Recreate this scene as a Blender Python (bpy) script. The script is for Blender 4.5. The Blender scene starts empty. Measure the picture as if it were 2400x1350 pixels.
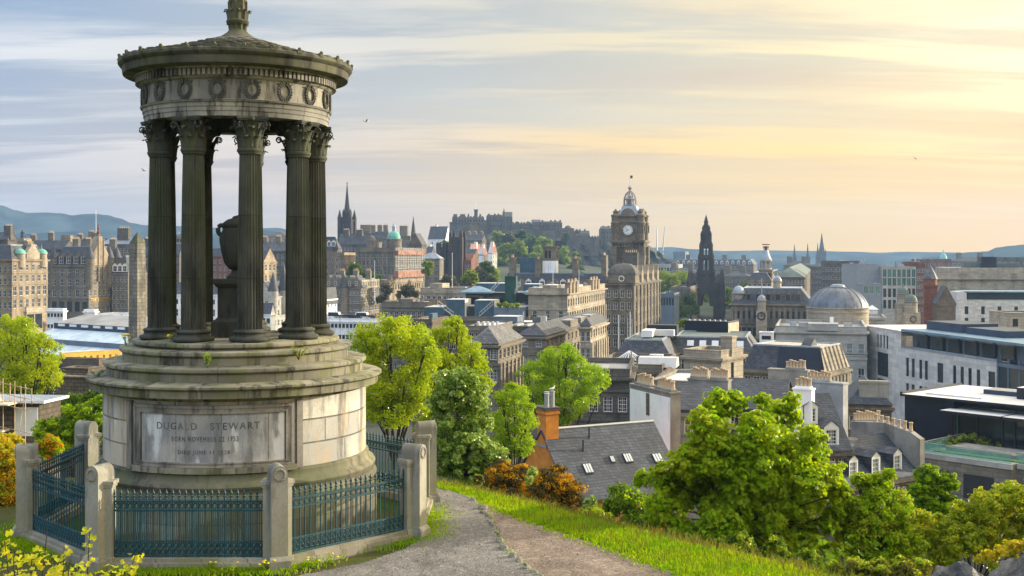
import bpy, bmesh, math, random
import numpy as np
from mathutils import Vector, Matrix

# ------------------------------------------------------------------ camera, sky, sun, exposure
SC = bpy.context.scene
COL = SC.collection
F, CX, HY = 2700.0, 1200.0, 600.0          # focal length, centre column and horizon row of the 2400 x 1350 photograph
cam = bpy.data.cameras.new("camera")
cam.lens = 40.5
cam.sensor_width = 36.0
cam.shift_y = -75.0 / 2400.0
cam.clip_start = 0.3
cam.clip_end = 40000.0
camo = bpy.data.objects.new("camera", cam)
COL.objects.link(camo)
camo.location = (0, 0, 0)
camo.rotation_euler = (math.pi / 2, 0, 0)
SC.camera = camo

SUN_AZ, SUN_EL = math.radians(66.0), math.radians(13.0)   # clockwise from the view direction (+Y), height above the horizon
sun_dir = Vector((math.sin(SUN_AZ) * math.cos(SUN_EL), math.cos(SUN_AZ) * math.cos(SUN_EL), math.sin(SUN_EL)))

world = bpy.data.worlds.new("World")
SC.world = world
world.use_nodes = True


class NT:
	"""short-hand for building node trees"""
	def __init__(s, tree):
		s.t = tree
		s.n = tree.nodes
		s.n.clear()
	def new(s, kind, **kw):
		n = s.n.new(kind)
		for k, v in kw.items():
			setattr(n, k, v)
		return n
	def put(s, sock, v):
		if isinstance(v, bpy.types.NodeSocket):
			s.t.links.new(v, sock)
		elif v is not None:
			if sock.type == 'RGBA' and len(v) == 3:
				v = (*v, 1.0)
			sock.default_value = v
	def math(s, op, a, b=None, c=None, clamp=False):
		n = s.new('ShaderNodeMath', operation=op, use_clamp=clamp)
		for i, v in enumerate((a, b, c)):
			if v is not None:
				s.put(n.inputs[i], v)
		return n.outputs[0]
	def vmath(s, op, a, b=None, out=0):
		n = s.new('ShaderNodeVectorMath', operation=op)
		s.put(n.inputs[0], a)
		if b is not None:
			s.put(n.inputs[1], b)
		return n.outputs[out]
	def mix(s, fac, a, b, blend='MIX'):
		n = s.new('ShaderNodeMix', data_type='RGBA', blend_type=blend)
		s.put(n.inputs[0], fac)
		s.put(n.inputs[6], a)
		s.put(n.inputs[7], b)
		return n.outputs[2]
	def ramp(s, fac, stops, interp='LINEAR'):
		n = s.new('ShaderNodeValToRGB')
		n.color_ramp.interpolation = interp
		e = n.color_ramp.elements
		while len(e) < len(stops):
			e.new(0.5)
		for el, (p, c) in zip(e, stops):
			el.position = p
			el.color = (c, c, c, 1) if not hasattr(c, '__len__') else (*c[:3], 1)
		s.put(n.inputs[0], fac)
		return n.outputs[0]
	def mapr(s, v, a, b, c=0.0, d=1.0, smooth=True):
		n = s.new('ShaderNodeMapRange', interpolation_type='SMOOTHSTEP' if smooth else 'LINEAR')
		for i, x in enumerate((v, a, b, c, d)):
			s.put(n.inputs[i], x)
		return n.outputs[0]
	def noise(s, vec, scale=1.0, detail=4.0, rough=0.55, dist=0.0, col=False):
		n = s.new('ShaderNodeTexNoise')
		if vec is not None:
			s.put(n.inputs['Vector'], vec)
		n.inputs['Scale'].default_value = scale
		n.inputs['Detail'].default_value = detail
		n.inputs['Roughness'].default_value = rough
		n.inputs['Distortion'].default_value = dist
		return n.outputs[1 if col else 0]
	def scale(s, vec, xyz, loc=(0, 0, 0)):
		n = s.new('ShaderNodeMapping')
		s.put(n.inputs[0], vec)
		n.inputs['Location'].default_value = loc
		n.inputs['Scale'].default_value = xyz
		return n.outputs[0]


def build_world():
	w = NT(world.node_tree)
	sky = w.new('ShaderNodeTexSky', sky_type='NISHITA')
	sky.sun_disc = False
	sky.sun_elevation = SUN_EL
	sky.sun_rotation = SUN_AZ
	sky.altitude = 100
	sky.air_density = 1.0
	sky.dust_density = 2.0
	d = w.new('ShaderNodeTexCoord').outputs['Generated']
	sep = w.new('ShaderNodeSeparateXYZ')
	w.put(sep.inputs[0], d)
	x, y, z = sep.outputs
	zc = w.math('MAXIMUM', z, 0.0)
	# a cloud sheet seen in perspective: streaks long across the wind
	den = w.math('ADD', zc, 0.10)
	cu = w.math('DIVIDE', x, den)
	cv = w.math('DIVIDE', y, den)
	comb = w.new('ShaderNodeCombineXYZ')
	w.put(comb.inputs[0], cu)
	w.put(comb.inputs[1], cv)
	n1 = w.noise(w.scale(comb.outputs[0], (0.30, 0.85, 1), (3.1, 1.7, 0)), 1.0, 7.0, 0.55, 0.6)
	n2 = w.noise(w.scale(comb.outputs[0], (0.45, 1.9, 1), (9.2, 4.0, 2)), 1.0, 6.0, 0.6, 0.3)
	n3 = w.noise(w.scale(comb.outputs[0], (0.16, 0.36, 1), (5.0, 2.6, 4)), 1.0, 3.0, 0.5, 0.2)
	# nearness to the sun's azimuth
	sd = w.vmath('DOT_PRODUCT', d, tuple(sun_dir), out=1)
	warm = w.mapr(sd, 0.04, 0.78, smooth=False)
	low = w.mapr(z, 0.19, 0.0)                                   # 1 at the horizon
	clear = w.mix(1.0, sky.outputs[0], (0.105, 0.105, 0.105), 'MULTIPLY')
	clear = w.mix(0.72, clear, w.ramp(warm, [(0.0, (0.25, 0.36, 0.56)), (0.5, (0.54, 0.57, 0.56)), (1.0, (1.05, 0.88, 0.52))]))
	cloud_lit = w.ramp(warm, [(0.0, (0.86, 0.84, 0.81)), (0.4, (0.78, 0.69, 0.56)), (0.62, (0.92, 0.70, 0.33)), (0.8, (1.10, 0.84, 0.34)), (1.0, (1.5, 1.22, 0.78))])
	cloud_dim = w.ramp(warm, [(0.0, (0.36, 0.41, 0.50)), (0.5, (0.43, 0.42, 0.40)), (0.8, (0.58, 0.48, 0.32)), (1.0, (0.80, 0.62, 0.36))])
	body = w.mapr(n3, 0.36, 0.60)
	mask = w.math('MULTIPLY', w.mapr(n1, 0.34, 0.60), w.math('MULTIPLY_ADD', body, 0.55, 0.45), clamp=True)
	cl = w.mix(w.mapr(n2, 0.43, 0.57), cloud_lit, cloud_dim)
	col = w.mix(w.math('MULTIPLY', mask, 0.92), clear, cl)
	horizon = w.ramp(warm, [(0.0, (0.45, 0.40, 0.40)), (0.25, (0.58, 0.43, 0.32)), (0.5, (0.75, 0.48, 0.19)), (0.8, (0.92, 0.52, 0.06)), (1.0, (1.05, 0.52, 0.06))])
	col = w.mix(w.math('MULTIPLY', low, 0.86), col, horizon)
	# thin lavender bars of cloud low down
	c2 = w.new('ShaderNodeCombineXYZ')
	w.put(c2.inputs[0], w.math('ARCTAN2', x, y))
	w.put(c2.inputs[1], z)
	n4 = w.noise(w.scale(c2.outputs[0], (3.2, 46, 1), (1.3, 2.2, 0)), 1.0, 5.0, 0.55, 0.4)
	n5 = w.noise(w.scale(c2.outputs[0], (1.6, 15, 1), (4.3, 0.7, 0)), 1.0, 4.0, 0.55, 0.5)
	bar = w.math('MULTIPLY', w.mapr(n4, 0.56, 0.70), w.math('MULTIPLY', w.mapr(z, 0.03, 0.07), w.mapr(z, 0.19, 0.12)))
	bar = w.math('MAXIMUM', w.math('MULTIPLY', bar, 0.62), w.math('MULTIPLY', w.mapr(n5, 0.52, 0.68), w.math('MULTIPLY', w.mapr(z, 0.05, 0.10), 0.38)))
	col = w.mix(bar, col, w.ramp(warm, [(0.0, (0.44, 0.47, 0.53)), (0.5, (0.50, 0.43, 0.41)), (1.0, (0.74, 0.47, 0.24))]))
	# added fill: sky overhead and behind the camera brightened beyond the sky in view
	gain = w.math('MULTIPLY_ADD', w.mapr(z, 0.24, 0.62), 1.25, 0.78)
	gain = w.math('MULTIPLY', gain, w.mapr(y, 0.25, -0.35, 1.0, 1.1))
	bg = w.new('ShaderNodeBackground')
	w.put(bg.inputs[0], col)
	w.put(bg.inputs[1], gain)
	out = w.new('ShaderNodeOutputWorld')
	w.put(out.inputs[0], bg.outputs[0])


build_world()

sl = bpy.data.lights.new("sun", 'SUN')
sl.energy = 4.7
sl.angle = math.radians(0.6)
sl.color = (1.0, 0.91, 0.74)
suno = bpy.data.objects.new("sun", sl)
COL.objects.link(suno)
suno.rotation_euler = (-sun_dir).to_track_quat('-Z', 'Y').to_euler()
suno.location = sun_dir * 300

vs = SC.view_settings
vs.view_transform = 'Standard'
vs.look = 'None'
vs.gamma = 1.0
vs.exposure = 0.72
SC.cycles.max_bounces = 6
SC.cycles.diffuse_bounces = 3
SC.cycles.glossy_bounces = 3
SC.cycles.transmission_bounces = 4
SC.cycles.transparent_max_bounces = 8
SC.cycles.volume_bounces = 0


# ------------------------------------------------------------------ helpers
def at(px, py, Y):
	"""the point at distance Y that the photograph shows at pixel (px, py)"""
	return Vector(((px - CX) / F * Y, Y, (HY - py) / F * Y))


def rot2(a):
	return Matrix.Rotation(a, 4, 'Z')


class MB:
	"""collects faces of one mesh"""
	def __init__(s):
		s.v, s.f, s.m, s.s = [], [], [], []
		s.M = None
	def vert(s, p):
		p = Vector(p)
		if s.M is not None:
			p = s.M @ p
		s.v.append(p)
		return len(s.v) - 1
	def face(s, idx, mi=0, smooth=False):
		s.f.append(tuple(idx))
		s.m.append(mi)
		s.s.append(smooth)
	def poly(s, pts, mi=0, smooth=False):
		s.face([s.vert(p) for p in pts], mi, smooth)
	def box(s, x0, x1, y0, y1, z0, z1, mi=0, top=None):
		if x1 < x0: x0, x1 = x1, x0
		if y1 < y0: y0, y1 = y1, y0
		i = [s.vert(p) for p in ((x0, y0, z0), (x1, y0, z0), (x1, y1, z0), (x0, y1, z0), (x0, y0, z1), (x1, y0, z1), (x1, y1, z1), (x0, y1, z1))]
		for q, f in enumerate(((3, 2, 1, 0), (4, 5, 6, 7), (0, 1, 5, 4), (1, 2, 6, 5), (2, 3, 7, 6), (3, 0, 4, 7))):
			s.face([i[k] for k in f], top if (q == 1 and top is not None) else mi)
	def frustum(s, x, y, z0, z1, ax, ay, bx, by, mi=0):
		i = [s.vert(p) for p in ((x - ax, y - ay, z0), (x + ax, y - ay, z0), (x + ax, y + ay, z0), (x - ax, y + ay, z0),
								 (x - bx, y - by, z1), (x + bx, y - by, z1), (x + bx, y + by, z1), (x - bx, y + by, z1))]
		for f in ((3, 2, 1, 0), (4, 5, 6, 7), (0, 1, 5, 4), (1, 2, 6, 5), (2, 3, 7, 6), (3, 0, 4, 7)):
			s.face([i[k] for k in f], mi)
	def pyramid(s, x, y, z0, z1, ax, ay, mi=0):
		i = [s.vert(p) for p in ((x - ax, y - ay, z0), (x + ax, y - ay, z0), (x + ax, y + ay, z0), (x - ax, y + ay, z0), (x, y, z1))]
		for f in ((3, 2, 1, 0), (0, 1, 4), (1, 2, 4), (2, 3, 4), (3, 0, 4)):
			s.face([i[k] for k in f], mi)
	def prism(s, pts, axis, a, b, mi=0, mi_end=None):
		"""extrude a 2-D outline; axis 'x': (y,z) outline, 'y': (x,z), 'z': (x,y)"""
		def P(u, v, t):
			return {'x': (t, u, v), 'y': (u, t, v), 'z': (u, v, t)}[axis]
		A = [s.vert(P(u, v, a)) for u, v in pts]
		B = [s.vert(P(u, v, b)) for u, v in pts]
		n = len(pts)
		for k in range(n):
			s.face((A[k], A[(k + 1) % n], B[(k + 1) % n], B[k]), mi)
		me = mi if mi_end is None else mi_end
		s.face(A[::-1], me)
		s.face(B, me)
	def lathe(s, prof, n=48, mi=0, c=(0, 0), a0=0.0, a1=None, smooth=True, cap=True, wob=None):
		full = a1 is None
		a1 = a0 + 2 * math.pi if full else a1
		m = n if full else n + 1
		rings = []
		for r, z in prof:
			rings.append([s.vert((c[0] + (r if wob is None else wob(r, a0 + (a1 - a0) * k / n)) * math.cos(a0 + (a1 - a0) * k / n),
								  c[1] + (r if wob is None else wob(r, a0 + (a1 - a0) * k / n)) * math.sin(a0 + (a1 - a0) * k / n), z)) for k in range(m)])
		for A, B in zip(rings, rings[1:]):
			for k in range(n):
				k2 = (k + 1) % m
				s.face((A[k], A[k2], B[k2], B[k]), mi, smooth)
		if cap and full:
			if prof[0][0] > 1e-4: s.face(rings[0][::-1], mi)
			if prof[-1][0] > 1e-4: s.face(rings[-1], mi)
	def tube(s, pts, rad, n=6, mi=0, smooth=True, cap=True):
		pts = [Vector(p) for p in pts]
		if not hasattr(rad, '__len__'):
			rad = [rad] * len(pts)
		rings = []
		up = Vector((0, 0, 1))
		for k, p in enumerate(pts):
			t = (pts[min(k + 1, len(pts) - 1)] - pts[max(k - 1, 0)])
			if t.length < 1e-9: t = Vector((0, 0, 1))
			t.normalize()
			ref = up if abs(t.z) < 0.95 else Vector((1, 0, 0))
			a = t.cross(ref).normalized()
			b = t.cross(a).normalized()
			rings.append([s.vert(p + a * (rad[k] * math.cos(2 * math.pi * j / n)) + b * (rad[k] * math.sin(2 * math.pi * j / n))) for j in range(n)])
		for A, B in zip(rings, rings[1:]):
			for j in range(n):
				s.face((A[j], B[j], B[(j + 1) % n], A[(j + 1) % n]), mi, smooth)
		if cap:
			s.face(rings[0], mi)
			s.face(rings[-1][::-1], mi)
	def ball(s, c, r, mi=0, nu=10, nv=6, sz=1.0):
		prof = [(r * math.sin(math.pi * k / nv), -r * sz * math.cos(math.pi * k / nv)) for k in range(nv + 1)]
		prof[0] = (1e-5, prof[0][1]); prof[-1] = (1e-5, prof[-1][1])
		s.lathe([(a, c[2] + b) for a, b in prof], nu, mi, (c[0], c[1]), cap=False)
	def mesh(s, name, mats, sharp=40):
		me = bpy.data.meshes.new(name)
		me.from_pydata([tuple(v) for v in s.v], [], s.f)
		for m in (mats if isinstance(mats, (list, tuple)) else [mats]):
			me.materials.append(m)
		me.polygons.foreach_set('material_index', s.m)
		me.polygons.foreach_set('use_smooth', s.s)
		if any(s.s):
			me.set_sharp_from_angle(angle=math.radians(sharp))
		me.update()
		return me
	def build(s, name, mats, parent=None, sharp=40, loc=None, rotz=None):
		return link(name, s.mesh(name, mats, sharp), parent, loc, rotz)


def link(name, data, parent=None, loc=None, rotz=None):
	o = bpy.data.objects.new(name, data)
	COL.objects.link(o)
	if parent is not None:
		o.parent = parent
	if loc is not None:
		o.location = loc
	if rotz is not None:
		o.rotation_euler = (0, 0, rotz)
	return o


def tag(o, label, cat, group=None):
	o['label'] = label
	o['category'] = cat
	if group: o['group'] = group
	return o


def thing(name, label, cat, loc=(0, 0, 0), rotz=0.0, group=None):
	return tag(link(name, None, None, loc, rotz), label, cat, group)


def structure(o):
	o['kind'] = 'structure'
	return o


def copy_thing(root, loc, rotz, label, group=None):
	r = root.copy()
	COL.objects.link(r)
	r.location = loc
	r.rotation_euler = (0, 0, rotz)
	r['label'] = label
	if group: r['group'] = group
	for ch in list(root.children):
		c = ch.copy()
		COL.objects.link(c)
		c.parent = r
		for g in list(ch.children):
			e = g.copy()
			COL.objects.link(e)
			e.parent = c
	return r


def facade(mb, P0, du, W, z0, z1, ops, rec=0.22, mi=0):
	"""a wall of width W from local point P0 along du, with openings (u0, u1, za, zb) set back by rec, reveals included"""
	P0 = Vector((P0[0], P0[1], 0)); du = Vector((du[0], du[1], 0)).normalized()
	n = Vector((du.y, -du.x, 0))
	us = sorted({0.0, W} | {round(a, 3) for o in ops for a in o[:2]})
	zs = sorted({z0, z1} | {round(a, 3) for o in ops for a in o[2:4]})
	ops = [tuple(round(a, 3) for a in o[:4]) for o in ops]
	cache = {}
	def V(i, j):
		if (i, j) not in cache:
			p = P0 + du * us[i]
			cache[(i, j)] = mb.vert((p.x, p.y, zs[j]))
		return cache[(i, j)]
	for j in range(len(zs) - 1):
		for i in range(len(us) - 1):
			um, zm = (us[i] + us[i + 1]) / 2, (zs[j] + zs[j + 1]) / 2
			if any(o[0] < um < o[1] and o[2] < zm < o[3] for o in ops):
				continue
			mb.face((V(i, j), V(i + 1, j), V(i + 1, j + 1), V(i, j + 1)), mi)
	for u0, u1, za, zb in ops:
		a, b = P0 + du * u0, P0 + du * u1
		a2, b2 = a - n * rec, b - n * rec
		q = lambda p, z: (p.x, p.y, z)
		mb.poly((q(a, za), q(b, za), q(b2, za), q(a2, za)), mi)
		mb.poly((q(a, zb), q(a2, zb), q(b2, zb), q(b, zb)), mi)
		mb.poly((q(a, za), q(a2, za), q(a2, zb), q(a, zb)), mi)
		mb.poly((q(b, za), q(b, zb), q(b2, zb), q(b2, za)), mi)


# ------------------------------------------------------------------ materials
MATS = {}


def material(name):
	m = bpy.data.materials.new(name)
	m.use_nodes = True
	MATS[name] = m
	t = NT(m.node_tree)
	out = t.new('ShaderNodeOutputMaterial')
	b = t.new('ShaderNodeBsdfPrincipled')
	t.put(out.inputs[0], b.outputs[0])
	return m, t, b, out


def bump(t, b, height, strength=0.3, dist=0.02):
	n = t.new('ShaderNodeBump')
	n.inputs['Strength'].default_value = strength
	n.inputs['Distance'].default_value = dist
	t.put(n.inputs['Height'], height)
	t.put(b.inputs['Normal'], n.outputs[0])


def M_stone(name, c1, c2, stain=(0.05, 0.045, 0.04), sc=1.0, amt=0.55, brick=None, cyl=None, rough=0.9, moss=None, moss_amt=0.5, bs=0.35, streak=True, joint=0.55, zoff=0.0):
	"""weathered stone: two tones, dark weather streaks, ashlar joints if asked (block width, height in metres)"""
	m, t, b, out = material(name)
	oc = t.new('ShaderNodeTexCoord').outputs['Object']
	n1 = t.noise(oc, 0.55 * sc, 6.0, 0.6)
	n2 = t.noise(t.scale(oc, (1, 1, 0.18) if streak else (1, 1, 1), (3, 7, 1)), 1.3 * sc, 8.0, 0.68)
	n3 = t.noise(oc, 9.0 * sc, 5.0, 0.65)
	col = t.mix(t.mapr(n1, 0.36, 0.64), c1, c2)
	if brick:
		sep = t.new('ShaderNodeSeparateXYZ')
		t.put(sep.inputs[0], oc)
		if cyl:
			u = t.math('MULTIPLY', t.math('ARCTAN2', sep.outputs[1], sep.outputs[0]), cyl)
		else:
			u = t.math('ADD', sep.outputs[0], sep.outputs[1])
		cb = t.new('ShaderNodeCombineXYZ')
		t.put(cb.inputs[0], u)
		t.put(cb.inputs[1], t.math('ADD', sep.outputs[2], zoff) if zoff else sep.outputs[2])
		br = t.new('ShaderNodeTexBrick')
		t.put(br.inputs['Vector'], cb.outputs[0])
		br.inputs['Scale'].default_value = 1.0
		br.inputs['Brick Width'].default_value = brick[0]
		br.inputs['Row Height'].default_value = brick[1]
		br.inputs['Mortar Size'].default_value = brick[2] if len(brick) > 2 else 0.012
		br.inputs['Color1'].default_value = (0.78, 0.78, 0.78, 1)
		br.inputs['Color2'].default_value = (1.14, 1.12, 1.08, 1)
		br.inputs['Mortar'].default_value = (joint, joint, joint, 1)
		col = t.mix(1.0, col, br.outputs[0], 'MULTIPLY')
	col = t.mix(t.math('MULTIPLY', t.mapr(n2, 0.48, 0.61), amt), col, stain)
	col = t.mix(t.math('MULTIPLY', t.mapr(n3, 0.45, 0.72), 0.4), col, tuple(x * 0.55 for x in c1))
	if moss:
		n4 = t.noise(t.scale(oc, (1, 1, 0.3), (1, 2, 8)), 0.9 * sc, 5.0, 0.6)
		col = t.mix(t.math('MULTIPLY', t.mapr(n4, 0.48, 0.58), moss_amt), col, moss)
	t.put(b.inputs['Base Color'], col)
	b.inputs['Roughness'].default_value = rough
	b.inputs['Specular IOR Level'].default_value = 0.25
	h = t.math('ADD', t.math('MULTIPLY', n3, 0.5), n2)
	if brick:
		h = t.math('MULTIPLY_ADD', br.outputs['Fac'], -1.2, h)
	bump(t, b, h, bs, 0.04 / max(sc, 0.3))
	return m


def M_flat(name, c, rough=0.6, metal=0.0, var=0.25, sc=0.8, bs=0.1, spec=0.4, stain=None, stain_amt=0.5):
	m, t, b, out = material(name)
	oc = t.new('ShaderNodeTexCoord').outputs['Object']
	n1 = t.noise(oc, sc, 6.0, 0.6)
	n2 = t.noise(oc, sc * 9, 4.0, 0.6)
	col = t.mix(t.mapr(n1, 0.35, 0.65), tuple(x * (1 - var) for x in c), tuple(min(1, x * (1 + var * 0.6)) for x in c))
	col = t.mix(t.math('MULTIPLY', t.mapr(n2, 0.5, 0.75), 0.3), col, tuple(x * 0.6 for x in c))
	if stain:
		n3 = t.noise(t.scale(oc, (1, 1, 0.12), (2, 5, 3)), 1.1, 7.0, 0.65)
		col = t.mix(t.math('MULTIPLY', t.mapr(n3, 0.50, 0.68), stain_amt), col, stain)
	t.put(b.inputs['Base Color'], col)
	b.inputs['Roughness'].default_value = rough
	b.inputs['Metallic'].default_value = metal
	b.inputs['Specular IOR Level'].default_value = spec
	bump(t, b, n2, bs, 0.02)
	return m


def M_slate(name, c, w=0.45, h=0.28, rough=0.7):
	"""courses of slates, seen on any slope: courses follow the height"""
	m, t, b, out = material(name)
	oc = t.new('ShaderNodeTexCoord').outputs['Object']
	sep = t.new('ShaderNodeSeparateXYZ')
	t.put(sep.inputs[0], oc)
	cb = t.new('ShaderNodeCombineXYZ')
	t.put(cb.inputs[0], t.math('ADD', sep.outputs[0], sep.outputs[1]))
	t.put(cb.inputs[1], sep.outputs[2])
	br = t.new('ShaderNodeTexBrick')
	t.put(br.inputs['Vector'], cb.outputs[0])
	br.inputs['Scale'].default_value = 1.0
	br.inputs['Brick Width'].default_value = w
	br.inputs['Row Height'].default_value = h
	br.inputs['Mortar Size'].default_value = 0.02
	br.inputs['Color1'].default_value = (0.6, 0.6, 0.62, 1)
	br.inputs['Color2'].default_value = (1.25, 1.22, 1.2, 1)
	br.inputs['Mortar'].default_value = (0.4, 0.4, 0.4, 1)
	n1 = t.noise(oc, 0.5, 6.0, 0.65)
	n2 = t.noise(oc, 7.0, 4.0, 0.6)
	col = t.mix(1.0, t.mix(t.mapr(n1, 0.35, 0.68), c, tuple(x * 1.7 for x in c)), br.outputs[0], 'MULTIPLY')
	col = t.mix(t.math('MULTIPLY', t.mapr(n2, 0.55, 0.75), 0.4), col, (0.08, 0.085, 0.085))
	t.put(b.inputs['Base Color'], col)
	b.inputs['Roughness'].default_value = rough
	bump(t, b, t.math('ADD', br.outputs[0], t.math('MULTIPLY', n2, 0.4)), 0.4, 0.03)
	return m


def M_seam(name, c, pitch=0.5, rough=0.45, metal=0.3):
	"""sheet metal with standing seams across the local x + y axis"""
	m, t, b, out = material(name)
	oc = t.new('ShaderNodeTexCoord').outputs['Object']
	sep = t.new('ShaderNodeSeparateXYZ')
	t.put(sep.inputs[0], oc)
	u = t.math('ADD', sep.outputs[0], sep.outputs[1])
	fr = t.math('FRACT', t.math('DIVIDE', u, pitch))
	seam = t.math('LESS_THAN', t.math('ABSOLUTE', t.math('SUBTRACT', fr, 0.5)), 0.07)
	n1 = t.noise(oc, 0.4, 5.0, 0.6)
	col = t.mix(t.mapr(n1, 0.35, 0.65), tuple(x * 0.8 for x in c), tuple(x * 1.15 for x in c))
	col = t.mix(t.math('MULTIPLY', seam, 0.45), col, tuple(x * 0.5 for x in c))
	t.put(b.inputs['Base Color'], col)
	b.inputs['Roughness'].default_value = rough
	b.inputs['Metallic'].default_value = metal
	bump(t, b, seam, 0.5, 0.03)
	return m


def M_glass(name, c=(0.02, 0.025, 0.03), rough=0.06, sc=0.35):
	m, t, b, out = material(name)
	oc = t.new('ShaderNodeTexCoord').outputs['Object']
	oi = t.new('ShaderNodeObjectInfo').outputs['Random']
	v = t.vmath('ADD', oc, oi)
	n = t.noise(v, sc, 3.0, 0.5)
	t.put(b.inputs['Base Color'], t.mix(t.math('MULTIPLY_ADD', n, 0.5, t.math('MULTIPLY', oi, 0.5)), tuple(x * 0.4 for x in c), tuple(x * 2.2 for x in c)))
	b.inputs['Roughness'].default_value = rough
	b.inputs['Specular IOR Level'].default_value = 0.7
	bump(t, b, t.noise(v, 0.7, 1.0), 0.06, 0.05)
	return m


def M_leaf(name, c1, c2, trans=0.5, sc=1.2, gloss=0.15, tint=None):
	"""leaves: two greens by clump, light coming through"""
	m, t, b, out = material(name)
	oc = t.new('ShaderNodeTexCoord').outputs['Object']
	n1 = t.noise(oc, sc, 4.0, 0.7)
	geo = t.new('ShaderNodeNewGeometry')
	rnd = geo.outputs['Random Per Island']
	col = t.mix(t.mapr(n1, 0.35, 0.65), c1, c2)
	col = t.mix(t.math('MULTIPLY', rnd, 0.45), col, tint or tuple(x * 0.45 for x in c1))
	dif = t.new('ShaderNodeBsdfDiffuse')
	t.put(dif.inputs[0], col)
	tr = t.new('ShaderNodeBsdfTranslucent')
	t.put(tr.inputs[0], t.mix(1.0, col, (1.55, 1.45, 0.55), 'MULTIPLY'))
	mx = t.new('ShaderNodeMixShader')
	mx.inputs[0].default_value = trans
	t.put(mx.inputs[1], dif.outputs[0])
	t.put(mx.inputs[2], tr.outputs[0])
	gl = t.new('ShaderNodeBsdfGlossy')
	gl.inputs['Roughness'].default_value = 0.4
	gl.inputs['Color'].default_value = (0.9, 0.9, 0.85, 1)
	m2 = t.new('ShaderNodeMixShader')
	lw = t.new('ShaderNodeFresnel')
	lw.inputs[0].default_value = 1.4
	t.put(m2.inputs[0], t.math('MULTIPLY', lw.outputs[0], gloss * 3))
	t.put(m2.inputs[1], mx.outputs[0])
	t.put(m2.inputs[2], gl.outputs[0])
	t.n.remove(b)
	t.put(out.inputs[0], m2.outputs[0])
	return m
# ------------------------------------------------------------------ ground
SHELF = -5.83
R = random.Random(7)


def sp(x, w):
	return x if x / w > 30 else w * math.log1p(math.exp(x / w))


def ground(x, y):
	dl = (x + 2.1) * 0.761 + (y - 30.3) * 0.649
	d = max(dl, y - 31.0, -x - 13.0)
	d2 = sorted((dl, y - 31.0, -x - 13.0))[1]
	d = d + 0.5 * math.exp(-(d - d2) / 2.0) - 0.25
	z = SHELF - 0.50 * sp(d, 0.35) + 0.15 * sp(d - 10, 2.0)
	if d > 1.0:
		z += min(1.0, (d - 1) / 6) * math.exp(-d / 30) * (0.25 * math.sin(x * 0.5 + 1.3) * math.cos(y * 0.37) + 0.12 * math.sin(x * 1.3 + y))
	z = -40 + sp(z + 40, 1.5)
	z += 0.27 * sp(15.5 - y, 0.8) if y < 24 else 0.0
	z += 1.3 * math.exp(-((x - 3.7) ** 2 + (y - 8.2) ** 2) / 4.5)
	if y > 380:                                     # the old town ridge, rising to the castle
		ridge = math.exp(-((x + 20 - (y - 700) * 0.10) / 170.0) ** 2)
		t = min(1.0, (y - 380) / 520.0) * max(0.0, min(1.0, (1750 - y) / 450.0))
		z += 34 * t * ridge
	return z


def pixel_ground(px, py, z=SHELF):
	Y = z * F / (HY - py)
	return ((px - CX) / F * Y, Y)


def inside(poly, x, y):
	c = False
	n = len(poly)
	for i in range(n):
		x1, y1 = poly[i]; x2, y2 = poly[(i + 1) % n]
		if (y1 > y) != (y2 > y) and x < (x2 - x1) * (y - y1) / (y2 - y1) + x1:
			c = not c
	return c


def M_ground():
	m, t, b, out = material('turf')
	oc = t.new('ShaderNodeTexCoord').outputs['Object']
	n1 = t.noise(oc, 0.35, 6.0, 0.65)
	n2 = t.noise(oc, 4.0, 6.0, 0.7)
	n3 = t.noise(oc, 0.012, 5.0, 0.6)
	near = t.mix(t.mapr(n1, 0.35, 0.65), (0.05, 0.09, 0.012), (0.09, 0.075, 0.03))
	near = t.mix(t.math('MULTIPLY', t.mapr(n2, 0.5, 0.7), 0.6), near, (0.03, 0.045, 0.01))
	far = t.mix(t.mapr(n3, 0.42, 0.58), (0.09, 0.09, 0.075), (0.05, 0.075, 0.03))
	sep = t.new('ShaderNodeSeparateXYZ')
	t.put(sep.inputs[0], oc)
	t.put(b.inputs['Base Color'], t.mix(t.mapr(sep.outputs[1], 80, 130), near, far))
	b.inputs['Roughness'].default_value = 0.95
	b.inputs['Specular IOR Level'].default_value = 0.1
	bump(t, b, n2, 0.6, 0.06)
	return m


def M_path(name, c1, c2, c3):
	m, t, b, out = material(name)
	oc = t.new('ShaderNodeTexCoord').outputs['Object']
	n1 = t.noise(oc, 0.5, 5.0, 0.6)
	n2 = t.noise(oc, 2.2, 6.0, 0.7)
	v = t.new('ShaderNodeTexVoronoi')
	t.put(v.inputs['Vector'], oc)
	v.inputs['Scale'].default_value = 24.0
	n4 = t.noise(oc, 40.0, 3.0, 0.7)
	col = t.mix(t.mapr(n1, 0.35, 0.65), c1, c2)
	col = t.mix(t.mapr(n2, 0.48, 0.72), col, c3)
	n6 = t.noise(t.scale(oc, (1.6, 0.55, 1), (2, 5, 0)), 0.8, 5.0, 0.65, 0.6)
	col = t.mix(t.math('MULTIPLY', t.mapr(n6, 0.50, 0.66), 0.5), col, tuple(x * 0.62 for x in c2))
	n7 = t.noise(oc, 7.0, 3.0, 0.7)
	col = t.mix(t.math('MULTIPLY', t.mapr(n7, 0.60, 0.70), 0.55), col, tuple(min(1, x * 1.5) for x in c3))
	col = t.mix(0.55, col, t.mix(1.0, col, t.ramp(v.outputs['Color'], [(0.0, 0.4), (0.55, 0.9), (1.0, 1.7)]), 'MULTIPLY'))
	t.put(b.inputs['Base Color'], col)
	b.inputs['Roughness'].default_value = 0.92
	b.inputs['Specular IOR Level'].default_value = 0.2
	bump(t, b, t.math('ADD', t.math('MULTIPLY', v.outputs['Distance'], -0.8), t.math('ADD', n4, n2)), 0.7, 0.03)
	return m


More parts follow.
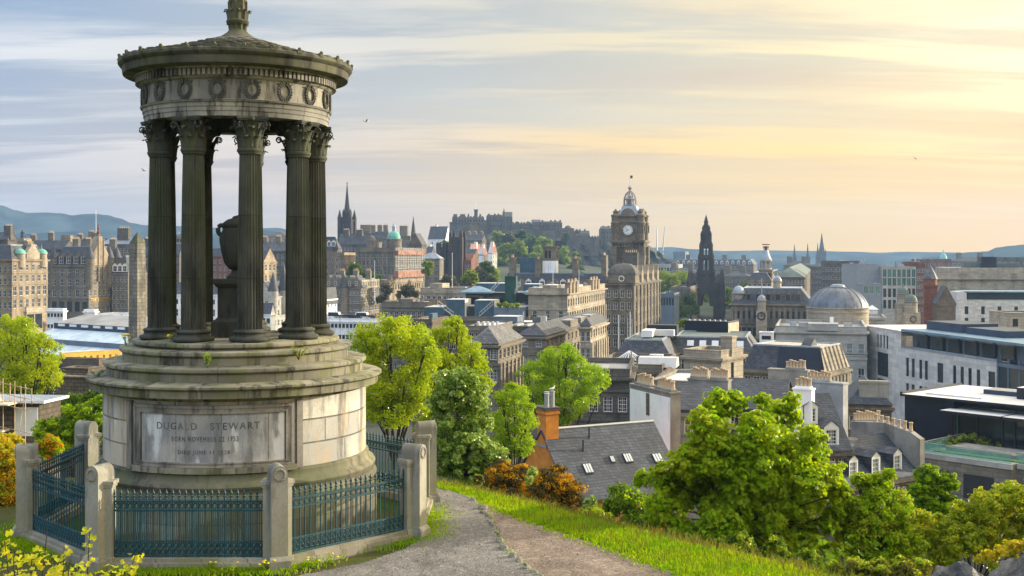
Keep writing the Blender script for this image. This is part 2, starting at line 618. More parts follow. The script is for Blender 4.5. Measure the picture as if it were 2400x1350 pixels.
def axis_steps(lo, hi, step, far, k):
	a = list(np.arange(lo, hi + 1e-6, step))
	g, s = hi, step
	up = []
	while g < far[1]:
		s *= k; g += s; up.append(min(g, far[1]))
	g, s = lo, step
	dn = []
	while g > far[0]:
		s *= k; g -= s; dn.append(max(g, far[0]))
	return dn[::-1] + a + up


def build_ground():
	xs = axis_steps(-32, 34, 0.6, (-4200, 4200), 1.22)
	ys = axis_steps(-6, 64, 0.6, (-90, 4300), 1.13)
	verts = [(x, y, ground(x, y)) for y in ys for x in xs]
	nx = len(xs)
	faces = [(j * nx + i, j * nx + i + 1, (j + 1) * nx + i + 1, (j + 1) * nx + i) for j in range(len(ys) - 1) for i in range(nx - 1)]
	me = bpy.data.meshes.new('ground')
	me.from_pydata(verts, [], faces)
	me.materials.append(M_ground())
	me.polygons.foreach_set('use_smooth', [True] * len(faces))
	structure(link('ground', me))


build_ground()

PG = pixel_ground
# the gravel path beside the railings and the brown earth path below its stone edge
EDGE = [PG(1093, 1170), PG(1122, 1192), PG(1146, 1222), PG(1160, 1258), PG(1182, 1296), PG(1212, 1324), PG(1258, 1356), PG(1330, 1420), PG(1420, 1500)]
GRAVEL = [PG(1012, 1148), PG(1060, 1158)] + EDGE + [PG(600, 1500), PG(520, 1440), PG(690, 1362), PG(850, 1330), PG(950, 1296), PG(1002, 1264), PG(1010, 1230), PG(1002, 1190)]
DIRT_R = [PG(1128, 1180), PG(1210, 1212), PG(1290, 1243), PG(1390, 1276), PG(1470, 1306), PG(1560, 1336), PG(1640, 1366), PG(1760, 1420), PG(1900, 1490)]
DIRT = DIRT_R + EDGE[::-1]
GRASS_OUT = [PG(1010, 1112), PG(1080, 1124), PG(1160, 1150), PG(1240, 1172), PG(1350, 1202), PG(1450, 1230), PG(1560, 1258), PG(1650, 1280), PG(1760, 1300), PG(1900, 1332), PG(2060, 1368), PG(2300, 1430)]


def wobble(x, y):
	return 0.5 * math.sin(x * 2.1 + 0.7 * y) * math.cos(y * 1.7 - x) + 0.3 * math.sin(x * 5.3 + 1.1) * math.sin(y * 4.7) + 0.2 * math.sin(x * 11 + y * 9)


def build_path(name, poly, mat, lift):
	st = 0.055
	x0, x1 = min(p[0] for p in poly), max(p[0] for p in poly)
	y0, y1 = min(p[1] for p in poly), max(p[1] for p in poly)
	nx, ny = int((x1 - x0) / st) + 2, int((y1 - y0) / st) + 2
	idx, verts, faces = {}, [], []
	def V(i, j):
		if (i, j) not in idx:
			x, y = x0 + i * st, y0 + j * st
			idx[(i, j)] = len(verts)
			verts.append((x, y, max(ground(x, y), SHELF - 0.4) + lift + 0.012 * wobble(x, y)))
		return idx[(i, j)]
	for j in range(ny):
		for i in range(nx):
			if inside(poly, x0 + (i + .5) * st, y0 + (j + .5) * st):
				faces.append((V(i, j), V(i + 1, j), V(i + 1, j + 1), V(i, j + 1)))
	me = bpy.data.meshes.new(name)
	me.from_pydata(verts, [], faces)
	me.materials.append(mat)
	me.polygons.foreach_set('use_smooth', [True] * len(faces))
	structure(link(name, me))


build_path('gravel_path', GRAVEL, M_path('gravel', (0.215, 0.20, 0.182), (0.155, 0.143, 0.128), (0.27, 0.24, 0.205)), 0.085)
build_path('earth_path', DIRT, M_path('earth', (0.255, 0.197, 0.152), (0.19, 0.143, 0.108), (0.31, 0.25, 0.195)), 0.03)


def rock_mesh(mb, c, rx, ry, rz, rnd, mi=0, n=7):
	"""one irregular stone"""
	off = [(rnd.uniform(-1, 1), rnd.uniform(-1, 1), rnd.uniform(-1, 1), rnd.uniform(0.6, 1.0)) for _ in range(9)]
	vs_, ring = [], []
	for k in range(n + 1):
		th = math.pi * k / n
		row = []
		for j in range(n + 3):
			ph = 2 * math.pi * j / (n + 3)
			d = Vector((math.sin(th) * math.cos(ph), math.sin(th) * math.sin(ph), -math.cos(th)))
			r = 1.0
			for a, b_, c_, h in off:
				q = d.dot(Vector((a, b_, c_)).normalized())
				if q > h * 0.8: r -= (q - h * 0.8) * 0.9
			row.append(mb.vert((c[0] + d.x * rx * r, c[1] + d.y * ry * r, c[2] + d.z * rz * r)))
		ring.append(row)
	for A, B in zip(ring, ring[1:]):
		for j in range(len(A)):
			k = (j + 1) % len(A)
			mb.face((A[j], A[k], B[k], B[j]), mi)


MAT_EDGE = M_stone('edge_stone', (0.30, 0.27, 0.22), (0.17, 0.155, 0.12), stain=(0.07, 0.08, 0.03), sc=4.0, amt=0.6, streak=False)


def build_edging():
	# the broken stone kerb between the two paths: one laid edge, with a label
	k = thing('path_edging', 'broken line of rough stones edging the grey gravel path', 'kerb', (EDGE[3][0], EDGE[3][1], SHELF))
	ox, oy = EDGE[3]
	rr = random.Random(3)
	pts = EDGE[:]
	seq = []
	for (x0, y0), (x1, y1) in zip(pts, pts[1:]):
		L = math.hypot(x1 - x0, y1 - y0)
		d = 0.0
		while d < L:
			w = rr.uniform(0.10, 0.26)
			t = (d + w / 2) / L
			seq.append((x0 + (x1 - x0) * t, y0 + (y1 - y0) * t, w, math.atan2(y1 - y0, x1 - x0)))
			d += w * 0.92
	proto = []
	for q in range(6):
		mb = MB()
		rock_mesh(mb, (0, 0, 0), 0.5, 0.38, 0.42, rr)
		proto.append(mb.mesh('edge_stone', MAT_EDGE))
	seq.sort(key=lambda s: s[1])
	for x, y, w, a in seq[:100]:
		o = link('stone', rr.choice(proto), k, (x - ox + rr.uniform(-.03, .03), y - oy + rr.uniform(-.03, .03), 0.055 + rr.uniform(-.03, .02)))
		o.rotation_euler = (rr.uniform(-.2, .2), rr.uniform(-.2, .2), a + rr.uniform(-.4, .4))
		o.scale = (w * 1.3, w * rr.uniform(1.0, 1.7), w * rr.uniform(0.8, 1.3))


build_edging()


def build_boulders():
	m, t, b, out = material('basalt')
	oc = t.new('ShaderNodeTexCoord').outputs['Object']
	n1 = t.noise(t.scale(oc, (1.0, 2.5, 3.5)), 1.1, 8.0, 0.7, 0.8)
	n2 = t.noise(oc, 12.0, 5.0, 0.7)
	col = t.mix(t.mapr(n1, 0.38, 0.62), (0.035, 0.038, 0.042), (0.16, 0.15, 0.135))
	col = t.mix(t.math('MULTIPLY', t.mapr(n2, 0.55, 0.7), 0.6), col, (0.25, 0.24, 0.2))
	t.put(b.inputs['Base Color'], col)
	b.inputs['Roughness'].default_value = 0.65
	bump(t, b, t.math('ADD', n1, t.math('MULTIPLY', n2, 0.3)), 0.9, 0.12)
	def boulder(label, cx, cy, cz, rx, ry, rz, seed):
		rr = random.Random(seed)
		cuts = [(Vector((rr.uniform(-1, 1), rr.uniform(-1, 1), rr.uniform(-.2, 1))).normalized(), rr.uniform(0.62, 0.9)) for _ in range(12)]
		mb = MB()
		nu, nv = 64, 36
		rows = []
		for k in range(nv + 1):
			th = math.pi * k / nv
			row = []
			for j in range(nu):
				ph = 2 * math.pi * j / nu
				d = Vector((math.sin(th) * math.cos(ph), math.sin(th) * math.sin(ph), -math.cos(th)))
				r = 1.0
				for nrm, h in cuts:
					q = d.dot(nrm)
					if q > 0.05: r = min(r, h / q)
				r *= 1 + 0.035 * math.sin(9 * d.x + 4 * d.z) * math.sin(8 * d.y + 2) + 0.02 * math.sin(23 * d.x + 17 * d.y) + 0.02 * math.sin(30 * d.z + 9 * d.x)
				row.append(mb.vert((d.x * rx * r, d.y * ry * r, d.z * rz * r)))
			rows.append(row)
		for A, B in zip(rows, rows[1:]):
			for j in range(nu):
				mb.face((A[j], A[(j + 1) % nu], B[(j + 1) % nu], B[j]), 0, True)
		tag(mb.build('boulder', m, loc=(cx, cy, cz), sharp=28), label, 'rock')
	boulder('dark grey boulder with pale cracks at the foot of the bushes', 3.22, 8.0, -2.60, 0.42, 0.5, 0.46, 5)
	boulder('larger dark boulder behind the cracked one with yellow leaves on top', 4.14, 8.9, -2.90, 0.72, 0.7, 0.56, 9)


build_boulders()
# ------------------------------------------------------------------ the round temple monument
MX, MY = -6.04, 25.36
A0 = math.radians(-90)
G = -SHELF                                       # local z = world z + G

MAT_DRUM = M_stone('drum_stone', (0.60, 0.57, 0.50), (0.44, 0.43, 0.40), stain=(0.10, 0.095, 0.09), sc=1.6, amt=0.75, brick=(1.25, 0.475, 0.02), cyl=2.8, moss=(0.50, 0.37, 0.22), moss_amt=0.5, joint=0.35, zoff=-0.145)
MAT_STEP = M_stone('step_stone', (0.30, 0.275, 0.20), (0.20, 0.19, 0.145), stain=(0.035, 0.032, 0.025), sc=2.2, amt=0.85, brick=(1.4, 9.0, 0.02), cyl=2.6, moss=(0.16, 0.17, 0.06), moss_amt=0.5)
MAT_BASE = M_stone('base_stone', (0.235, 0.215, 0.145), (0.15, 0.145, 0.105), stain=(0.045, 0.045, 0.033), sc=1.6, amt=0.7, brick=(1.4, 0.6, 0.015), cyl=3.0, moss=(0.12, 0.13, 0.06), moss_amt=0.6)  # moss, and the shade behind the railings put into a darker colour
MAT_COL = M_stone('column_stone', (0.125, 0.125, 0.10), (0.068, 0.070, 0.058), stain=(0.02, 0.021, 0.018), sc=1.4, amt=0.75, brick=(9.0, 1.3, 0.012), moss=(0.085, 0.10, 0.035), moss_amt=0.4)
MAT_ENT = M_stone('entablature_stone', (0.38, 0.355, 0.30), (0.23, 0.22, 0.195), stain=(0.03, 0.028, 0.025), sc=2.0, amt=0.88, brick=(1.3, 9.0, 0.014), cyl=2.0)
MAT_ROOF = M_stone('roof_stone', (0.15, 0.14, 0.105), (0.085, 0.082, 0.063), stain=(0.03, 0.028, 0.022), sc=2.0, amt=0.75, moss=(0.13, 0.135, 0.05), moss_amt=0.4)
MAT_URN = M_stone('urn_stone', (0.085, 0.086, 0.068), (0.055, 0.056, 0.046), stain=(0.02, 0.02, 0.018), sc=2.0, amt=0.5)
MAT_PANEL = M_stone('panel_stone', (0.50, 0.475, 0.43), (0.30, 0.305, 0.315), stain=(0.15, 0.145, 0.14), sc=2.2, amt=0.75, moss=(0.74, 0.73, 0.70), moss_amt=0.8, brick=(0.9, 9.0, 0.012), cyl=2.8)
MAT_FRAME = M_stone('frame_stone', (0.24, 0.215, 0.185), (0.34, 0.31, 0.26), stain=(0.06, 0.055, 0.05), sc=2.0, amt=0.7)
MAT_CUT_SHADE = M_flat('cut_shade_lettering', (0.13, 0.125, 0.115), 0.9, 0, 0.6, 3.0)  # dark colour stands for shade inside cut letters; the letters stand proud
MAT_POST = M_stone('post_stone', (0.36, 0.34, 0.275), (0.26, 0.25, 0.20), stain=(0.10, 0.095, 0.075), sc=1.8, amt=0.6, moss=(0.26, 0.25, 0.14), moss_amt=0.45)
MAT_IRON = M_flat('teal_iron', (0.007, 0.064, 0.082), 0.6, 0.0, 0.3, 5.0, 0.15, 0.5)


def ringsector(mb, r0, r1, a0, a1, z0, z1, n=24, mi=0):
	"""a block bent round the axis; angles from the front (-Y), counter-clockwise seen from above"""
	def P(r, a, z): return (r * math.sin(a), -r * math.cos(a), z)
	I = []
	for k in range(n + 1):
		a = a0 + (a1 - a0) * k / n
		I.append([mb.vert(P(r0, a, z0)), mb.vert(P(r1, a, z0)), mb.vert(P(r1, a, z1)), mb.vert(P(r0, a, z1))])
	for A, B in zip(I, I[1:]):
		for q in range(4):
			mb.face((A[q], A[(q + 1) % 4], B[(q + 1) % 4], B[q]), mi, True)
	mb.face(I[0][::-1], mi)
	mb.face(I[-1], mi)


def bent_text(body, width, cap, ang, r, z, name, parent):
	cu = bpy.data.curves.new('lettering', 'FONT')
	cu.body = body
	cu.align_x = 'CENTER'
	cu.size = 1.0
	cu.space_character = 1.25
	cu.resolution_u = 3
	to = bpy.data.objects.new('lettering', cu)
	COL.objects.link(to)
	bpy.context.view_layer.update()
	me = bpy.data.meshes.new_from_object(to.evaluated_get(bpy.context.evaluated_depsgraph_get()))
	bpy.data.objects.remove(to)
	bpy.data.curves.remove(cu)
	xs = [v.co.x for v in me.vertices]; ys = [v.co.y for v in me.vertices]
	cx, wx = (min(xs) + max(xs)) / 2, max(xs) - min(xs)
	sx, sy = width / wx, cap / (max(ys) - min(ys))
	bm = bmesh.new()
	bm.from_mesh(me)
	bmesh.ops.subdivide_edges(bm, edges=[e for e in bm.edges if e.calc_length() * sx > 0.06], cuts=2)
	bmesh.ops.triangulate(bm, faces=bm.faces[:])
	for v in bm.verts:
		a = ang + (v.co.x - cx) * sx / r
		v.co = Vector((r * math.sin(a), -r * math.cos(a), z + v.co.y * sy))
	top = bm.faces[:]
	ex = bmesh.ops.extrude_face_region(bm, geom=top)
	for v in [g for g in ex['geom'] if isinstance(g, bmesh.types.BMVert)]:
		l = math.hypot(v.co.x, v.co.y)
		v.co.x *= (l + 0.006) / l; v.co.y *= (l + 0.006) / l
	bmesh.ops.recalc_face_normals(bm, faces=bm.faces[:])
	bm.to_mesh(me)
	bm.free()
	me.materials.clear()
	me.materials.append(MAT_CUT_SHADE)
	return link(name, me, parent)


def acanthus(mb, base_r, z0, h, w, out, ang, mi=0, curl=1.0):
	"""one leaf standing on the bell, its tip curling outward"""
	path = [(0.0, 0.0, 0.75), (0.02, 0.35, 1.0), (0.06, 0.68, 0.95), (0.16, 0.92, 0.7), (0.30, 1.0, 0.45), (0.38, 0.88, 0.12)]
	rows = []
	for o, q, wd in path:
		r = base_r + out * o * 2.4 * curl
		row = []
		for s, lift in ((-1, 0.0), (-0.5, 0.012), (0, 0.028), (0.5, 0.012), (1, 0.0)):
			a = ang + s * wd * w / 2 / base_r
			row.append(mb.vert(((r + lift) * math.cos(a), (r + lift) * math.sin(a), z0 + h * q)))
		rows.append(row)
	for A, B in zip(rows, rows[1:]):
		for k in range(4):
			mb.face((A[k], A[k + 1], B[k + 1], B[k]), mi, True)


def column_parts():
	mb = MB()
	k = 8
	def wob(r, a):
		p = (a * 24 / (2 * math.pi)) % 1.0
		if p < 0.12 or p > 0.98: return r
		q = (p - 0.55) / 0.43
		return r * (1 - 0.15 * math.sqrt(max(0.0, 1 - q * q)))
	prof = [(0.266, 0.24), (0.253, 0.30), (0.25, 1.2), (0.243, 2.2), (0.230, 3.1), (0.214, 3.86)]
	mb.lathe(prof, 24 * k, 0, smooth=True, wob=wob, cap=False)
	mb.lathe([(0.228, 3.86), (0.245, 3.90), (0.262, 3.93), (0.262, 3.965), (0.235, 3.98), (0.22, 4.0)], 48, 0, cap=False)
	shaft = mb.mesh('shaft', MAT_COL, 25)
	mb = MB()
	tor = lambda r, z, h, n=7: [(r + h * math.cos(-math.pi / 2 + math.pi * i / n), z + h * math.sin(-math.pi / 2 + math.pi * i / n)) for i in range(n + 1)]
	mb.lathe([(0.40, 0.0)] + tor(0.375, 0.055, 0.05) + [(0.35, 0.11)] + [(0.33, 0.135), (0.325, 0.155), (0.335, 0.172)] + tor(0.315, 0.205, 0.032) + [(0.29, 0.24), (0.275, 0.26)], 48, 0, cap=False)
	base = mb.mesh('base', MAT_COL, 50)
	mb = MB()
	z0, zt = 3.98, 4.62
	mb.lathe([(0.20, z0), (0.205, z0 + .2), (0.225, z0 + .42), (0.27, z0 + .52), (0.30, z0 + .55)], 32, 0, cap=False)
	for i in range(8):
		acanthus(mb, 0.225, z0 + 0.0, 0.25, 0.19, 0.17, i * math.pi / 4 + math.pi / 8, curl=0.8)
	for i in range(8):
		acanthus(mb, 0.225, z0 + 0.02, 0.42, 0.18, 0.19, i * math.pi / 4)
	for i in range(4):
		a = math.pi / 4 + i * math.pi / 2
		for da in (-0.16, 0.16):
			pts, rad = [], []
			for q in range(6):
				t = q / 5
				pts.append((0.24 + 0.13 * t ** 1.6, z0 + 0.18 + 0.34 * t)); rad.append(0.020)
			for q in range(1, 14):
				th = math.pi * 0.6 - q * 0.62
				r = 0.075 * (1 - q / 15.0)
				pts.append((0.395 + r * math.cos(th), z0 + 0.455 + r * math.sin(th))); rad.append(0.018 * (1 - q / 26))
			w = da * 0.35
			mb.tube([((p * math.cos(a) - w * math.sin(a)), (p * math.sin(a) + w * math.cos(a)), z) for p, z in pts], rad, 5)
		# the small inner scrolls and the flower on each side
		b_ = i * math.pi / 2
		for s in (-1, 1):
			pts = []
			for q in range(12):
				th = -math.pi / 2 + s * (math.pi + q * 0.55)
				r = 0.055 * (1 - q / 15.0)
				u, z = s * 0.07 + r * math.cos(th), z0 + 0.40 + r * math.sin(th)
				pts.append((0.275 * math.cos(b_) - u * math.sin(b_), 0.275 * math.sin(b_) + u * math.cos(b_), z))
			mb.tube(pts, 0.013, 5)
		mb.ball((0.31 * math.cos(b_), 0.31 * math.sin(b_), zt - 0.05), 0.05, 0, 8, 5)
	ab = []
	for i in range(4):
		a = math.pi / 4 + i * math.pi / 2
		c0, c1 = (0.46 * math.cos(a), 0.46 * math.sin(a)), (0.46 * math.cos(a + math.pi / 2), 0.46 * math.sin(a + math.pi / 2))
		for q in range(8):
			t = (q + 0.35) / 8.7 if q == 0 else q / 8
			x, y = c0[0] + (c1[0] - c0[0]) * t, c0[1] + (c1[1] - c0[1]) * t
			k_ = 1 - 0.20 * math.sin(math.pi * t)
			ab.append((x * k_, y * k_))
	mb.prism(ab, 'z', zt - 0.085, zt - 0.05)
	mb.prism([(x * 1.05, y * 1.05) for x, y in ab], 'z', zt - 0.05, zt)
	capm = mb.mesh('capital', MAT_COL, 50)
	return shaft, base, capm


def build_monument():
	T = thing('monument', 'round stone temple monument with nine fluted columns around a dark urn', 'monument', (MX, MY, SHELF))
	tw = iter((0.1, 0.9, 2.3, 4.0, 5.3, 1.4, 0.0, 0.4, 0.0, 0.7, 2.0, 3.3))
	L = lambda name, prof, mat, n=128, **k: (lambda mb: (mb.lathe(prof, n, 0, a0=A0, **k), mb.build(name, mat, T, sharp=35, rotz=next(tw)))[1])(MB())
	z = lambda w: w + G
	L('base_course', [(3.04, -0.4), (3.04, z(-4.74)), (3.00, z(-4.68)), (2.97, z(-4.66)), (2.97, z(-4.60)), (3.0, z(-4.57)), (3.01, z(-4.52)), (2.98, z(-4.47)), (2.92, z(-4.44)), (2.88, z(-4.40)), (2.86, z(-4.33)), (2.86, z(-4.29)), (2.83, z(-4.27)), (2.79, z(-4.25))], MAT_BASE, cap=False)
	zj = [z(-4.26) + i * 0.475 for i in range(4)]
	prof = []
	for a, b_ in zip(zj, zj[1:]):
		prof += [(2.785, a), (2.80, a + 0.012), (2.80, b_ - 0.012), (2.785, b_)]
	L('drum', prof + [(2.8, z(-2.84))], MAT_DRUM, cap=False)
	L('cornice', [(2.79, z(-2.87)), (2.84, z(-2.83)), (2.86, z(-2.79)), (3.06, z(-2.775)), (3.07, z(-2.63)), (3.10, z(-2.62)), (3.15, z(-2.585)), (3.15, z(-2.545)), (3.12, z(-2.53)), (2.7, z(-2.49))], MAT_STEP, cap=False)
	nose = lambda r, zt, h: [(r - 0.055, z(zt - h)), (r - 0.05, z(zt - 0.125)), (r - 0.065, z(zt - 0.115)), (r - 0.06, z(zt - 0.10)), (r - 0.015, z(zt - 0.095)), (r + 0.01, z(zt - 0.075)), (r + 0.015, z(zt - 0.04)), (r, z(zt - 0.01)), (r - 0.02, z(zt)), (r - 0.5, z(zt + 0.03))]
	L('step', nose(2.79, -2.22, 0.31), MAT_STEP, cap=False)
	L('step', nose(2.46, -1.925, 0.30), MAT_STEP, cap=False)
	L('step', nose(2.20, -1.775, 0.15), MAT_STEP, cap=False)
	L('floor', [(2.05, z(-1.80)), (2.05, z(-1.765)), (1e-4, z(-1.755))], MAT_STEP, 96, cap=False)

	# the inscribed panel, bent with the drum
	c, R0 = math.radians(2.3), 2.80
	hw, hi = math.radians(35.2), math.radians(29.8)
	mb = MB()
	ringsector(mb, R0 - 0.02, R0 + 0.022, c - hi, c + hi, z(-4.07), z(-3.05), 40)
	mb.build('inscription_panel', MAT_PANEL, T, sharp=40)
	mb = MB()
	for d0, d1, r in ((0.0, 0.022, 0.065), (0.022, 0.045, 0.045), (0.045, 0.062, 0.06)):
		o, i_ = hi + 0.07 - d0, hi + 0.07 - d1
		zt, zb = z(-2.93) - d0 * 2.6, z(-4.15) + d0 * 1.6
		ringsector(mb, R0 - 0.02, R0 + r, c - o, c - i_, zb, zt, 3)
		ringsector(mb, R0 - 0.02, R0 + r, c + i_, c + o, zb, zt, 3)
		ringsector(mb, R0 - 0.02, R0 + r - .002, c - o, c + o, zt - (d1 - d0) * 2.7, zt - .002, 40)
		ringsector(mb, R0 - 0.02, R0 + r - .002, c - o, c + o, zb + .002, zb + (d1 - d0) * 1.7, 40)
	mb.build('panel_frame', MAT_FRAME, T, sharp=40)
	for s in (-1, 1):
		mb = MB()
		a, b_ = sorted((c + s * (hw - 0.005), c + s * (hw + 0.04)))
		ringsector(mb, R0 - 0.02, R0 + 0.075, a, b_, z(-4.24), z(-2.875), 3)
		mb.build('pilaster_strip', MAT_FRAME, T, sharp=40)
	mb = MB()
	ringsector(mb, R0 - 0.02, R0 + 0.11, c - hw + .01, c + hw - .01, z(-4.262), z(-4.155), 40)
	mb.build('panel_sill', MAT_STEP, T, sharp=40)
	bent_text('DUGALD   STEWART', 2.06, 0.135, c - 0.02, R0 + 0.022, z(-3.40), 'inscription', T)
	bent_text('BORN NOVEMBER 22 1753', 1.32, 0.098, c - 0.035, R0 + 0.022, z(-3.635), 'inscription', T)
	bent_text('DIED JUNE 11 1828', 1.02, 0.098, c - 0.04, R0 + 0.022, z(-3.88), 'inscription', T)

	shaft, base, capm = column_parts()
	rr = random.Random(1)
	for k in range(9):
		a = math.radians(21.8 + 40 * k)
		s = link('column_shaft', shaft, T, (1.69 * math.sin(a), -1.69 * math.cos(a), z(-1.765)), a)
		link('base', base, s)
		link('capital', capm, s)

	# entablature
	L('architrave', [(1.45, z(2.858)), (1.96, z(2.858)), (1.965, z(2.96)), (1.98, z(2.962)), (1.985, z(3.05)), (2.0, z(3.052)), (2.003, z(3.13)), (2.04, z(3.15)), (2.05, z(3.185)), (2.0, z(3.20))], MAT_ENT, 144, cap=False)
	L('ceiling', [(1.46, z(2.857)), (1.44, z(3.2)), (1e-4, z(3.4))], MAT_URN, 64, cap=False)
	L('frieze', [(1.99, z(3.19)), (1.99, z(3.60)), (2.03, z(3.615)), (2.06, z(3.645)), (2.06, z(3.66))], MAT_ENT, 144, cap=False)
	mb = MB()
	for k in range(128):
		a = 2 * math.pi * k / 128
		ringsector(mb, 2.04, 2.145, a, a + 2 * math.pi / 128 * 0.58, z(3.672), z(3.80), 1)
	mb.lathe([(2.05, z(3.655)), (2.065, z(3.665)), (2.065, z(3.805)), (2.15, z(3.812)), (2.165, z(3.845))], 144, 0, a0=A0, cap=False)
	mb.build('dentil_band', MAT_ENT, T, sharp=35)
	L('corona', [(2.16, z(3.84)), (2.2, z(3.865)), (2.40, z(3.875)), (2.41, z(3.90)), (2.42, z(4.03)), (2.46, z(4.05)), (2.50, z(4.10)), (2.50, z(4.15)), (2.44, z(4.19)), (2.35, z(4.2))], MAT_ROOF, 160, cap=False)

	# wreaths on the frieze
	mb = MB()
	n = 20
	for k in range(n):
		t = 2 * math.pi * k / n
		if abs(((t + math.pi) % (2 * math.pi)) - math.pi - math.pi / 2) < 0.17: continue
		cx_, cz_ = 0.135 * math.cos(t), 0.165 * math.sin(t)
		for off in (-0.022, 0.022):
			q = 1 + off / 0.15
			mb.ball((cx_ * q, -2.0 - 0.012, z(3.405) + cz_ * q), 0.030, 0, 6, 4)
	mb.tube([(-0.03, -2.01, z(3.25)), (-0.09, -2.012, z(3.215))], 0.014, 5)
	mb.tube([(0.03, -2.01, z(3.25)), (0.09, -2.012, z(3.215))], 0.014, 5)
	mb.tube([(-0.11, -2.01, z(3.545)), (-0.19, -2.012, z(3.565))], 0.012, 5)
	mb.tube([(0.11, -2.01, z(3.545)), (0.19, -2.012, z(3.565))], 0.012, 5)
	wm = mb.mesh('wreath', M_stone('wreath_stone', (0.16, 0.15, 0.125), (0.10, 0.10, 0.085), stain=(0.03, 0.03, 0.026), sc=3.0), 40)
	for k in range(18):
		link('wreath', wm, T, (0, 0, 0), math.radians(21.8 + 20 * k))

	# roof of overlapping stone scales, with knobs along its edge
	mb = MB()
	rows = 10
	for i in range(rows):
		r1, r0 = 2.46 - (2.46 - 0.34) * i / rows, 2.46 - (2.46 - 0.34) * (i + 1.25) / rows
		r0 = max(r0, 0.2)
		h = lambda r: z(4.16) + 0.60 * ((2.46 - r) / 2.12) ** 1.15
		n = max(14, int(2 * math.pi * r1 / 0.27))
		for k in range(n):
			a = 2 * math.pi * (k + 0.5 * (i % 2)) / n
			w = math.pi / n * 0.97
			j = rr.uniform(-0.008, 0.012)
			P = lambda r, q, zz: (r * math.sin(q), -r * math.cos(q), zz)
			top = [(r1, a - w * 0.7, h(r1) + 0.05 + j), (r1 + 0.02, a, h(r1) + 0.05 + j), (r1, a + w * 0.7, h(r1) + 0.05 + j), (r1 - 0.03, a + w, h(r1) + 0.045 + j), (r0, a + w, h(r0) + 0.015), (r0, a - w, h(r0) + 0.015), (r1 - 0.03, a - w, h(r1) + 0.045 + j)]
			I = [mb.vert(P(*q)) for q in top]
			B = [mb.vert(P(q[0], q[1], q[2] - 0.06)) for q in top]
			mb.face(I)
			for e in range(len(I)):
				f_ = (e + 1) % len(I)
				mb.face((I[f_], I[e], B[e], B[f_]))
	mb.lathe([(2.44, z(4.17)), (1.9, z(4.27)), (1.2, z(4.5)), (0.5, z(4.76)), (0.2, z(4.85))], 64, 0, cap=False)
	mb.build('roof', MAT_ROOF, T)
	mb = MB()
	mb.frustum(0, -2.47, z(4.14), z(4.22), 0.05, 0.045, 0.04, 0.035)
	mb.ball((0, -2.49, z(4.225)), 0.04, 0, 6, 4)
	km = mb.mesh('antefix', MAT_ROOF)
	for k in range(27):
		link('antefix', km, T, (0, 0, 0), math.radians(3 + 360 / 27 * k))

	# finial: a stalk with two rings of leaves, running out of the top of the picture
	F_ = MB()
	F_.lathe([(0.46, z(4.76)), (0.34, z(4.83)), (0.24, z(4.90)), (0.17, z(4.98)), (0.155, z(5.03)), (0.18, z(5.07)), (0.235, z(5.10)), (0.25, z(5.16)), (0.20, z(5.20)), (0.165, z(5.3)), (0.185, z(5.42)), (0.165, z(5.55)), (0.17, z(5.7)), (0.22, z(5.8)), (0.33, z(5.95)), (0.36, z(6.05)), (0.2, z(6.1)), (0.12, z(6.5)), (0.2, z(6.7)), (0.1, z(6.95)), (1e-4, z(7.0))], 24, 0, cap=False)
	for k in range(10):
		acanthus(F_, 0.20, z(5.10), 0.30, 0.14, 0.11, 2 * math.pi * k / 10, curl=0.9)
		acanthus(F_, 0.165, z(4.93), 0.16, 0.10, 0.07, 2 * math.pi * (k + .5) / 10, curl=0.8)
	for k in range(8):
		acanthus(F_, 0.17, z(5.58), 0.32, 0.15, 0.25, 2 * math.pi * k / 8)
		a = 2 * math.pi * k / 8
		F_.tube([(0.19 * math.cos(a), 0.19 * math.sin(a), z(5.28)), (0.2 * math.cos(a), 0.2 * math.sin(a), z(5.6))], 0.022, 5)
	F_.build('finial', MAT_ROOF, T, sharp=50)

	# pedestal and urn
	mb = MB()
	mb.box(-0.53, 0.53, -0.53, 0.53, z(-1.77), z(-1.42))
	mb.frustum(0, 0, z(-1.42), z(-1.34), 0.50, 0.50, 0.42, 0.42)
	mb.box(-0.40, 0.40, -0.40, 0.40, z(-1.34), z(-0.68))
	mb.frustum(0, 0, z(-0.68), z(-0.60), 0.42, 0.42, 0.48, 0.48)
	mb.box(-0.49, 0.49, -0.49, 0.49, z(-0.60), z(-0.50))
	P_ = mb.build('pedestal', MAT_URN, T)
	P_.rotation_euler = (0, 0, math.radians(10))
	mb = MB()
	mb.lathe([(0.24, z(-0.50)), (0.24, z(-0.45)), (0.15, z(-0.38)), (0.13, z(-0.31)), (0.20, z(-0.27)), (0.29, z(-0.15)), (0.355, z(0.10)), (0.39, z(0.32)), (0.39, z(0.42)), (0.335, z(0.54)), (0.30, z(0.62)), (0.335, z(0.66)), (0.335, z(0.70)), (0.30, z(0.74)), (0.22, z(0.80)), (0.12, z(0.83)), (0.10, z(0.87)), (1e-4, z(0.90))], 40, 0, cap=False)
	U = mb.build('urn', MAT_URN, T)
	for s in (-1, 1):
		mb = MB()
		pts = [(s * (0.345 + 0.075 * math.cos(q)), 0.0, z(0.57) + 0.105 * math.sin(q)) for q in [math.radians(d) for d in range(-100, 281, 20)]]
		mb.tube(pts, 0.05, 8)
		h = mb.build('handle', MAT_URN, U)
		h.rotation_euler = (0, 0, math.radians(10))


build_monument()


# ------------------------------------------------------------------ the railed enclosure
OX, OY, AP = -6.0, 25.36, 3.96
RAD = AP / math.cos(math.radians(22.5))
SIDE = 2 * AP * math.tan(math.radians(22.5))


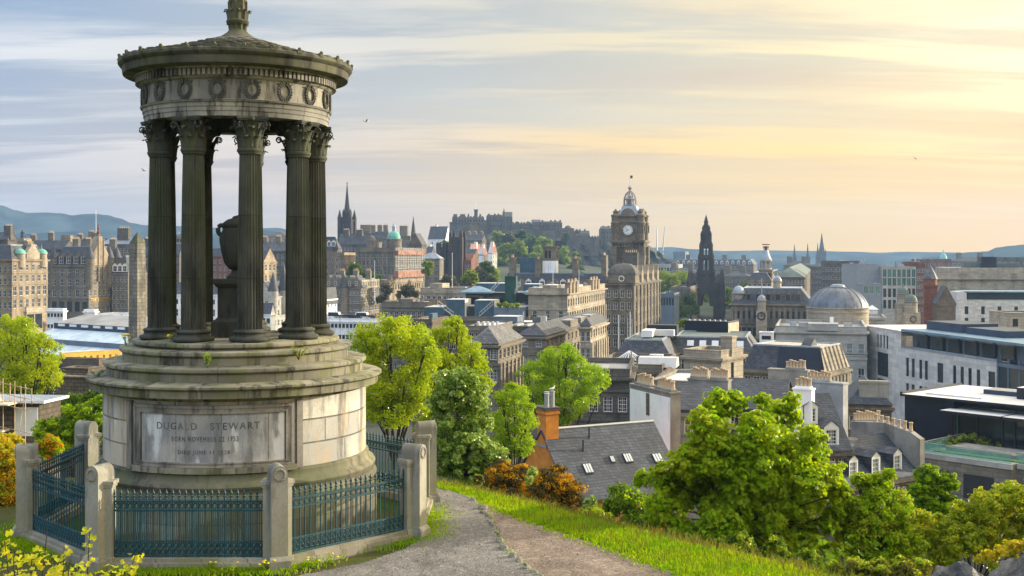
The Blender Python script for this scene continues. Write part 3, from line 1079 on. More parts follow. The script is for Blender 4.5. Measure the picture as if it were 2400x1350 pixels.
def build_fence():
	mb = MB()
	for k in range(8):
		a0, a1 = math.radians(-22.5 + 45 * k), math.radians(22.5 + 45 * k)
		for r0, r1, zt in ((-0.22, 0.22, 0.17), (-0.14, 0.14, 0.235)):
			q = lambda r, a, zz: ((RAD + r) * math.sin(a), -(RAD + r) * math.cos(a), zz)
			zb = -0.3
			mb.poly((q(r1, a0, zb), q(r1, a1, zb), q(r1, a1, zt), q(r1, a0, zt)))
			mb.poly((q(r1, a0, zt), q(r1, a1, zt), q(r0, a1, zt), q(r0, a0, zt)))
			mb.poly((q(r0, a0, zt), q(r0, a1, zt), q(r0, a1, zb), q(r0, a0, zb)))
	tag(mb.build('kerb_wall', M_stone('kerb_stone', (0.40, 0.36, 0.27), (0.30, 0.275, 0.21), stain=(0.12, 0.11, 0.07), sc=1.5, brick=(0.85, 9.0, 0.02), moss=(0.2, 0.2, 0.09)), None, loc=(OX, OY, SHELF)),
		'low stone kerb ringing the monument and carrying the iron railings', 'kerb')

	# a post
	def post_mesh():
		mb = MB()
		w = 0.152
		mb.box(-0.205, 0.205, -0.30, 0.24, -0.2, 0.22)
		mb.prism([(-0.30, 0.22), (-0.235, 0.30), (0.19, 0.30), (0.24, 0.22)], 'x', -0.18, 0.18)
		arch = [(-w, 0.30), (w, 0.30), (w, 1.80)] + [(w * math.cos(t), 1.80 + w * 1.1 * math.sin(t)) for t in [math.pi * i / 14 for i in range(1, 14)]] + [(-w, 1.80)]
		mb.prism(arch, 'y', -0.235, 0.19)
		for f in mb.f[-16:]: pass
		for s in (-1, 1):
			d = Vector((s * math.cos(math.radians(22.5)), math.sin(math.radians(22.5)), 0))
			nrm = Vector((-d.y, d.x, 0)) if s > 0 else Vector((d.y, -d.x, 0))
			def slab(u0, u1, h0, h1, th):
				P = [d * u + nrm * v for u, v in ((u0, -th), (u1, -th), (u1, th), (u0, th))]
				A = [mb.vert((p.x, p.y, h0)) for p in P]; B = [mb.vert((p.x, p.y, h1)) for p in P]
				for i in range(4):
					mb.face((A[i], A[(i + 1) % 4], B[(i + 1) % 4], B[i]))
				mb.face(B); mb.face(A[::-1])
			slab(0.10, 0.262, -0.2, 0.25, 0.155)
			slab(0.10, 0.245, 0.25, 1.55, 0.115)
			slab(0.10, 0.265, 1.55, 1.60, 0.135)
			slab(0.10, 0.285, 1.60, 1.67, 0.155)
		return mb.mesh('pier', MAT_POST)
	pm = post_mesh()
	mb = MB()
	for k in range(14):
		t = 2 * math.pi * k / 14
		mb.ball((0.095 * math.cos(t), -0.237, 1.80 + 0.10 * math.sin(t)), 0.028, 0, 6, 4)
	wm = mb.mesh('wreath', MAT_FRAME)
	post_labels = {
		0: 'round headed stone post between the dark front railing and the teal side railing',
		1: 'round headed stone post with sunlit face nearest the gravel path',
		2: 'round headed stone post standing behind the sunlit one by the path',
		3: 'round headed stone post hidden behind the drum on the path side',
		4: 'round headed stone post hidden behind the drum on the town side',
		5: 'stone post half in shade and half in orange light by the bushes',
		6: 'mossy round headed stone post at the shaded outer corner',
		7: 'pale round headed stone post behind the yellow foreground leaves'}
	post_labels[7] = 'pale round headed stone post rising behind the yellow leafed twigs'
	post_labels[1] = 'round headed stone post with sunlit face beside the gravel path bend'
	for k in range(8):
		a = math.radians(22.5 + 45 * k)
		t = thing('gate_post', post_labels[k], 'post', (OX + RAD * math.sin(a), OY - RAD * math.cos(a), SHELF), a, 'stone posts of the monument railings')
		link('pier', pm, t)
		link('wreath', wm, t)

	# railings between the posts
	L = SIDE - 2 * 0.255
	nb = 23
	def rail(z0, z1, th):
		mb = MB()
		mb.box(-L / 2, L / 2, -th, th, z0, z1)
		return mb.mesh('rail', MAT_IRON)
	rails = [rail(0.245, 0.275, 0.018), rail(0.52, 0.545, 0.018), rail(1.09, 1.12, 0.02), rail(1.255, 1.29, 0.022)]
	mb = MB()
	mb.tube([(0, 0, 0.235), (0, 0, 1.30)], 0.0135, 6)
	mb.ball((0, 0, 0.80), 0.0125, 0, 6, 4)
	bar = mb.mesh('bar', MAT_IRON)
	mb = MB()
	mb.ball((0, 0, 1.32), 0.022, 0, 6, 4)
	prof = [(0.008, 1.33), (0.03, 1.37), (0.014, 1.385), (0.012, 1.395), (0.028, 1.425), (0.015, 1.465), (1e-4, 1.505)]
	mb.lathe(prof, 8, 0, cap=False)
	mb.box(-0.034, 0.034, -0.006, 0.006, 1.352, 1.368)
	spike = mb.mesh('spearhead', MAT_IRON)
	mb = MB()
	st = L / nb
	for k in range(nb):
		x = -L / 2 + (k + 0.5) * st
		for zc, r in ((0.345, 0.046), (0.455, 0.046), (1.19, 0.048)):
			mb.tube([(x + r * math.cos(t), 0, zc + r * math.sin(t)) for t in [2 * math.pi * i / 10 for i in range(11)]], 0.011, 4, cap=False)
		mb.tube([(x - st * .4, 0, 0.30), (x, 0, 0.40), (x + st * .4, 0, 0.50)], 0.011, 4)
		mb.tube([(x + st * .4, 0, 0.30), (x, 0, 0.40), (x - st * .4, 0, 0.50)], 0.011, 4)
	scroll = mb.mesh('scrollwork', MAT_IRON)
	mb = MB()
	for k in range(nb * 3):
		if k % 3 != 0:
			x = -L / 2 + k * st / 3
			mb.tube([(x, 0.004, 0.27), (x, 0.004, 1.26)], 0.0085, 5, cap=False)
	lattice = mb.mesh('lattice', MAT_IRON)
	rl = {
		0: 'dark teal iron railing in front of the inscribed panel',
		1: 'teal iron railing beside the gravel path, lit by the sun',
		2: 'iron railing on the path side seen end on between two posts',
		3: 'iron railing seen past the drum under the green trees',
		4: 'iron railing at the back of the monument, hidden by the drum',
		5: 'iron railing just visible past the drum on the shaded side',
		6: 'rusty dark iron railing below the orange gorse bush',
		7: 'teal iron railing in shade slanting away behind the yellow twigs'}
	for k in range(8):
		a = math.radians(45 * k)
		t = thing('iron_railing', rl[k], 'railing', (OX + AP * math.sin(a), OY - AP * math.cos(a), SHELF), a, 'iron railings between the stone posts')
		for r_ in rails: link('rail', r_, t)
		link('scrollwork', scroll, t)
		if k == 0: link('lattice', lattice, t)
		for i in range(nb + 1):
			b_ = link('bar', bar, t, (-L / 2 + i * st, 0, 0))
			link('spearhead', spike, b_)


build_fence()
# ------------------------------------------------------------------ tools for the town
ST_CREAM = M_stone('cream_ashlar', (0.47, 0.41, 0.315), (0.35, 0.30, 0.23), stain=(0.14, 0.115, 0.085), sc=0.22, amt=0.5, brick=(1.6, 0.6, 0.03), bs=0.2)
ST_GREY = M_stone('grey_ashlar', (0.265, 0.228, 0.175), (0.185, 0.163, 0.13), stain=(0.075, 0.07, 0.06), sc=0.22, amt=0.55, brick=(1.4, 0.5, 0.03), bs=0.2)
ST_TAN = M_stone('brown_ashlar', (0.25, 0.21, 0.155), (0.17, 0.147, 0.112), stain=(0.05, 0.045, 0.035), sc=0.25, amt=0.6, brick=(1.4, 0.5, 0.03), bs=0.2)
ST_DARK = M_stone('sooty_stone', (0.165, 0.15, 0.128), (0.115, 0.108, 0.098), stain=(0.04, 0.038, 0.035), sc=0.2, amt=0.55, brick=(1.3, 0.45, 0.03), bs=0.2)
ST_BROWN = M_stone('brown_rubble', (0.21, 0.165, 0.12), (0.15, 0.125, 0.095), stain=(0.06, 0.05, 0.04), sc=0.5, amt=0.5, brick=(0.55, 0.28, 0.04), bs=0.3)
ST_WARM = M_stone('honey_stone', (0.40, 0.325, 0.23), (0.285, 0.228, 0.16), stain=(0.10, 0.075, 0.05), sc=0.25, amt=0.55, brick=(1.4, 0.5, 0.03), bs=0.2)
ST_GOTHIC = M_stone('black_gothic_stone', (0.075, 0.058, 0.050), (0.05, 0.042, 0.038), stain=(0.02, 0.018, 0.017), sc=0.3, amt=0.6, bs=0.3)
ST_RED = M_stone('red_sandstone', (0.30, 0.135, 0.085), (0.22, 0.10, 0.07), stain=(0.08, 0.04, 0.03), sc=0.3, amt=0.5, brick=(0.8, 0.3, 0.03))
ST_WHITE = M_flat('white_render', (0.92, 0.92, 0.90), 0.85, 0, 0.08, 0.4, 0.1, 0.2, stain=(0.36, 0.36, 0.36), stain_amt=0.55)
ST_PALE = M_stone('pale_sandstone', (0.46, 0.44, 0.40), (0.38, 0.37, 0.34), stain=(0.30, 0.29, 0.27), sc=0.5, amt=0.35, brick=(1.5, 0.55, 0.02), bs=0.1, joint=0.8)
ST_CLEAN = M_stone('clean_sandstone', (0.70, 0.68, 0.63), (0.60, 0.585, 0.55), stain=(0.42, 0.40, 0.37), sc=0.5, amt=0.35, brick=(1.5, 0.55, 0.02), bs=0.1, joint=0.8)
ST_ROUGH = M_flat('grey_roughcast', (0.29, 0.27, 0.235), 0.95, 0, 0.25, 0.5, 0.3, 0.15, stain=(0.10, 0.095, 0.08), stain_amt=0.6)
ST_ORANGE = M_flat('orange_harling', (0.62, 0.235, 0.045), 0.95, 0, 0.18, 1.5, 0.35, 0.1, stain=(0.42, 0.15, 0.04), stain_amt=0.5)
ST_CASTLE = M_stone('castle_stone', (0.17, 0.15, 0.13), (0.12, 0.112, 0.105), stain=(0.05, 0.048, 0.045), sc=0.12, amt=0.6, brick=(2.0, 0.9, 0.06), bs=0.3)
SLATE = M_slate('slate', (0.05, 0.054, 0.063))
SLATE2 = M_slate('grey_slate', (0.10, 0.10, 0.10))
SLATE_N = M_slate('near_slate', (0.042, 0.049, 0.062), 0.32, 0.17)
LEAD = M_seam('lead_sheet', (0.30, 0.34, 0.38), 0.7, 0.5, 0.2)
BLUE_M = M_seam('blue_sheet', (0.055, 0.11, 0.15), 0.6, 0.45, 0.2)
BLUE_L = M_seam('pale_blue_sheet', (0.17, 0.29, 0.38), 0.55, 0.4, 0.2)
GREY_ROOF = M_flat('grey_roof_felt', (0.33, 0.32, 0.30), 0.8, 0, 0.25, 0.15, 0.05)
WHITE_ROOF = M_flat('white_roof_membrane', (0.62, 0.60, 0.56), 0.7, 0, 0.15, 0.15, 0.05)
DARK_ROOF = M_flat('dark_roof_felt', (0.10, 0.11, 0.10), 0.8, 0, 0.3, 0.15, 0.05)
GREEN_ROOF = M_flat('green_grey_roof', (0.13, 0.16, 0.14), 0.75, 0, 0.25, 0.15, 0.05)
COPPER = M_flat('green_copper', (0.14, 0.42, 0.33), 0.6, 0.0, 0.2, 0.6, 0.1)
BLACK_CLAD = M_flat('black_cladding', (0.012, 0.016, 0.028), 0.5, 0, 0.3, 0.3, 0.05)
NAVY = M_flat('navy_cladding', (0.03, 0.05, 0.085), 0.5, 0, 0.25, 0.3, 0.05)
STEEL_BLUE = M_flat('blue_grey_cladding', (0.13, 0.165, 0.21), 0.45, 0, 0.15, 0.3, 0.03)
WHITE = M_flat('white_paint', (0.78, 0.77, 0.74), 0.5, 0, 0.06, 1.0, 0.02)
CREAM_P = M_flat('cream_paint', (0.62, 0.55, 0.40), 0.6, 0, 0.08, 1.0, 0.02)
DARK_F = M_flat('dark_frame', (0.03, 0.033, 0.036), 0.5, 0, 0.1, 1.0, 0.02)
POT = M_flat('buff_clay', (0.56, 0.41, 0.25), 0.85, 0, 0.25, 2.5, 0.1, stain=(0.2, 0.15, 0.1), stain_amt=0.5)
METAL = M_flat('grey_metal', (0.42, 0.43, 0.43), 0.4, 0.4, 0.1, 1.0, 0.02)
GLASS = M_glass('window_glass', (0.025, 0.03, 0.036))
GLASS_G = M_glass('green_glass', (0.05, 0.115, 0.095), 0.05)
GLASS_B = M_glass('blue_glass', (0.018, 0.028, 0.034), 0.05)
GLASS_P = M_glass('pale_blind_glass', (0.16, 0.18, 0.18), 0.12)
GOLD = M_flat('gilt', (0.72, 0.46, 0.10), 0.4, 0.5, 0.1, 1.0, 0.02)
ORANGE_NET = M_flat('orange_scaffold_net', (0.33, 0.165, 0.115), 0.9, 0, 0.4, 0.5, 0.05)
GREEN_NET = M_flat('green_net', (0.02, 0.065, 0.05), 0.8, 0, 0.3, 0.4, 0.05)
RED_ROOF = M_slate('red_tiles', (0.17, 0.06, 0.042))
YELLOW_W = M_flat('yellow_wall', (0.72, 0.46, 0.07), 0.8, 0, 0.15, 0.3, 0.05)
BRICK = M_stone('red_brick', (0.34, 0.15, 0.09), (0.25, 0.11, 0.075), stain=(0.10, 0.05, 0.04), sc=0.4, amt=0.4, brick=(0.6, 0.25, 0.03))

WINS = {}


def win_mesh(ww, wh, style):
	key = (round(ww, 2), round(wh, 2), style)
	if key in WINS:
		return WINS[key]
	mb = MB()
	fr = {'sash': WHITE, 'dark': DARK_F, 'plain': ST_DARK, 'blind': WHITE, 'green': METAL, 'blue': STEEL_BLUE, 'four': WHITE, 'arch': WHITE, 'stone': ST_CREAM}[style]
	gl = {'green': GLASS_G, 'blue': GLASS_B, 'blind': GLASS_P}.get(style, GLASS)
	t = 0.05 * (ww ** 0.5) + 0.03
	y0, y1, yp = 0.08, 0.15, 0.12
	h = ww / 2
	mb.box(-h, -h + t, y0, y1, 0, wh); mb.box(h - t, h, y0, y1, 0, wh)
	mb.box(-h + t, h - t, y0, y1, 0, t); mb.box(-h + t, h - t, y0, y1, wh - t, wh)
	b = t * 0.6
	if style in ('sash', 'blind', 'arch', 'four', 'stone'):
		mb.box(-h + t, h - t, y0 + .003, y1 - .003, wh * .5 - b / 2, wh * .5 + b / 2)
	if style in ('sash', 'arch', 'green', 'blue', 'four'):
		mb.box(-b / 2, b / 2, y0 + .006, y1 - .006, t, wh - t)
	if style == 'four':
		for q in (.25, .75):
			mb.box(-h + t, h - t, y0 + .009, y1 - .009, wh * q - b / 3, wh * q + b / 3)
		for q in (-.33, .33):
			mb.box(ww * q / 1.0 * .55 - b / 3, ww * q * .55 + b / 3, y0 + .012, y1 - .012, t, wh - t)
	mb.poly(((-h, yp, 0), (h, yp, 0), (h, yp, wh), (-h, yp, wh)), 1)
	WINS[key] = mb.mesh('window', [fr, gl])
	return WINS[key]


def offset_poly(pts, o):
	"""mitred outward offset of a counter-clockwise outline"""
	n = len(pts)
	out = []
	for i in range(n):
		p0, p1, p2 = Vector(pts[i - 1]), Vector(pts[i]), Vector(pts[(i + 1) % n])
		d1, d2 = (p1 - p0).normalized(), (p2 - p1).normalized()
		n1, n2 = Vector((d1.y, -d1.x)), Vector((d2.y, -d2.x))
		m = (n1 + n2)
		m = m / max(m.length_squared * 0.5, 0.2)
		out.append((p1.x + m.x * o, p1.y + m.y * o))
	return out


def ring(mb, pts, o_in, o_out, z0, z1, mi=0):
	A, B = offset_poly(pts, o_in), offset_poly(pts, o_out)
	n = len(pts)
	for i in range(n):
		j = (i + 1) % n
		a, a2, b, b2 = A[i], A[j], B[i], B[j]
		mb.poly(((*b, z0), (*b2, z0), (*b2, z1), (*b, z1)), mi)
		mb.poly(((*b, z1), (*b2, z1), (*a2, z1), (*a, z1)), mi)
		mb.poly(((*a, z0), (*a2, z0), (*b2, z0), (*b, z0)), mi)
		mb.poly(((*a2, z0), (*a, z0), (*a, z1), (*a2, z1)), mi)


def wall_windows(T, mb, a, b, z0, z1, spec, mi=0, limit=96):
	"""one wall from a to b (local xy) between z0 and z1, with the openings and window objects of spec"""
	a2, b2 = Vector(a), Vector(b)
	d = b2 - a2
	W = d.length
	d.normalize()
	ops = []
	if spec:
		n, rows = spec['n'], spec['rows']
		u0, u1 = spec.get('u', (0.0, 1.0))
		ww = spec.get('ww', 1.1)
		pitch = W * (u1 - u0) / n
		ww = min(ww, pitch * 0.78)
		ang = math.atan2(d.y, d.x)
		cnt = len([c for c in T.children if c.name.startswith('window')])
		for r in rows:
			top, h = r[0], r[1]
			st = r[2] if len(r) > 2 else spec.get('style', 'sash')
			w_ = ww * (r[3] if len(r) > 3 else 1.0)
			w_ = min(w_, pitch * 0.9)
			zb = z1 - top - h
			if zb < z0 + 0.3: continue
			for i in range(n):
				u = W * u0 + pitch * (i + 0.5)
				ops.append((u - w_ / 2, u + w_ / 2, zb, zb + h))
				if cnt < limit:
					p = a2 + d * u
					link('window', win_mesh(w_, h, st), T, (p.x, p.y, zb), ang)
					cnt += 1
				if spec.get('sill', True):
					nn = Vector((d.y, -d.x))
					def q(uu, o, z): 
						pp = a2 + d * uu + nn * o
						return (pp.x, pp.y, z)
					for za, zc, o, e in ((zb - 0.16, zb - 0.003, 0.10, 0.14), (zb + h + 0.003, zb + h + 0.22, 0.06, 0.16)):
						ul, ur = u - w_ / 2 - e, u + w_ / 2 + e
						mb.poly((q(ul, o, za), q(ur, o, za), q(ur, o, zc), q(ul, o, zc)), mi)
						mb.poly((q(ul, o, zc), q(ur, o, zc), q(ur, 0, zc), q(ul, 0, zc)), mi)
						mb.poly((q(ul, 0, za), q(ur, 0, za), q(ur, o, za), q(ul, o, za)), mi)
						mb.poly((q(ul, 0, za), q(ul, o, za), q(ul, o, zc), q(ul, 0, zc)), mi)
						mb.poly((q(ur, o, za), q(ur, 0, za), q(ur, 0, zc), q(ur, o, zc)), mi)
	facade(mb, a, (d.x, d.y), W, z0, z1, ops, 0.2, mi)
	if spec and spec.get('pil'):
		nn = Vector((d.y, -d.x))
		k = spec['pil']
		for i in range(k + 1):
			u = W * i / k
			u = min(max(u, 0.45), W - 0.45)
			zt, zb_ = z1 - spec.get('pt', 0.6), z1 - spec.get('pb', 8.0)
			p, q_ = a2 + d * (u - 0.42), a2 + d * (u + 0.42)
			P = [p, q_, q_ + nn * 0.38, p + nn * 0.38]
			A = [mb.vert((v.x, v.y, zb_)) for v in P]; B = [mb.vert((v.x, v.y, zt)) for v in P]
			for i2 in range(4):
				mb.face((A[(i2 + 1) % 4], A[i2], B[i2], B[(i2 + 1) % 4]), mi)
			mb.face(B[::-1], mi); mb.face(A, mi)


CHIM = {}


def pots_mesh(h, r):
	key = (round(h, 2), round(r, 2))
	if key not in CHIM:
		mb = MB()
		mb.lathe([(r * 1.15, 0), (r * 1.15, h * .12), (r, h * .16), (r * .88, h * .82), (r * 1.12, h * .86), (r * 1.12, h * .95), (r * .9, h), (r * .7, h), (r * .7, h * .7)], 10, 0, cap=False)
		CHIM[key] = mb.mesh('chimney_pot', POT)
	return CHIM[key]


def chimney(T, x, y, w, d, z0, z1, npots, mat, pot_h=0.8, pot_r=0.16, axis=None, rotz=0.0, name='chimney'):
	"""a stack standing on the building T: footprint w x d centred on x, y; pots in a line"""
	mb = MB()
	mb.box(-w / 2, w / 2, -d / 2, d / 2, z0, z1 - 0.28)
	mb.box(-w / 2 - .08, w / 2 + .08, -d / 2 - .08, d / 2 + .08, z1 - 0.28, z1 - 0.1)
	mb.box(-w / 2 - .02, w / 2 + .02, -d / 2 - .02, d / 2 + .02, z1 - 0.1, z1)
	c = mb.build(name, mat, T, loc=(x, y, 0), rotz=rotz)
	pm = pots_mesh(pot_h, pot_r)
	rr = random.Random(int(abs(x * 31 + y * 17)) + npots)
	for i in range(npots):
		t = (i + 0.5) / npots - 0.5
		p = link('chimney_pot', pm, c, ((w * 0.94 * t, 0, z1) if w >= d else (0, d * 0.94 * t, z1)))
		s = rr.uniform(0.82, 1.15)
		p.scale = (1, 1, s)
		p.rotation_euler = (rr.uniform(-.03, .03), rr.uniform(-.03, .03), 0)
	return c


class B:
	"""a rectangular building: local x along its front, y away from the viewer, z up from its foot"""
	def __init__(s, name, label, cat, pl, pc, pr, Y, ye, zb, th=15, side='R', w=None, d=None, wall=None, trim=None, front=None, right=None, left=None, back=None,
				 roof=('flat',), rmat=None, group=None, cornice=0.3, strings=(), parapet=0.8, foot=None):
		th = math.radians(th)
		v = Vector((math.cos(th), -math.sin(th))); u = Vector((math.sin(th), math.cos(th)))
		C = at(pc, ye, Y)
		c = Vector((C.x, C.y))
		def solve(px, dir_, sgn):
			t = (px - CX) / F
			return (t * c.y - c.x) / (sgn * (dir_.x - t * dir_.y))
		if side == 'R':
			w = w or solve(pl, v, -1)
			d = d or (solve(pr, u, 1) if pr is not None else 12.0)
			o = c - v * w
		else:
			w = w or solve(pr, v, 1)
			d = d or (solve(pl, u, 1) if pl is not None else 12.0)
			o = c
		s.w, s.d = w, d
		s.zb = zb
		s.H = H = C.z - zb
		s.T = T = thing(name, label, cat, (o.x, o.y, zb), -th, group)
		s.wall, s.trim = wall, trim or wall
		pts = [(0, 0), (w, 0), (w, d), (0, d)]
		s.pts = pts
		kind = roof[0]
		mb = MB()
		zt = H
		for i, spec in enumerate((front, right, back, left)):
			wall_windows(T, mb, pts[i], pts[(i + 1) % 4], 0, zt, spec)
		rm = rmat or (GREY_ROOF if kind == 'flat' else SLATE)
		rb = MB()
		if kind == 'flat':
			par = roof[1] if len(roof) > 1 else parapet
			if par > 0:
				ring(mb, pts, -0.3, 0.003, H + 0.002, H + par)
				ring(mb, pts, -0.36, 0.07, H + par, H + par + 0.13)
			rb.poly([(x, y, H + 0.05) for x, y in offset_poly(pts, -0.31)])
		elif kind == 'gable_x':
			rh, oh = roof[1], 0.25
			e = rh * oh / (d / 2)
			for x in (0, w):
				q = ((x, 0, H), (x, d, H), (x, d / 2, H + rh))
				mb.poly(q if x > 0 else q[::-1])
			x0, x1 = -0.12, w + 0.12
			for sg in (0, 1):
				y0, y1 = (-oh, d / 2) if sg == 0 else (d + oh, d / 2)
				A = ((x0, y0, H - e), (x1, y0, H - e), (x1, y1, H + rh), (x0, y1, H + rh))
				t = 0.14
				rb.poly([(p[0], p[1], p[2] + t) for p in (A if sg == 0 else A[::-1])])
				rb.poly((A if sg == 1 else A[::-1]))
				rb.poly((A[0], A[1], (A[1][0], A[1][1], A[1][2] + t), (A[0][0], A[0][1], A[0][2] + t)) if sg == 0 else (A[1], A[0], (A[0][0], A[0][1], A[0][2] + t), (A[1][0], A[1][1], A[1][2] + t)))
				for k in (0, 1):
					p, q = (A[0], A[3]) if k == 0 else (A[1], A[2])
					rb.poly((p, q, (q[0], q[1], q[2] + t), (p[0], p[1], p[2] + t)))
		elif kind == 'gable_y':
			rh, oh = roof[1], 0.25
			e = rh * oh / (w / 2)
			for y in (0, d):
				q = ((0, y, H), (w, y, H), (w / 2, y, H + rh))
				mb.poly(q if y == 0 else q[::-1])
			for sg in (0, 1):
				x0, x1 = (-oh, w / 2) if sg == 0 else (w + oh, w / 2)
				A = ((x0, -0.12, H - e), (x0, d + 0.12, H - e), (x1, d + 0.12, H + rh), (x1, -0.12, H + rh))
				t = 0.14
				rb.poly([(p[0], p[1], p[2] + t) for p in A]); rb.poly(A[::-1])
				for p, q in ((A[0], A[1]), (A[3], A[0]), (A[1], A[2])):
					rb.poly((p, q, (q[0], q[1], q[2] + t), (p[0], p[1], p[2] + t)))
		elif kind == 'hip':
			rh = roof[1]
			oh = 0.25
			m = min(w, d) / 2
			P = offset_poly(pts, oh)
			if w >= d:
				r1, r2 = (m, d / 2, H + rh), (w - m, d / 2, H + rh)
				fs = [[P[0], P[1], r2, r1], [P[1], P[2], r2], [P[2], P[3], r1, r2], [P[3], P[0], r1]]
			else:
				r1, r2 = (w / 2, m, H + rh), (w / 2, d - m, H + rh)
				fs = [[P[0], P[1], r1], [P[1], P[2], r2, r1], [P[2], P[3], r2], [P[3], P[0], r1, r2]]
			for f in fs:
				rb.poly([(*p, H + 0.04) if len(p) == 2 else p for p in f])
			rb.poly([(*p, H + 0.03) for p in P[::-1]])
		elif kind == 'mansard':
			rh, ins = roof[1], roof[2]
			A, Bq = offset_poly(pts, 0.02), offset_poly(pts, -ins)
			for i in range(4):
				j = (i + 1) % 4
				rb.poly(((*A[i], H + .02), (*A[j], H + .02), (*Bq[j], H + rh), (*Bq[i], H + rh)))
			rb.poly([(*p, H + rh) for p in Bq], 1)
			ring(rb, Bq, -0.25, 0.08, H + rh - .05, H + rh + 0.16, 2)
		s.kind = kind
		if cornice:
			ring(mb, pts, -0.1, cornice, H - 0.55, H - 0.25)
			ring(mb, pts, -0.1, cornice * 0.55, H - 0.75, H - 0.55)
		for t in strings:
			ring(mb, pts, -0.1, 0.16, H - t - 0.28, H - t)
		mb.build('wall', wall, T)
		if kind == 'flat' and w * d > 120 and name in ('building', 'stone_hall', 'tenement', 'far_block', 'rooftop_office', 'columned_terrace', 'domed_house_front', 'skylit_hall', 'low_stone_building', 'brown_flat_roof', 'long_flat_roof', 'concrete_block', 'glass_block'):
			rr = random.Random(int(w * 7 + d * 3 + pc))
			for _ in range(5):
				a, e = rr.uniform(.1, .85) * w, rr.uniform(.15, .8) * d
				q, h_ = rr.uniform(.5, 1.6), rr.uniform(.5, 1.5)
				m_ = MB()
				if rr.random() < .6: m_.box(a, a + q * 1.6, e, e + q, H + .06, H + h_)
				else: m_.tube([(a, e, H), (a, e, H + h_ * 1.8)], .14, 8)
				m_.build('roof_vent', rr.choice((METAL, DARK_ROOF, WHITE_ROOF, LEAD)), T)
		deck = roof[3] if len(roof) > 3 else GREY_ROOF
		rb.build('roof', [rm, deck, LEAD], T)
	def chim(s, fx, fy, w, d, h, n, mat=None, base=None, **k):
		z0 = (s.H if base is None else base)
		return chimney(s.T, s.w * fx, s.d * fy, w, d, z0 - 0.5, z0 + h, n, mat or s.wall, **k)
	def box(s, name, fx0, fx1, fy0, fy1, z0, z1, mat, top=None):
		mb = MB()
		mb.box(s.w * fx0, s.w * fx1, s.d * fy0, s.d * fy1, s.H + z0, s.H + z1, 0, 1 if top else None)
		return mb.build(name, [mat, top] if top else mat, s.T)
	def dormer(s, fx, y, z, w=1.5, h=1.9, dep=2.2, style='sash', rot=0.0, mat=None):
		key = ('dormer', round(w, 2), round(h, 2), round(dep, 2), style)
		if key not in CHIM:
			mb = MB()
			facade(mb, (-w / 2, 0), (1, 0), w, 0, h, [(-0.38 * w + w / 2, 0.38 * w + w / 2, 0.15, h - 0.2)], 0.15)
			mb.poly(((-w / 2, 0, 0), (-w / 2, 0, h), (-w / 2, dep, h), (-w / 2, dep, 0)), 1)
			mb.poly(((w / 2, 0, 0), (w / 2, dep, 0), (w / 2, dep, h), (w / 2, 0, h)), 1)
			o = 0.12
			mb.poly(((-w / 2 - o, -o, h - .03), (0, -o, h + w * .45), (0, dep, h + w * .45), (-w / 2 - o, dep, h - .03)), 1)
			mb.poly(((w / 2 + o, -o, h - .03), (w / 2 + o, dep, h - .03), (0, dep, h + w * .45), (0, -o, h + w * .45)), 1)
			mb.poly(((-w / 2, 0, h), (w / 2, 0, h), (0, 0, h + w * .42)), 0)
			CHIM[key] = mb.mesh('dormer', [mat or WHITE, SLATE])
		o = link('dormer', CHIM[key], s.T, (s.w * fx, y, z), rot)
		link('window', win_mesh(0.76 * w, h - 0.35, style), o, (0, 0, 0.15))
		return o


def rows(first, fh, n, h, style=None):
	return [(first + i * fh, h) + ((style,) if style else ()) for i in range(n)]
# ------------------------------------------------------------------ the old town and the skyline
FAR = -40.0
TEN = 'old town tenements on the ridge'


def W(n, first, fh, k, h, ww=1.1, style='sash', **kw):
	return dict(n=n, rows=rows(first, fh, k, h), ww=ww, style=style, **kw)


def cone(mb, x, y, z0, z1, r, n=12, mi=0):
	mb.lathe([(r, z0), (r * 0.55, z0 + (z1 - z0) * 0.5), (1e-3, z1)], n, mi, (x, y), smooth=False, cap=False)


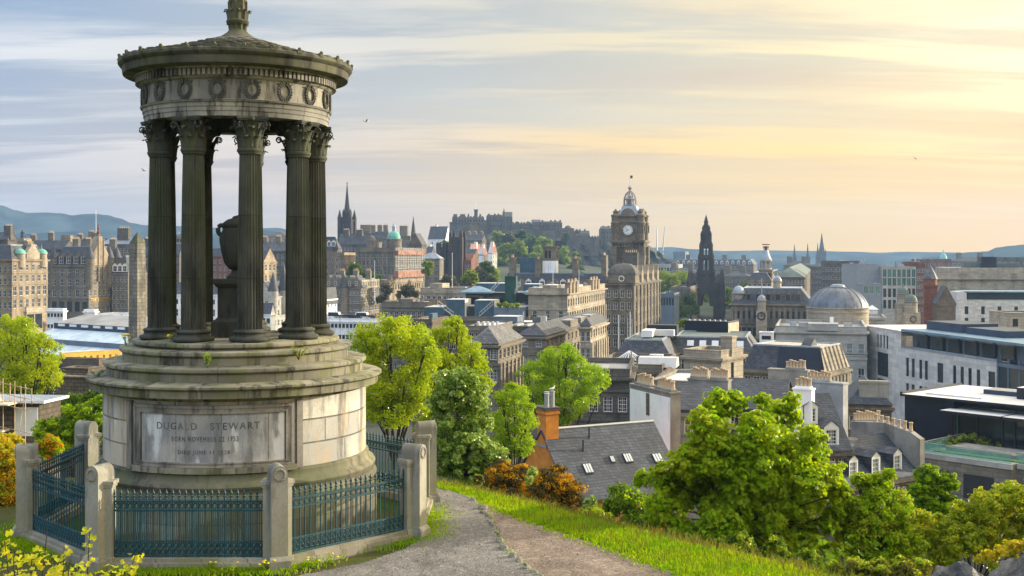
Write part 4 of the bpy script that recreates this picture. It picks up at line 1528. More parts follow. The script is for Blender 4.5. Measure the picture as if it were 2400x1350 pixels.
def left_town():
	# corner block with the two copper domes
	b = B('corner_block', 'sunlit cream corner block with a gable between two small green copper domes', 'building', -30, 28, 112, 330, 607, FAR, wall=ST_WARM,
		  front=W(5, 2.2, 3.4, 5, 1.9), right=dict(n=6, rows=[(1.6, 1.7), (4.6, 2.0), (7.8, 2.8, 'arch', 1.25), (11.6, 2.6)], ww=1.2, style='sash'), roof=('mansard', 4.0, 2.2), cornice=0.5, strings=(3.9, 7.2, 11.0))
	z = b.H
	for fy in (0.26, 0.87):
		mb = MB()
		mb.lathe([(1.55, -2.5), (1.55, 1.3), (1.7, 1.4), (1.7, 1.6)], 14, 0, cap=False)
		t = mb.build('turret', ST_CREAM, b.T, loc=(b.w - 0.6, b.d * fy, z))
		mb = MB()
		mb.lathe([(1.75, 1.6), (1.6, 2.0), (1.25, 2.5), (0.7, 2.85), (0.2, 3.0), (0.12, 3.4), (0.2, 3.55), (0.03, 3.8), (0.03, 4.6)], 16, 0, cap=False)
		mb.build('dome', COPPER, t)
	mb = MB()
	y0, y1 = b.d * 0.40, b.d * 0.76
	ym = (y0 + y1) / 2
	mb.prism([(y0, 0.02), (y1, 0.02), (y1, 1.8), (ym + 1.0, 3.6), (ym + .9, 4.4), (ym - .9, 4.4), (ym - 1.0, 3.6), (y0, 1.8)], 'x', b.w - 1.2, b.w + 0.05)
	g = mb.build('gable', ST_CREAM, b.T, loc=(0, 0, z))
	for dy in (-1.4, 0.0, 1.4):
		link('window', win_mesh(0.9, 1.5, 'sash'), g, (b.w - 0.02, ym + dy, 0.4), math.pi / 2)
	b.chim(0.8, 0.6, 1.2, 2.4, 5.2, 5)

	# newspaper hotel on the bridge
	b = B('bridge_hotel', 'tall sooty stone hotel with mansard dormers, a sunlit gable and gilt lettering', 'building', 118, 208, 300, 430, 622, FAR, wall=ST_GREY,
		  front=dict(n=5, rows=[(1.6, 2.1), (5.2, 2.5), (9.2, 2.7), (13.6, 3.8, 'plain', 1.5)], ww=1.5, style='sash'),
		  right=dict(n=9, rows=[(1.6, 2.3), (5.0, 2.5), (9.2, 2.3), (15.6, 2.3)], ww=1.3, style='sash'), roof=('mansard', 7.0, 3.5), cornice=0.5, strings=(3.6, 8.2, 12.4), parapet=0.0)
	H = b.H
	for i in range(5):
		b.dormer(0.1 + 0.19 * i, -0.1, H + 0.4, 2.4, 3.0, 3.0, mat=ST_GREY)
	mb = MB()
	y0, y1 = b.d * 0.06, b.d * 0.50
	ym = (y0 + y1) / 2
	mb.prism([(y0, 0.02), (y1, 0.02), (y1, 3.5), (ym + 2.4, 7.2), (ym + 0.9, 11.0), (ym - 0.9, 11.0), (ym - 2.4, 7.2), (y0, 3.5)], 'x', b.w - 2.2, b.w + 0.25)
	for dy in (-1.6, 1.6):
		mb.tube([(b.w + 0.4, ym + dy, -6), (b.w + 0.4, ym + dy, 10)], 0.3, 6)
	g = mb.build('gable', ST_WARM, b.T, loc=(0, 0, H))
	for dy in (-4.0, 0.0, 4.0):
		link('window', win_mesh(1.2, 2.6, 'sash'), g, (b.w + 0.2, ym + dy, 1.0), math.pi / 2)
	for fx, fy in ((0.985, 0.04), (0.985, 0.53), (0.03, 0.05), (0.985, 0.72)):
		mb = MB()
		mb.lathe([(1.0, -9), (1.7, -7), (1.7, 2.5), (1.9, 2.7)], 12, 0, cap=False)
		cone(mb, 0, 0, 2.7, 7.5, 1.9, 12, 1)
		mb.build('turret', [ST_GREY, SLATE], b.T, loc=(b.w * fx, b.d * fy, H))
	mb = MB()
	mb.tube([(0, 0, 11), (0, 0, 15.5)], 0.25, 6); mb.ball((0, 0, 12.5), 0.6); mb.ball((0, 0, 14), 0.45)
	mb.build('finial', ST_RED, b.T, loc=(b.w - 0.8, ym, H))
	for fx, fy, n in ((0.25, 0.4, 6), (0.62, 0.35, 5), (0.86, 0.75, 5)):
		b.chim(fx, fy, 2.6, 1.4, 10.0, n)
	cu = bpy.data.curves.new('lettering', 'FONT')
	cu.body = 'THE SCOTSMAN'; cu.align_x = 'CENTER'; cu.size = 1.9; cu.extrude = 0.06
	to = bpy.data.objects.new('lettering', cu); COL.objects.link(to)
	bpy.context.view_layer.update()
	me = bpy.data.meshes.new_from_object(to.evaluated_get(bpy.context.evaluated_depsgraph_get()))
	bpy.data.objects.remove(to)
	me.materials.clear(); me.materials.append(GOLD)
	o = link('lettering', me, b.T, (b.w + 0.12, ym + 1.0, H - 13.6))
	o.rotation_euler = (math.pi / 2, 0, math.pi / 2)
	# wing of the hotel
	b = B('hotel_wing', 'dark slated lower wing with white dormer windows beside the obelisk', 'building', 262, 300, 345, 440, 640, FAR, wall=ST_GREY, front=W(4, 1.5, 3.4, 6, 1.9), right=W(6, 1.5, 3.4, 6, 1.9), roof=('mansard', 6.5, 3.0))
	for i in range(3):
		b.dormer(0.2 + 0.3 * i, -0.1, b.H + 0.5, 2.2, 2.4, 2.6)

	# skyline behind
	b = B('tenement', 'grey tenement roof at the edge with a dark square chimney block', 'building', -60, 18, 40, 430, 560, FAR, wall=ST_DARK, front=W(8, 2, 3.3, 6, 1.8), roof=('gable_x', 2.5), group=TEN)
	b.chim(0.93, 0.4, 3.0, 2.2, 5.0, 4)
	b = B('tenement', 'low sunlit cream parapet block below the bronze statue', 'building', 12, 56, 70, 560, 563, FAR, wall=ST_CREAM, front=W(4, 2, 3.6, 5, 1.9), right=W(2, 2, 3.6, 5, 1.9), group=TEN)
	t = thing('statue_column', 'dark bronze figure on a slim column above the cream parapet', 'statue', tuple(at(52, 566, 566)))
	mb = MB(); mb.box(-1.0, 1.0, -1.0, 1.0, -1.0, 1.4); mb.lathe([(0.8, 1.4), (0.6, 2.0)], 10, 0, cap=False); mb.build('column', ST_DARK, t)
	mb = MB(); mb.lathe([(0.75, 2.0), (0.6, 3.0), (0.5, 3.6), (0.62, 4.2), (0.55, 4.7), (0.22, 4.95), (0.3, 5.2), (0.3, 5.5), (1e-3, 5.75)], 10, 0, cap=False)
	mb.tube([(0.5, 0, 4.5), (0.95, -0.1, 4.0), (1.15, -0.3, 4.5)], 0.14, 6); mb.tube([(-0.5, 0, 4.5), (-0.8, 0.1, 3.7)], 0.14, 6); mb.build('figure', ST_GOTHIC, t)
	b = B('tenement', 'long dark slated tenement behind the two copper domes', 'building', 40, 150, 175, 470, 583, FAR, wall=ST_DARK, front=W(12, 1.6, 3.3, 6, 1.8), roof=('gable_x', 3.4), group=TEN)
	for fx, n, h in ((0.24, 6, 5.6), (0.62, 5, 6.6)): b.chim(fx, 0.5, 2.4, 1.2, h, n, ST_GREY)
	b = B('tenement', 'square sunlit stone tower block rising over the hotel roof', 'building', 143, 165, 172, 540, 556, FAR, wall=ST_WARM, front=W(2, 2, 3.6, 5, 1.8), right=W(1, 2, 3.6, 5, 1.8), group=TEN)
	b = B('tenement', 'slated tenement with paired warm chimneys behind the hotel', 'building', 172, 250, 268, 545, 574, FAR, wall=ST_GREY, front=W(7, 1.6, 3.4, 6, 1.8), roof=('gable_x', 3.0), group=TEN)
	for fx, n, h in ((0.12, 5, 5.0), (0.45, 6, 6.4), (0.62, 5, 5.8)): b.chim(fx, 0.4, 2.6, 1.4, h, n, ST_GREY)
	b = B('civic_block', 'long grey civic block with rows of square windows behind the hotel gable', 'building', 235, 335, 352, 500, 572, FAR, wall=ST_GREY, front=dict(n=11, rows=rows(1.8, 3.6, 6, 2.0), ww=1.5, style='sash'), roof=('hip', 2.6), rmat=LEAD, strings=(4.6,))
	b.chim(0.48, 0.5, 5.5, 2.4, 7.0, 5, ST_DARK)
	mb = MB(); mb.lathe([(2.2, 0), (2.2, 2.0), (2.5, 2.2), (2.2, 3.0), (1.4, 4.0), (0.5, 4.5), (0.4, 5.6), (0.1, 5.9), (0.05, 6.8)], 14, 0, cap=False)
	mb.build('cupola', LEAD, b.T, loc=(b.w * 0.26, 8, b.H + 1.2))
	b = B('tenement', 'plain grey tenement seen between obelisk and temple columns', 'building', 318, 420, 440, 470, 596, FAR, wall=ST_DARK, front=W(9, 1.6, 3.3, 7, 1.9), roof=('gable_x', 4.0), group=TEN)
	for fx in (0.2, 0.7): b.chim(fx, 0.5, 3.2, 1.4, 6.5, 5)
	b = B('tenement', 'blue grey flat topped office slab seen between the temple columns', 'building', 360, 428, 450, 600, 553, FAR, wall=ST_ROUGH, front=W(9, 1.5, 3.2, 8, 1.6, 1.5, 'dark'), group=TEN)
	b = B('white_house', 'white rendered house with arched windows seen between the columns', 'building', 392, 521, 540, 350, 690, FAR, wall=ST_WHITE, front=dict(n=9, rows=[(1.6, 1.5), (4.6, 2.2, 'arch'), (8.2, 1.7)], ww=1.3, style='dark'), right=W(3, 1.6, 3.2, 3, 1.6), roof=('hip', 3.5))
	b.chim(0.45, 0.5, 2.4, 1.2, 5.2, 4)
	b = B('tenement', 'brown brick banded tenement block behind the urn', 'building', 425, 560, 585, 520, 600, FAR, wall=ST_RED, front=W(11, 1.6, 3.3, 8, 1.8, 1.3), roof=('mansard', 3.5, 2.0), group=TEN)
	b = B('tenement', 'dark tenement with stepped roofs seen past the urn on the sunny side', 'building', 560, 690, 720, 520, 588, FAR, wall=ST_DARK, front=W(12, 1.6, 3.3, 8, 1.8), right=W(4, 1.6, 3.3, 8, 1.8), roof=('gable_x', 4.0), group=TEN)
	for fx in (0.35, 0.6, 0.9): b.chim(fx, 0.5, 2.6, 1.4, 6.0 + fx, 5, ST_GREY)
	b = B('tenement', 'cream topped block on the skyline between the temple columns', 'building', 610, 672, 700, 640, 553, FAR, wall=ST_CREAM, front=W(7, 1.6, 3.3, 4, 1.8), roof=('hip', 2.6), group=TEN)
	b = B('gabled_house', 'sunlit sandstone house with a carved gable between the temple columns', 'building', 600, 618, 648, 430, 612, FAR, wall=ST_WARM, front=W(2, 1.6, 3.3, 6, 2.0), right=dict(n=3, rows=rows(1.2, 4.0, 5, 2.4), ww=1.6, style='sash'), roof=('gable_x', 5.0), strings=(4.4, 8.4))
	b = B('turreted_house', 'pale baronial house with two slate cone turrets between the columns', 'building', 598, 640, 690, 370, 694, FAR, wall=ST_PALE, front=W(4, 1.4, 3.2, 4, 1.9), right=dict(n=6, rows=rows(1.4, 3.2, 4, 1.9), ww=1.2, style='sash'), roof=('gable_y', 4.5))
	for fx, fy, h in ((0.98, 0.02, 8.0), (0.98, 0.5, 11.0)):
		mb = MB(); mb.lathe([(0.9, -6), (1.6, -4.5), (1.6, 1.5), (1.75, 1.6)], 12, 0, cap=False)
		cone(mb, 0, 0, 1.6, h, 1.8, 12, 1); mb.build('turret', [ST_PALE, SLATE], b.T, loc=(b.w * fx, b.d * fy, b.H))
	b = B('white_house', 'small white gabled shopfront low beside the turreted house', 'building', 590, 634, 645, 345, 735, FAR, wall=ST_WHITE, front=W(4, 1.4, 3.0, 3, 1.6, 1.2, 'dark'), roof=('gable_x', 3.0))


def obelisk():
	Y = 110.0
	p = at(322, 795, Y)
	t = thing('obelisk', 'tall tapering stone obelisk with a pointed cap beside the temple columns', 'obelisk', (p.x, p.y, -30.0), math.radians(-28))
	zt, zs = at(0, 570, Y).z + 30, at(0, 543, Y).z + 30
	mb = MB()
	mb.frustum(0, 0, 0.0, 6.0, 1.6, 1.6, 1.55, 1.55)
	mb.frustum(0, 0, 6.0, zt, 0.70, 0.70, 0.51, 0.51)
	mb.build('shaft', M_stone('obelisk_stone', (0.28, 0.255, 0.21), (0.19, 0.175, 0.15), stain=(0.06, 0.055, 0.05), sc=0.9, amt=0.6, brick=(0.62, 0.36, 0.03)), t)
	mb = MB(); mb.pyramid(0, 0, zt, zs, 0.54, 0.54)
	mb.build('cap', M_stone('obelisk_cap', (0.13, 0.135, 0.085), (0.09, 0.095, 0.065), sc=1.5), t)


def station():
	# glazed roofs of the railway station, one behind the other
	p = at(128, 745, 285)
	th = math.radians(-35)
	t = thing('station_roof', 'long blue and white glazed roofs of a railway station below the hotels', 'station', (p.x, p.y, FAR), th)
	L = 44.0
	g = lambda y, Y: at(0, y, Y).z - FAR
	def band(name, y0, z0, y1, z1, mat, x0=0.0, x1=L):
		mb = MB()
		mb.poly(((x0, y0, z0), (x1, y0, z0), (x1, y1, z1), (x0, y1, z1)))
		mb.poly(((x0, y1, z1 - .25), (x1, y1, z1 - .25), (x1, y0, z0 - .25), (x0, y0, z0 - .25)))
		mb.poly(((x0, y0, z0 - .25), (x1, y0, z0 - .25), (x1, y0, z0), (x0, y0, z0)))
		mb.poly(((x0, y0, z0 - .25), (x0, y0, z0), (x0, y1, z1), (x0, y1, z1 - .25)))
		return mb.build(name, mat, t)
	zt = p.z - FAR
	pale = M_seam('station_glazing', (0.55, 0.66, 0.72), 0.8, 0.3, 0.0)
	band('roof', 0, zt - 1.2, 9, zt + 0.6, GREY_ROOF)
	mb = MB()
	for i in range(9):
		x = 2 + i * 4.7
		mb.box(x, x + 2.6, -0.4, -0.2, zt - 1.9, zt - 1.35)
	f = MB(); f.box(0, L, -0.2, 0.2, zt - 2.6, zt - 1.2); f.build('fascia', NAVY, t)
	mb.build('skylight', WHITE, t)
	band('roof', -7, zt - 4.4, -0.3, zt - 2.6, pale)
	f = MB(); f.box(2, L, -7.2, -7.0, zt - 5.6, zt - 4.4); f.build('fascia', STEEL_BLUE, t)
	band('roof', -13, zt - 7.2, -7.2, zt - 5.6, pale)
	f = MB(); f.box(1, L, -13.2, -12.9, zt - 9.4, zt - 7.5); f.build('fascia', NAVY, t)
	f = MB(); f.box(7, 11, -13.45, -13.25, zt - 9.0, zt - 7.9); f.build('sign_panel', WHITE, t)
	band('roof', -18, zt - 10.6, -13.3, zt - 9.4, DARK_ROOF, 2, 30)
	mb = MB()
	for i in range(20):
		mb.box(2.5 + i * 1.36, 3.1 + i * 1.36, -18.3, -18.05, zt - 12.0, zt - 10.7)
	mb.build('slat', METAL, t)
	f = MB(); f.box(0, L, -13.0, 9, 0, zt - 9.8); f.box(0, L, 0.3, 9, zt - 9.8, zt - 2.7); f.build('wall', NAVY, t)
	# the yellow lit wall under it
	p = at(145, 830, 240)
	t2 = thing('yellow_hoarding', 'bright yellow sunlit wall with dark arches below the station roofs', 'wall', (p.x, p.y, FAR), math.radians(45))
	mb = MB()
	H = p.z - FAR
	facade(mb, (0, 0), (1, 0), 13.0, 0, H + 0.2, [(0.5 + i * 1.4, 1.0 + i * 1.4, H - 1.4, H - 0.7) for i in range(9)], 0.3)
	mb.box(0, 13.0, 0.35, 1.2, 0, H)
	mb.build('wall', YELLOW_W, t2)
	mb = MB(); mb.box(-.2, 9.3, -.1, 1.4, H + .22, H + .36); mb.build('coping', CREAM_P, t2)
	b = B('low_stone_building', 'low flat roofed stone building under the yellow wall', 'building', 100, 232, 250, 215, 853, FAR, wall=ST_BROWN, front=W(8, 1.5, 3.4, 3, 1.6))
	b = B('white_shed', 'long white flat roofed shed in front of the copper domed block', 'building', 110, 148, 156, 312, 726, FAR, wall=ST_WHITE, front=W(5, 1.0, 3.0, 2, 1.0, 1.4, 'dark'), roof=('flat', 0.2), rmat=WHITE_ROOF)
	b = B('white_shed', 'small white shed at the foot of the sooty hotel', 'building', 196, 222, 230, 335, 728, FAR, wall=ST_WHITE, front=W(3, 1.0, 3.0, 1, 1.0, 1.2, 'dark'), roof=('flat', 0.2), rmat=WHITE_ROOF)
	b = B('stone_gateway', 'sunlit stone gateway block at the foot of the copper domed block', 'building', 58, 62, 100, 300, 728, FAR, wall=ST_CREAM, right=dict(n=2, rows=[(1.0, 4.0, 'plain', 1.6)], ww=2.2, style='plain'))
	b = B('white_shed', 'flat white roofed parade with small dark windows beside the obelisk', 'building', 232, 300, 335, 340, 738, FAR, wall=ST_WHITE, front=W(6, 0.8, 3.0, 1, 1.2, 2.0, 'dark'), right=W(4, 0.8, 3.0, 1, 1.2, 2.0, 'dark'), roof=('flat', 0.2), rmat=GREY_ROOF)


def centre_town():
	b = B('tenement', 'sunlit flat roofed stone block on the ridge beside the columns', 'building', 740, 806, 833, 560, 596, FAR, wall=ST_WARM, front=W(6, 1.8, 3.5, 5, 1.9), right=W(3, 1.8, 3.5, 5, 1.9), group=TEN, strings=(4.8,))
	b = B('tenement', 'blue slated tenement with white dormers beside the columns', 'building', 740, 792, 800, 600, 580, FAR, wall=ST_DARK, front=W(6, 2.0, 3.3, 6, 1.8), roof=('mansard', 5.5, 2.5), group=TEN)
	for i in range(4): b.dormer(0.2 + .2 * i, -.1, b.H + .6, 2.2, 2.4, 2.6)
	b = B('tenement', 'tall blue grey tenement wall with many small windows below the steeple', 'building', 790, 868, 880, 640, 572, FAR, wall=ST_DARK, front=W(10, 2.0, 3.2, 9, 1.7, 1.0), roof=('gable_x', 4.5), group=TEN)
	for fx in (.2, .6): b.chim(fx, .5, 3.6, 1.6, 8, 6)
	b = B('tenement', 'grey stone tenement on the skyline just under the black steeple', 'building', 798, 842, 852, 720, 551, FAR, wall=ST_GREY, front=W(6, 1.8, 3.4, 5, 1.8), group=TEN)
	b = B('tenement', 'skyline tenement with a broad chimney stack beyond the steeple', 'building', 838, 868, 880, 730, 547, FAR, wall=ST_GREY, front=W(4, 1.8, 3.4, 5, 1.8), roof=('hip', 2.5), group=TEN)
	b.chim(.5, .4, 7, 2, 5.5, 7)
	b = B('tenement', 'skyline tenement with three thin chimneys before the copper dome', 'building', 866, 905, 915, 700, 558, FAR, wall=ST_GREY, front=W(6, 1.8, 3.4, 6, 1.8), roof=('gable_x', 4.0), group=TEN)
	for fx in (.1, .5, .85): b.chim(fx, .5, 2.8, 1.4, 8, 4)
	b = B('tenement', 'tall plain skyline tenement behind the copper dome', 'building', 925, 962, 975, 700, 556, FAR, wall=ST_GREY, front=W(5, 1.8, 3.4, 7, 1.8), group=TEN)
	b.chim(.45, .4, 5, 2, 7, 6)
	b = B('tenement', 'gabled skyline tenement with a thin spirelet past the copper dome', 'building', 958, 988, 1000, 640, 572, FAR, wall=ST_BROWN, front=W(4, 1.8, 3.3, 6, 1.8), right=W(3, 1.8, 3.3, 6, 1.8), roof=('gable_y', 6.0), group=TEN)
	mb = MB(); mb.lathe([(1.4, 0), (1.4, 6), (1e-3, 16)], 8, 0, smooth=False, cap=False); mb.build('spirelet', ST_DARK, b.T, loc=(2.0, 2.0, b.H))
	# domed bank with its scaffold
	Y = 540
	b = B('bank', 'grey classical bank with a green copper dome and orange scaffold netting', 'building', 838, 927, 988, Y, 588, FAR, wall=ST_GREY,
		  front=dict(n=9, rows=[(1.4, 1.8), (4.4, 2.4), (8.6, 2.6), (13.0, 2.4)], ww=1.4, style='sash', pil=9, pt=0.9, pb=11.0), right=dict(n=9, rows=[(1.4, 1.8), (4.4, 2.4), (8.6, 2.6), (13.0, 2.4)], ww=1.4, style='sash'), cornice=0.7, strings=(3.6, 7.8, 12.2), roof=('flat', 1.4))
	H = b.H
	b.box('pavilion', 0.22, 0.42, 0.0, 0.3, 0.05, 4.2, ST_GREY)
	mb = MB(); mb.prism([(0, 0), (4.2, 0), (4.2, 1.0), (3.4, 2.4), (2.1, 3.0), (.8, 2.4), (0, 1.0)], 'y', -0.1, 3.0); mb.build('pediment', ST_GREY, b.T, loc=(b.w * .32 - 2.1, 0.3, H + 4.25))
	dx, dy = b.w * 0.80, b.d * 0.22
	mb = MB()
	mb.lathe([(3.6, 0), (3.6, 4.6), (3.9, 4.8), (3.9, 5.2), (3.2, 5.3)], 20, 0, cap=False)
	mb.box(-3.6, 3.6, -3.6, 3.6, -1, 1.2)
	dm = mb.build('drum', ST_GREY, b.T, loc=(dx, dy, H + 0.5))
	mb = MB(); mb.lathe([(3.15, 5.3), (3.1, 6.2), (2.75, 7.3), (2.0, 8.3), (1.0, 8.9), (0.7, 9.0)], 24, 0, cap=False); mb.build('dome', COPPER, dm)
	mb = MB(); mb.lathe([(0.85, 8.9), (0.85, 10.6), (1.05, 10.8), (0.8, 11.5), (0.35, 12.0), (0.12, 12.6), (0.06, 14.0)], 12, 0, cap=False); mb.build('lantern', LEAD, dm)
	# scaffold on its sunny side
	sc = thing('scaffold', 'scaffolding with orange netting bands up the sunny side of the bank', 'scaffold', tuple(b.T.location), b.T.rotation_euler[2])
	x = b.w + 1.4
	mb = MB()
	n = 11
	for i in range(n + 1):
		yy = b.d * i / n
		for xx in (b.w + 0.6, x):
			mb.tube([(xx, yy, H - 24), (xx, yy, H + 1.5)], 0.09, 5)
	for k in range(11):
		z = H - 22 + k * 2.1
		for xx in (b.w + 0.6, x):
			mb.tube([(xx, 0, z), (xx, b.d, z)], 0.08, 5)
	mb.build('poles', METAL, sc)
	for z0, z1 in ((-1.8, 0.2), (-12.6, -9.4)):
		mb = MB(); mb.box(x + .12, x + .2, -0.3, b.d, H + z0, H + z1); mb.box(b.w * .97, x + .1, -0.45, -0.35, H + z0, H + z1); mb.build('netting', ORANGE_NET, sc)
	mb = MB()
	for k in range(5): mb.box(b.w + .65, x, 0, b.d, H - 20.9 + k * 4.2, H - 20.8 + k * 4.2)
	mb.build('deck', CREAM_P, sc)
	b2 = B('terrace_wall', 'balustraded stone terrace with small arches below the scaffolded bank', 'wall', 880, 913, 992, 520, 661, FAR, wall=ST_WARM, right=dict(n=14, rows=[(1.2, 2.4, 'plain')], ww=1.4, style='plain', sill=False), front=W(6, 1.2, 4, 1, 2.4, 1.4, 'plain'), cornice=0.5)
	b2.chim(0.9, 0.05, 2.0, 2.0, 3.0, 0)

	# Cockburn row
	b = B('gabled_terrace', 'grey stone terrace with steep blue slate gables and pale sunlit end', 'building', 760, 846, 889, 420, 674, FAR, wall=ST_GREY, front=W(10, 1.2, 3.0, 5, 1.7), right=dict(n=7, rows=rows(0.9, 3.0, 5, 1.9), ww=1.5, style='sash'), roof=('mansard', 3.0, 1.5), strings=(13.0,))
	for i in range(5):
		mb = MB()
		w = 2.6
		mb.prism([(-w, 0), (w, 0), (0, 4.4)], 'y', 0, 5.0, 1, 0)
		mb.prism([(-w + .1, -0.0), (w - .1, 0.0), (0, 4.1)], 'y', -0.06, 0.2, 0, 0)
		g = mb.build('gable', [ST_GREY, SLATE], b.T, loc=(b.w * (0.12 + 0.19 * i), -0.05, b.H + 0.03))
		link('window', win_mesh(1.0, 1.6, 'sash'), g, (0, -0.2, 0.6))
	for fx in (.22, .6, .95): b.chim(fx, .5, 2.0, 1.2, 6, 5)
	mb = MB()
	y0, y1 = 0.2, b.d * 0.98
	facade(mb, (b.w + .25, y0), (0, 1), y1 - y0, b.H - 0.2, b.H + 2.8, [(0.6 + i * 1.75, 1.6 + i * 1.75, b.H + .4, b.H + 2.0) for i in range(int((y1 - y0) / 1.75))], .2)
	mb.box(b.w - 2.5, b.w + .02, y0, y1, b.H + 0.1, b.H + 2.8)
	mb.build('attic', ST_CREAM, b.T)
	mb = MB(); mb.prism([(-1.6, 0), (1.6, 0), (0, 1.5)], 'z', 0, 2); mb = MB()
	mb.lathe([(1.5, -14), (1.5, 0), (1.7, .2)], 10, 0, cap=False); cone(mb, 0, 0, .2, 5.5, 1.7, 10, 1)
	mb.build('turret', [ST_GREY, SLATE], b.T, loc=(b.w * .55, -0.4, b.H))
	b = B('white_house', 'white gabled house end in sun at the foot of the column', 'building', 760, 766, 790, 385, 700, FAR, wall=ST_WHITE, right=W(3, 1.4, 3.0, 4, 1.6), front=W(2, 1.4, 3, 3, 1.6), roof=('gable_y', 3.6))
	# flagpoles seen against the trees
	for px, y0, y1, Y, lab in ((878, 612, 665, 400, 'slim white flagpole above the pale end of the gabled terrace'), (1060, 594, 690, 350, 'tall white flagpole standing before the twin gothic towers')):
		p, q = at(px, y1, Y), at(px, y0, Y)
		mb = MB(); mb.tube([(0, 0, -6), (0, 0, q.z - p.z)], [0.16, 0.08], 6); mb.ball((0, 0, q.z - p.z), 0.16)
		tag(mb.build('flagpole', WHITE, loc=tuple(p)), lab, 'flagpole')
	# white deck with parked vans
	b = B('car_deck', 'long low white walled deck with small dark openings under the gabled terrace', 'building', 740, 880, 905, 330, 752, FAR, wall=ST_WHITE, front=W(16, 1.0, 3.2, 3, 1.2, 1.0, 'dark'), roof=('flat', 0.5), rmat=WHITE_ROOF)
	def van(label, fx, fy, s, mat):
		t = thing('parked_van' if s > 1 else 'parked_car', label, 'van' if s > 1 else 'car', tuple(b.T.matrix_basis @ Vector((b.w * fx, b.d * fy, b.H + 0.06))), b.T.rotation_euler[2], 'vehicles parked on the white deck')
		l, h = 4.4 * (1.15 if s > 1 else 1), 1.45 * (1.5 if s > 1 else 1)
		mb = MB()
		prof = [(-l / 2, .35), (l / 2, .35), (l / 2, .85), (l * .32, .95), (l * .2, h), (-l * .42, h), (-l / 2, .95)]
		mb.prism(prof, 'y', -.85, .85); mb.build('body', mat, t)
		mb = MB(); mb.prism([(l * .29, .98), (l * .2, h - .1), (-l * .38, h - .1), (-l * .42, .98)], 'y', -.87, .87); mb.build('glazing', GLASS, t)
		for sx in (-1, 1):
			for sy in (-1, 1):
				mb = MB(); mb.lathe([(.33, -.1), (.33, .1)], 12, 0, smooth=False)
				w_ = mb.build('wheel', DARK_F, t, loc=(sx * l * .31, sy * .78, .34)); w_.rotation_euler = (math.pi / 2, 0, 0)
	cols = {'white': WHITE, 'silver': METAL, 'dark blue': NAVY, 'black': DARK_F, 'red': ST_RED}
	for lab, fx, s, c in (('white van parked at the column end of the white deck', .27, 2, 'white'), ('silver car parked beside the white van on the deck', .38, 1, 'silver'), ('dark blue car parked mid deck between silver and black cars', .5, 1, 'dark blue'),
						  ('black car parked on the white deck beside a tall white van', .62, 1, 'black'), ('tall white van parked on the deck beside the black car', .74, 2, 'white'), ('red car parked at the tree end of the white deck', .88, 1, 'red')):
		van(lab, fx, 0.35, s, cols[c])


def spire_mesh(mb, n, prof, mi=0, c=(0, 0), a0=0.0):
	mb.lathe(prof, n, mi, c, a0=a0, smooth=False, cap=False)


def hub():
	Y = 830.0
	k = Y / F
	p = at(813.5, 552, Y)
	t = thing('gothic_steeple', 'black gothic church steeple with corner pinnacles on the old town ridge', 'church', (p.x, p.y, p.z), math.radians(-15))
	hw = 13.0 * k
	mb = MB()
	mb.box(-hw, hw, -hw, hw, -14, 34 * k)
	for sx in (-1, 1):
		for sy in (-1, 1):
			mb.box(sx * hw - 1.2, sx * hw + 1.2, sy * hw - 1.2, sy * hw + 1.2, -14, 40 * k)
	ring(mb, [(-hw, -hw), (hw, -hw), (hw, hw), (-hw, hw)], -.5, .6, 33 * k, 37 * k)
	for q in (-.4, .4):
		mb.box(q * hw - .9, q * hw + .9, -hw - .4, -hw + .1, 0, 27 * k)
	mb.build('tower', ST_GOTHIC, t)
	mb = MB()
	for sx in (-1, 1):
		for sy in (-1, 1):
			mb.pyramid(sx * hw, sy * hw, 40 * k, 62 * k, 1.3, 1.3)
	for a in range(8):
		x, y = hw * .72 * math.cos(a * math.pi / 4), hw * .72 * math.sin(a * math.pi / 4)
		mb.box(x - .6, x + .6, y - .6, y + .6, 34 * k, 52 * k); mb.pyramid(x, y, 52 * k, 63 * k, .7, .7)
	mb.build('pinnacles', ST_GOTHIC, t)
	mb = MB()
	spire_mesh(mb, 8, [(hw * .66, 36 * k), (hw * .6, 50 * k), (hw * .50, 60 * k), (hw * .36, 76 * k), (hw * .2, 98 * k), (.25, 120 * k)], a0=math.pi / 8)
	mb.tube([(0, 0, 119 * k), (0, 0, 126 * k)], .2, 5); mb.box(-.9, .9, -.12, .12, 122 * k, 122.8 * k)
	mb.build('spire', ST_GOTHIC, t)
	# small companion pinnacle at its foot
	q = at(795, 556, Y)
	mb = MB(); mb.box(-1, 1, -1, 1, -8, 4); mb.pyramid(0, 0, 4, 12, 1.0, 1.0)
	o = mb.build('stair_turret', ST_GOTHIC, t, loc=(q.x - p.x, 0, q.z - p.z))


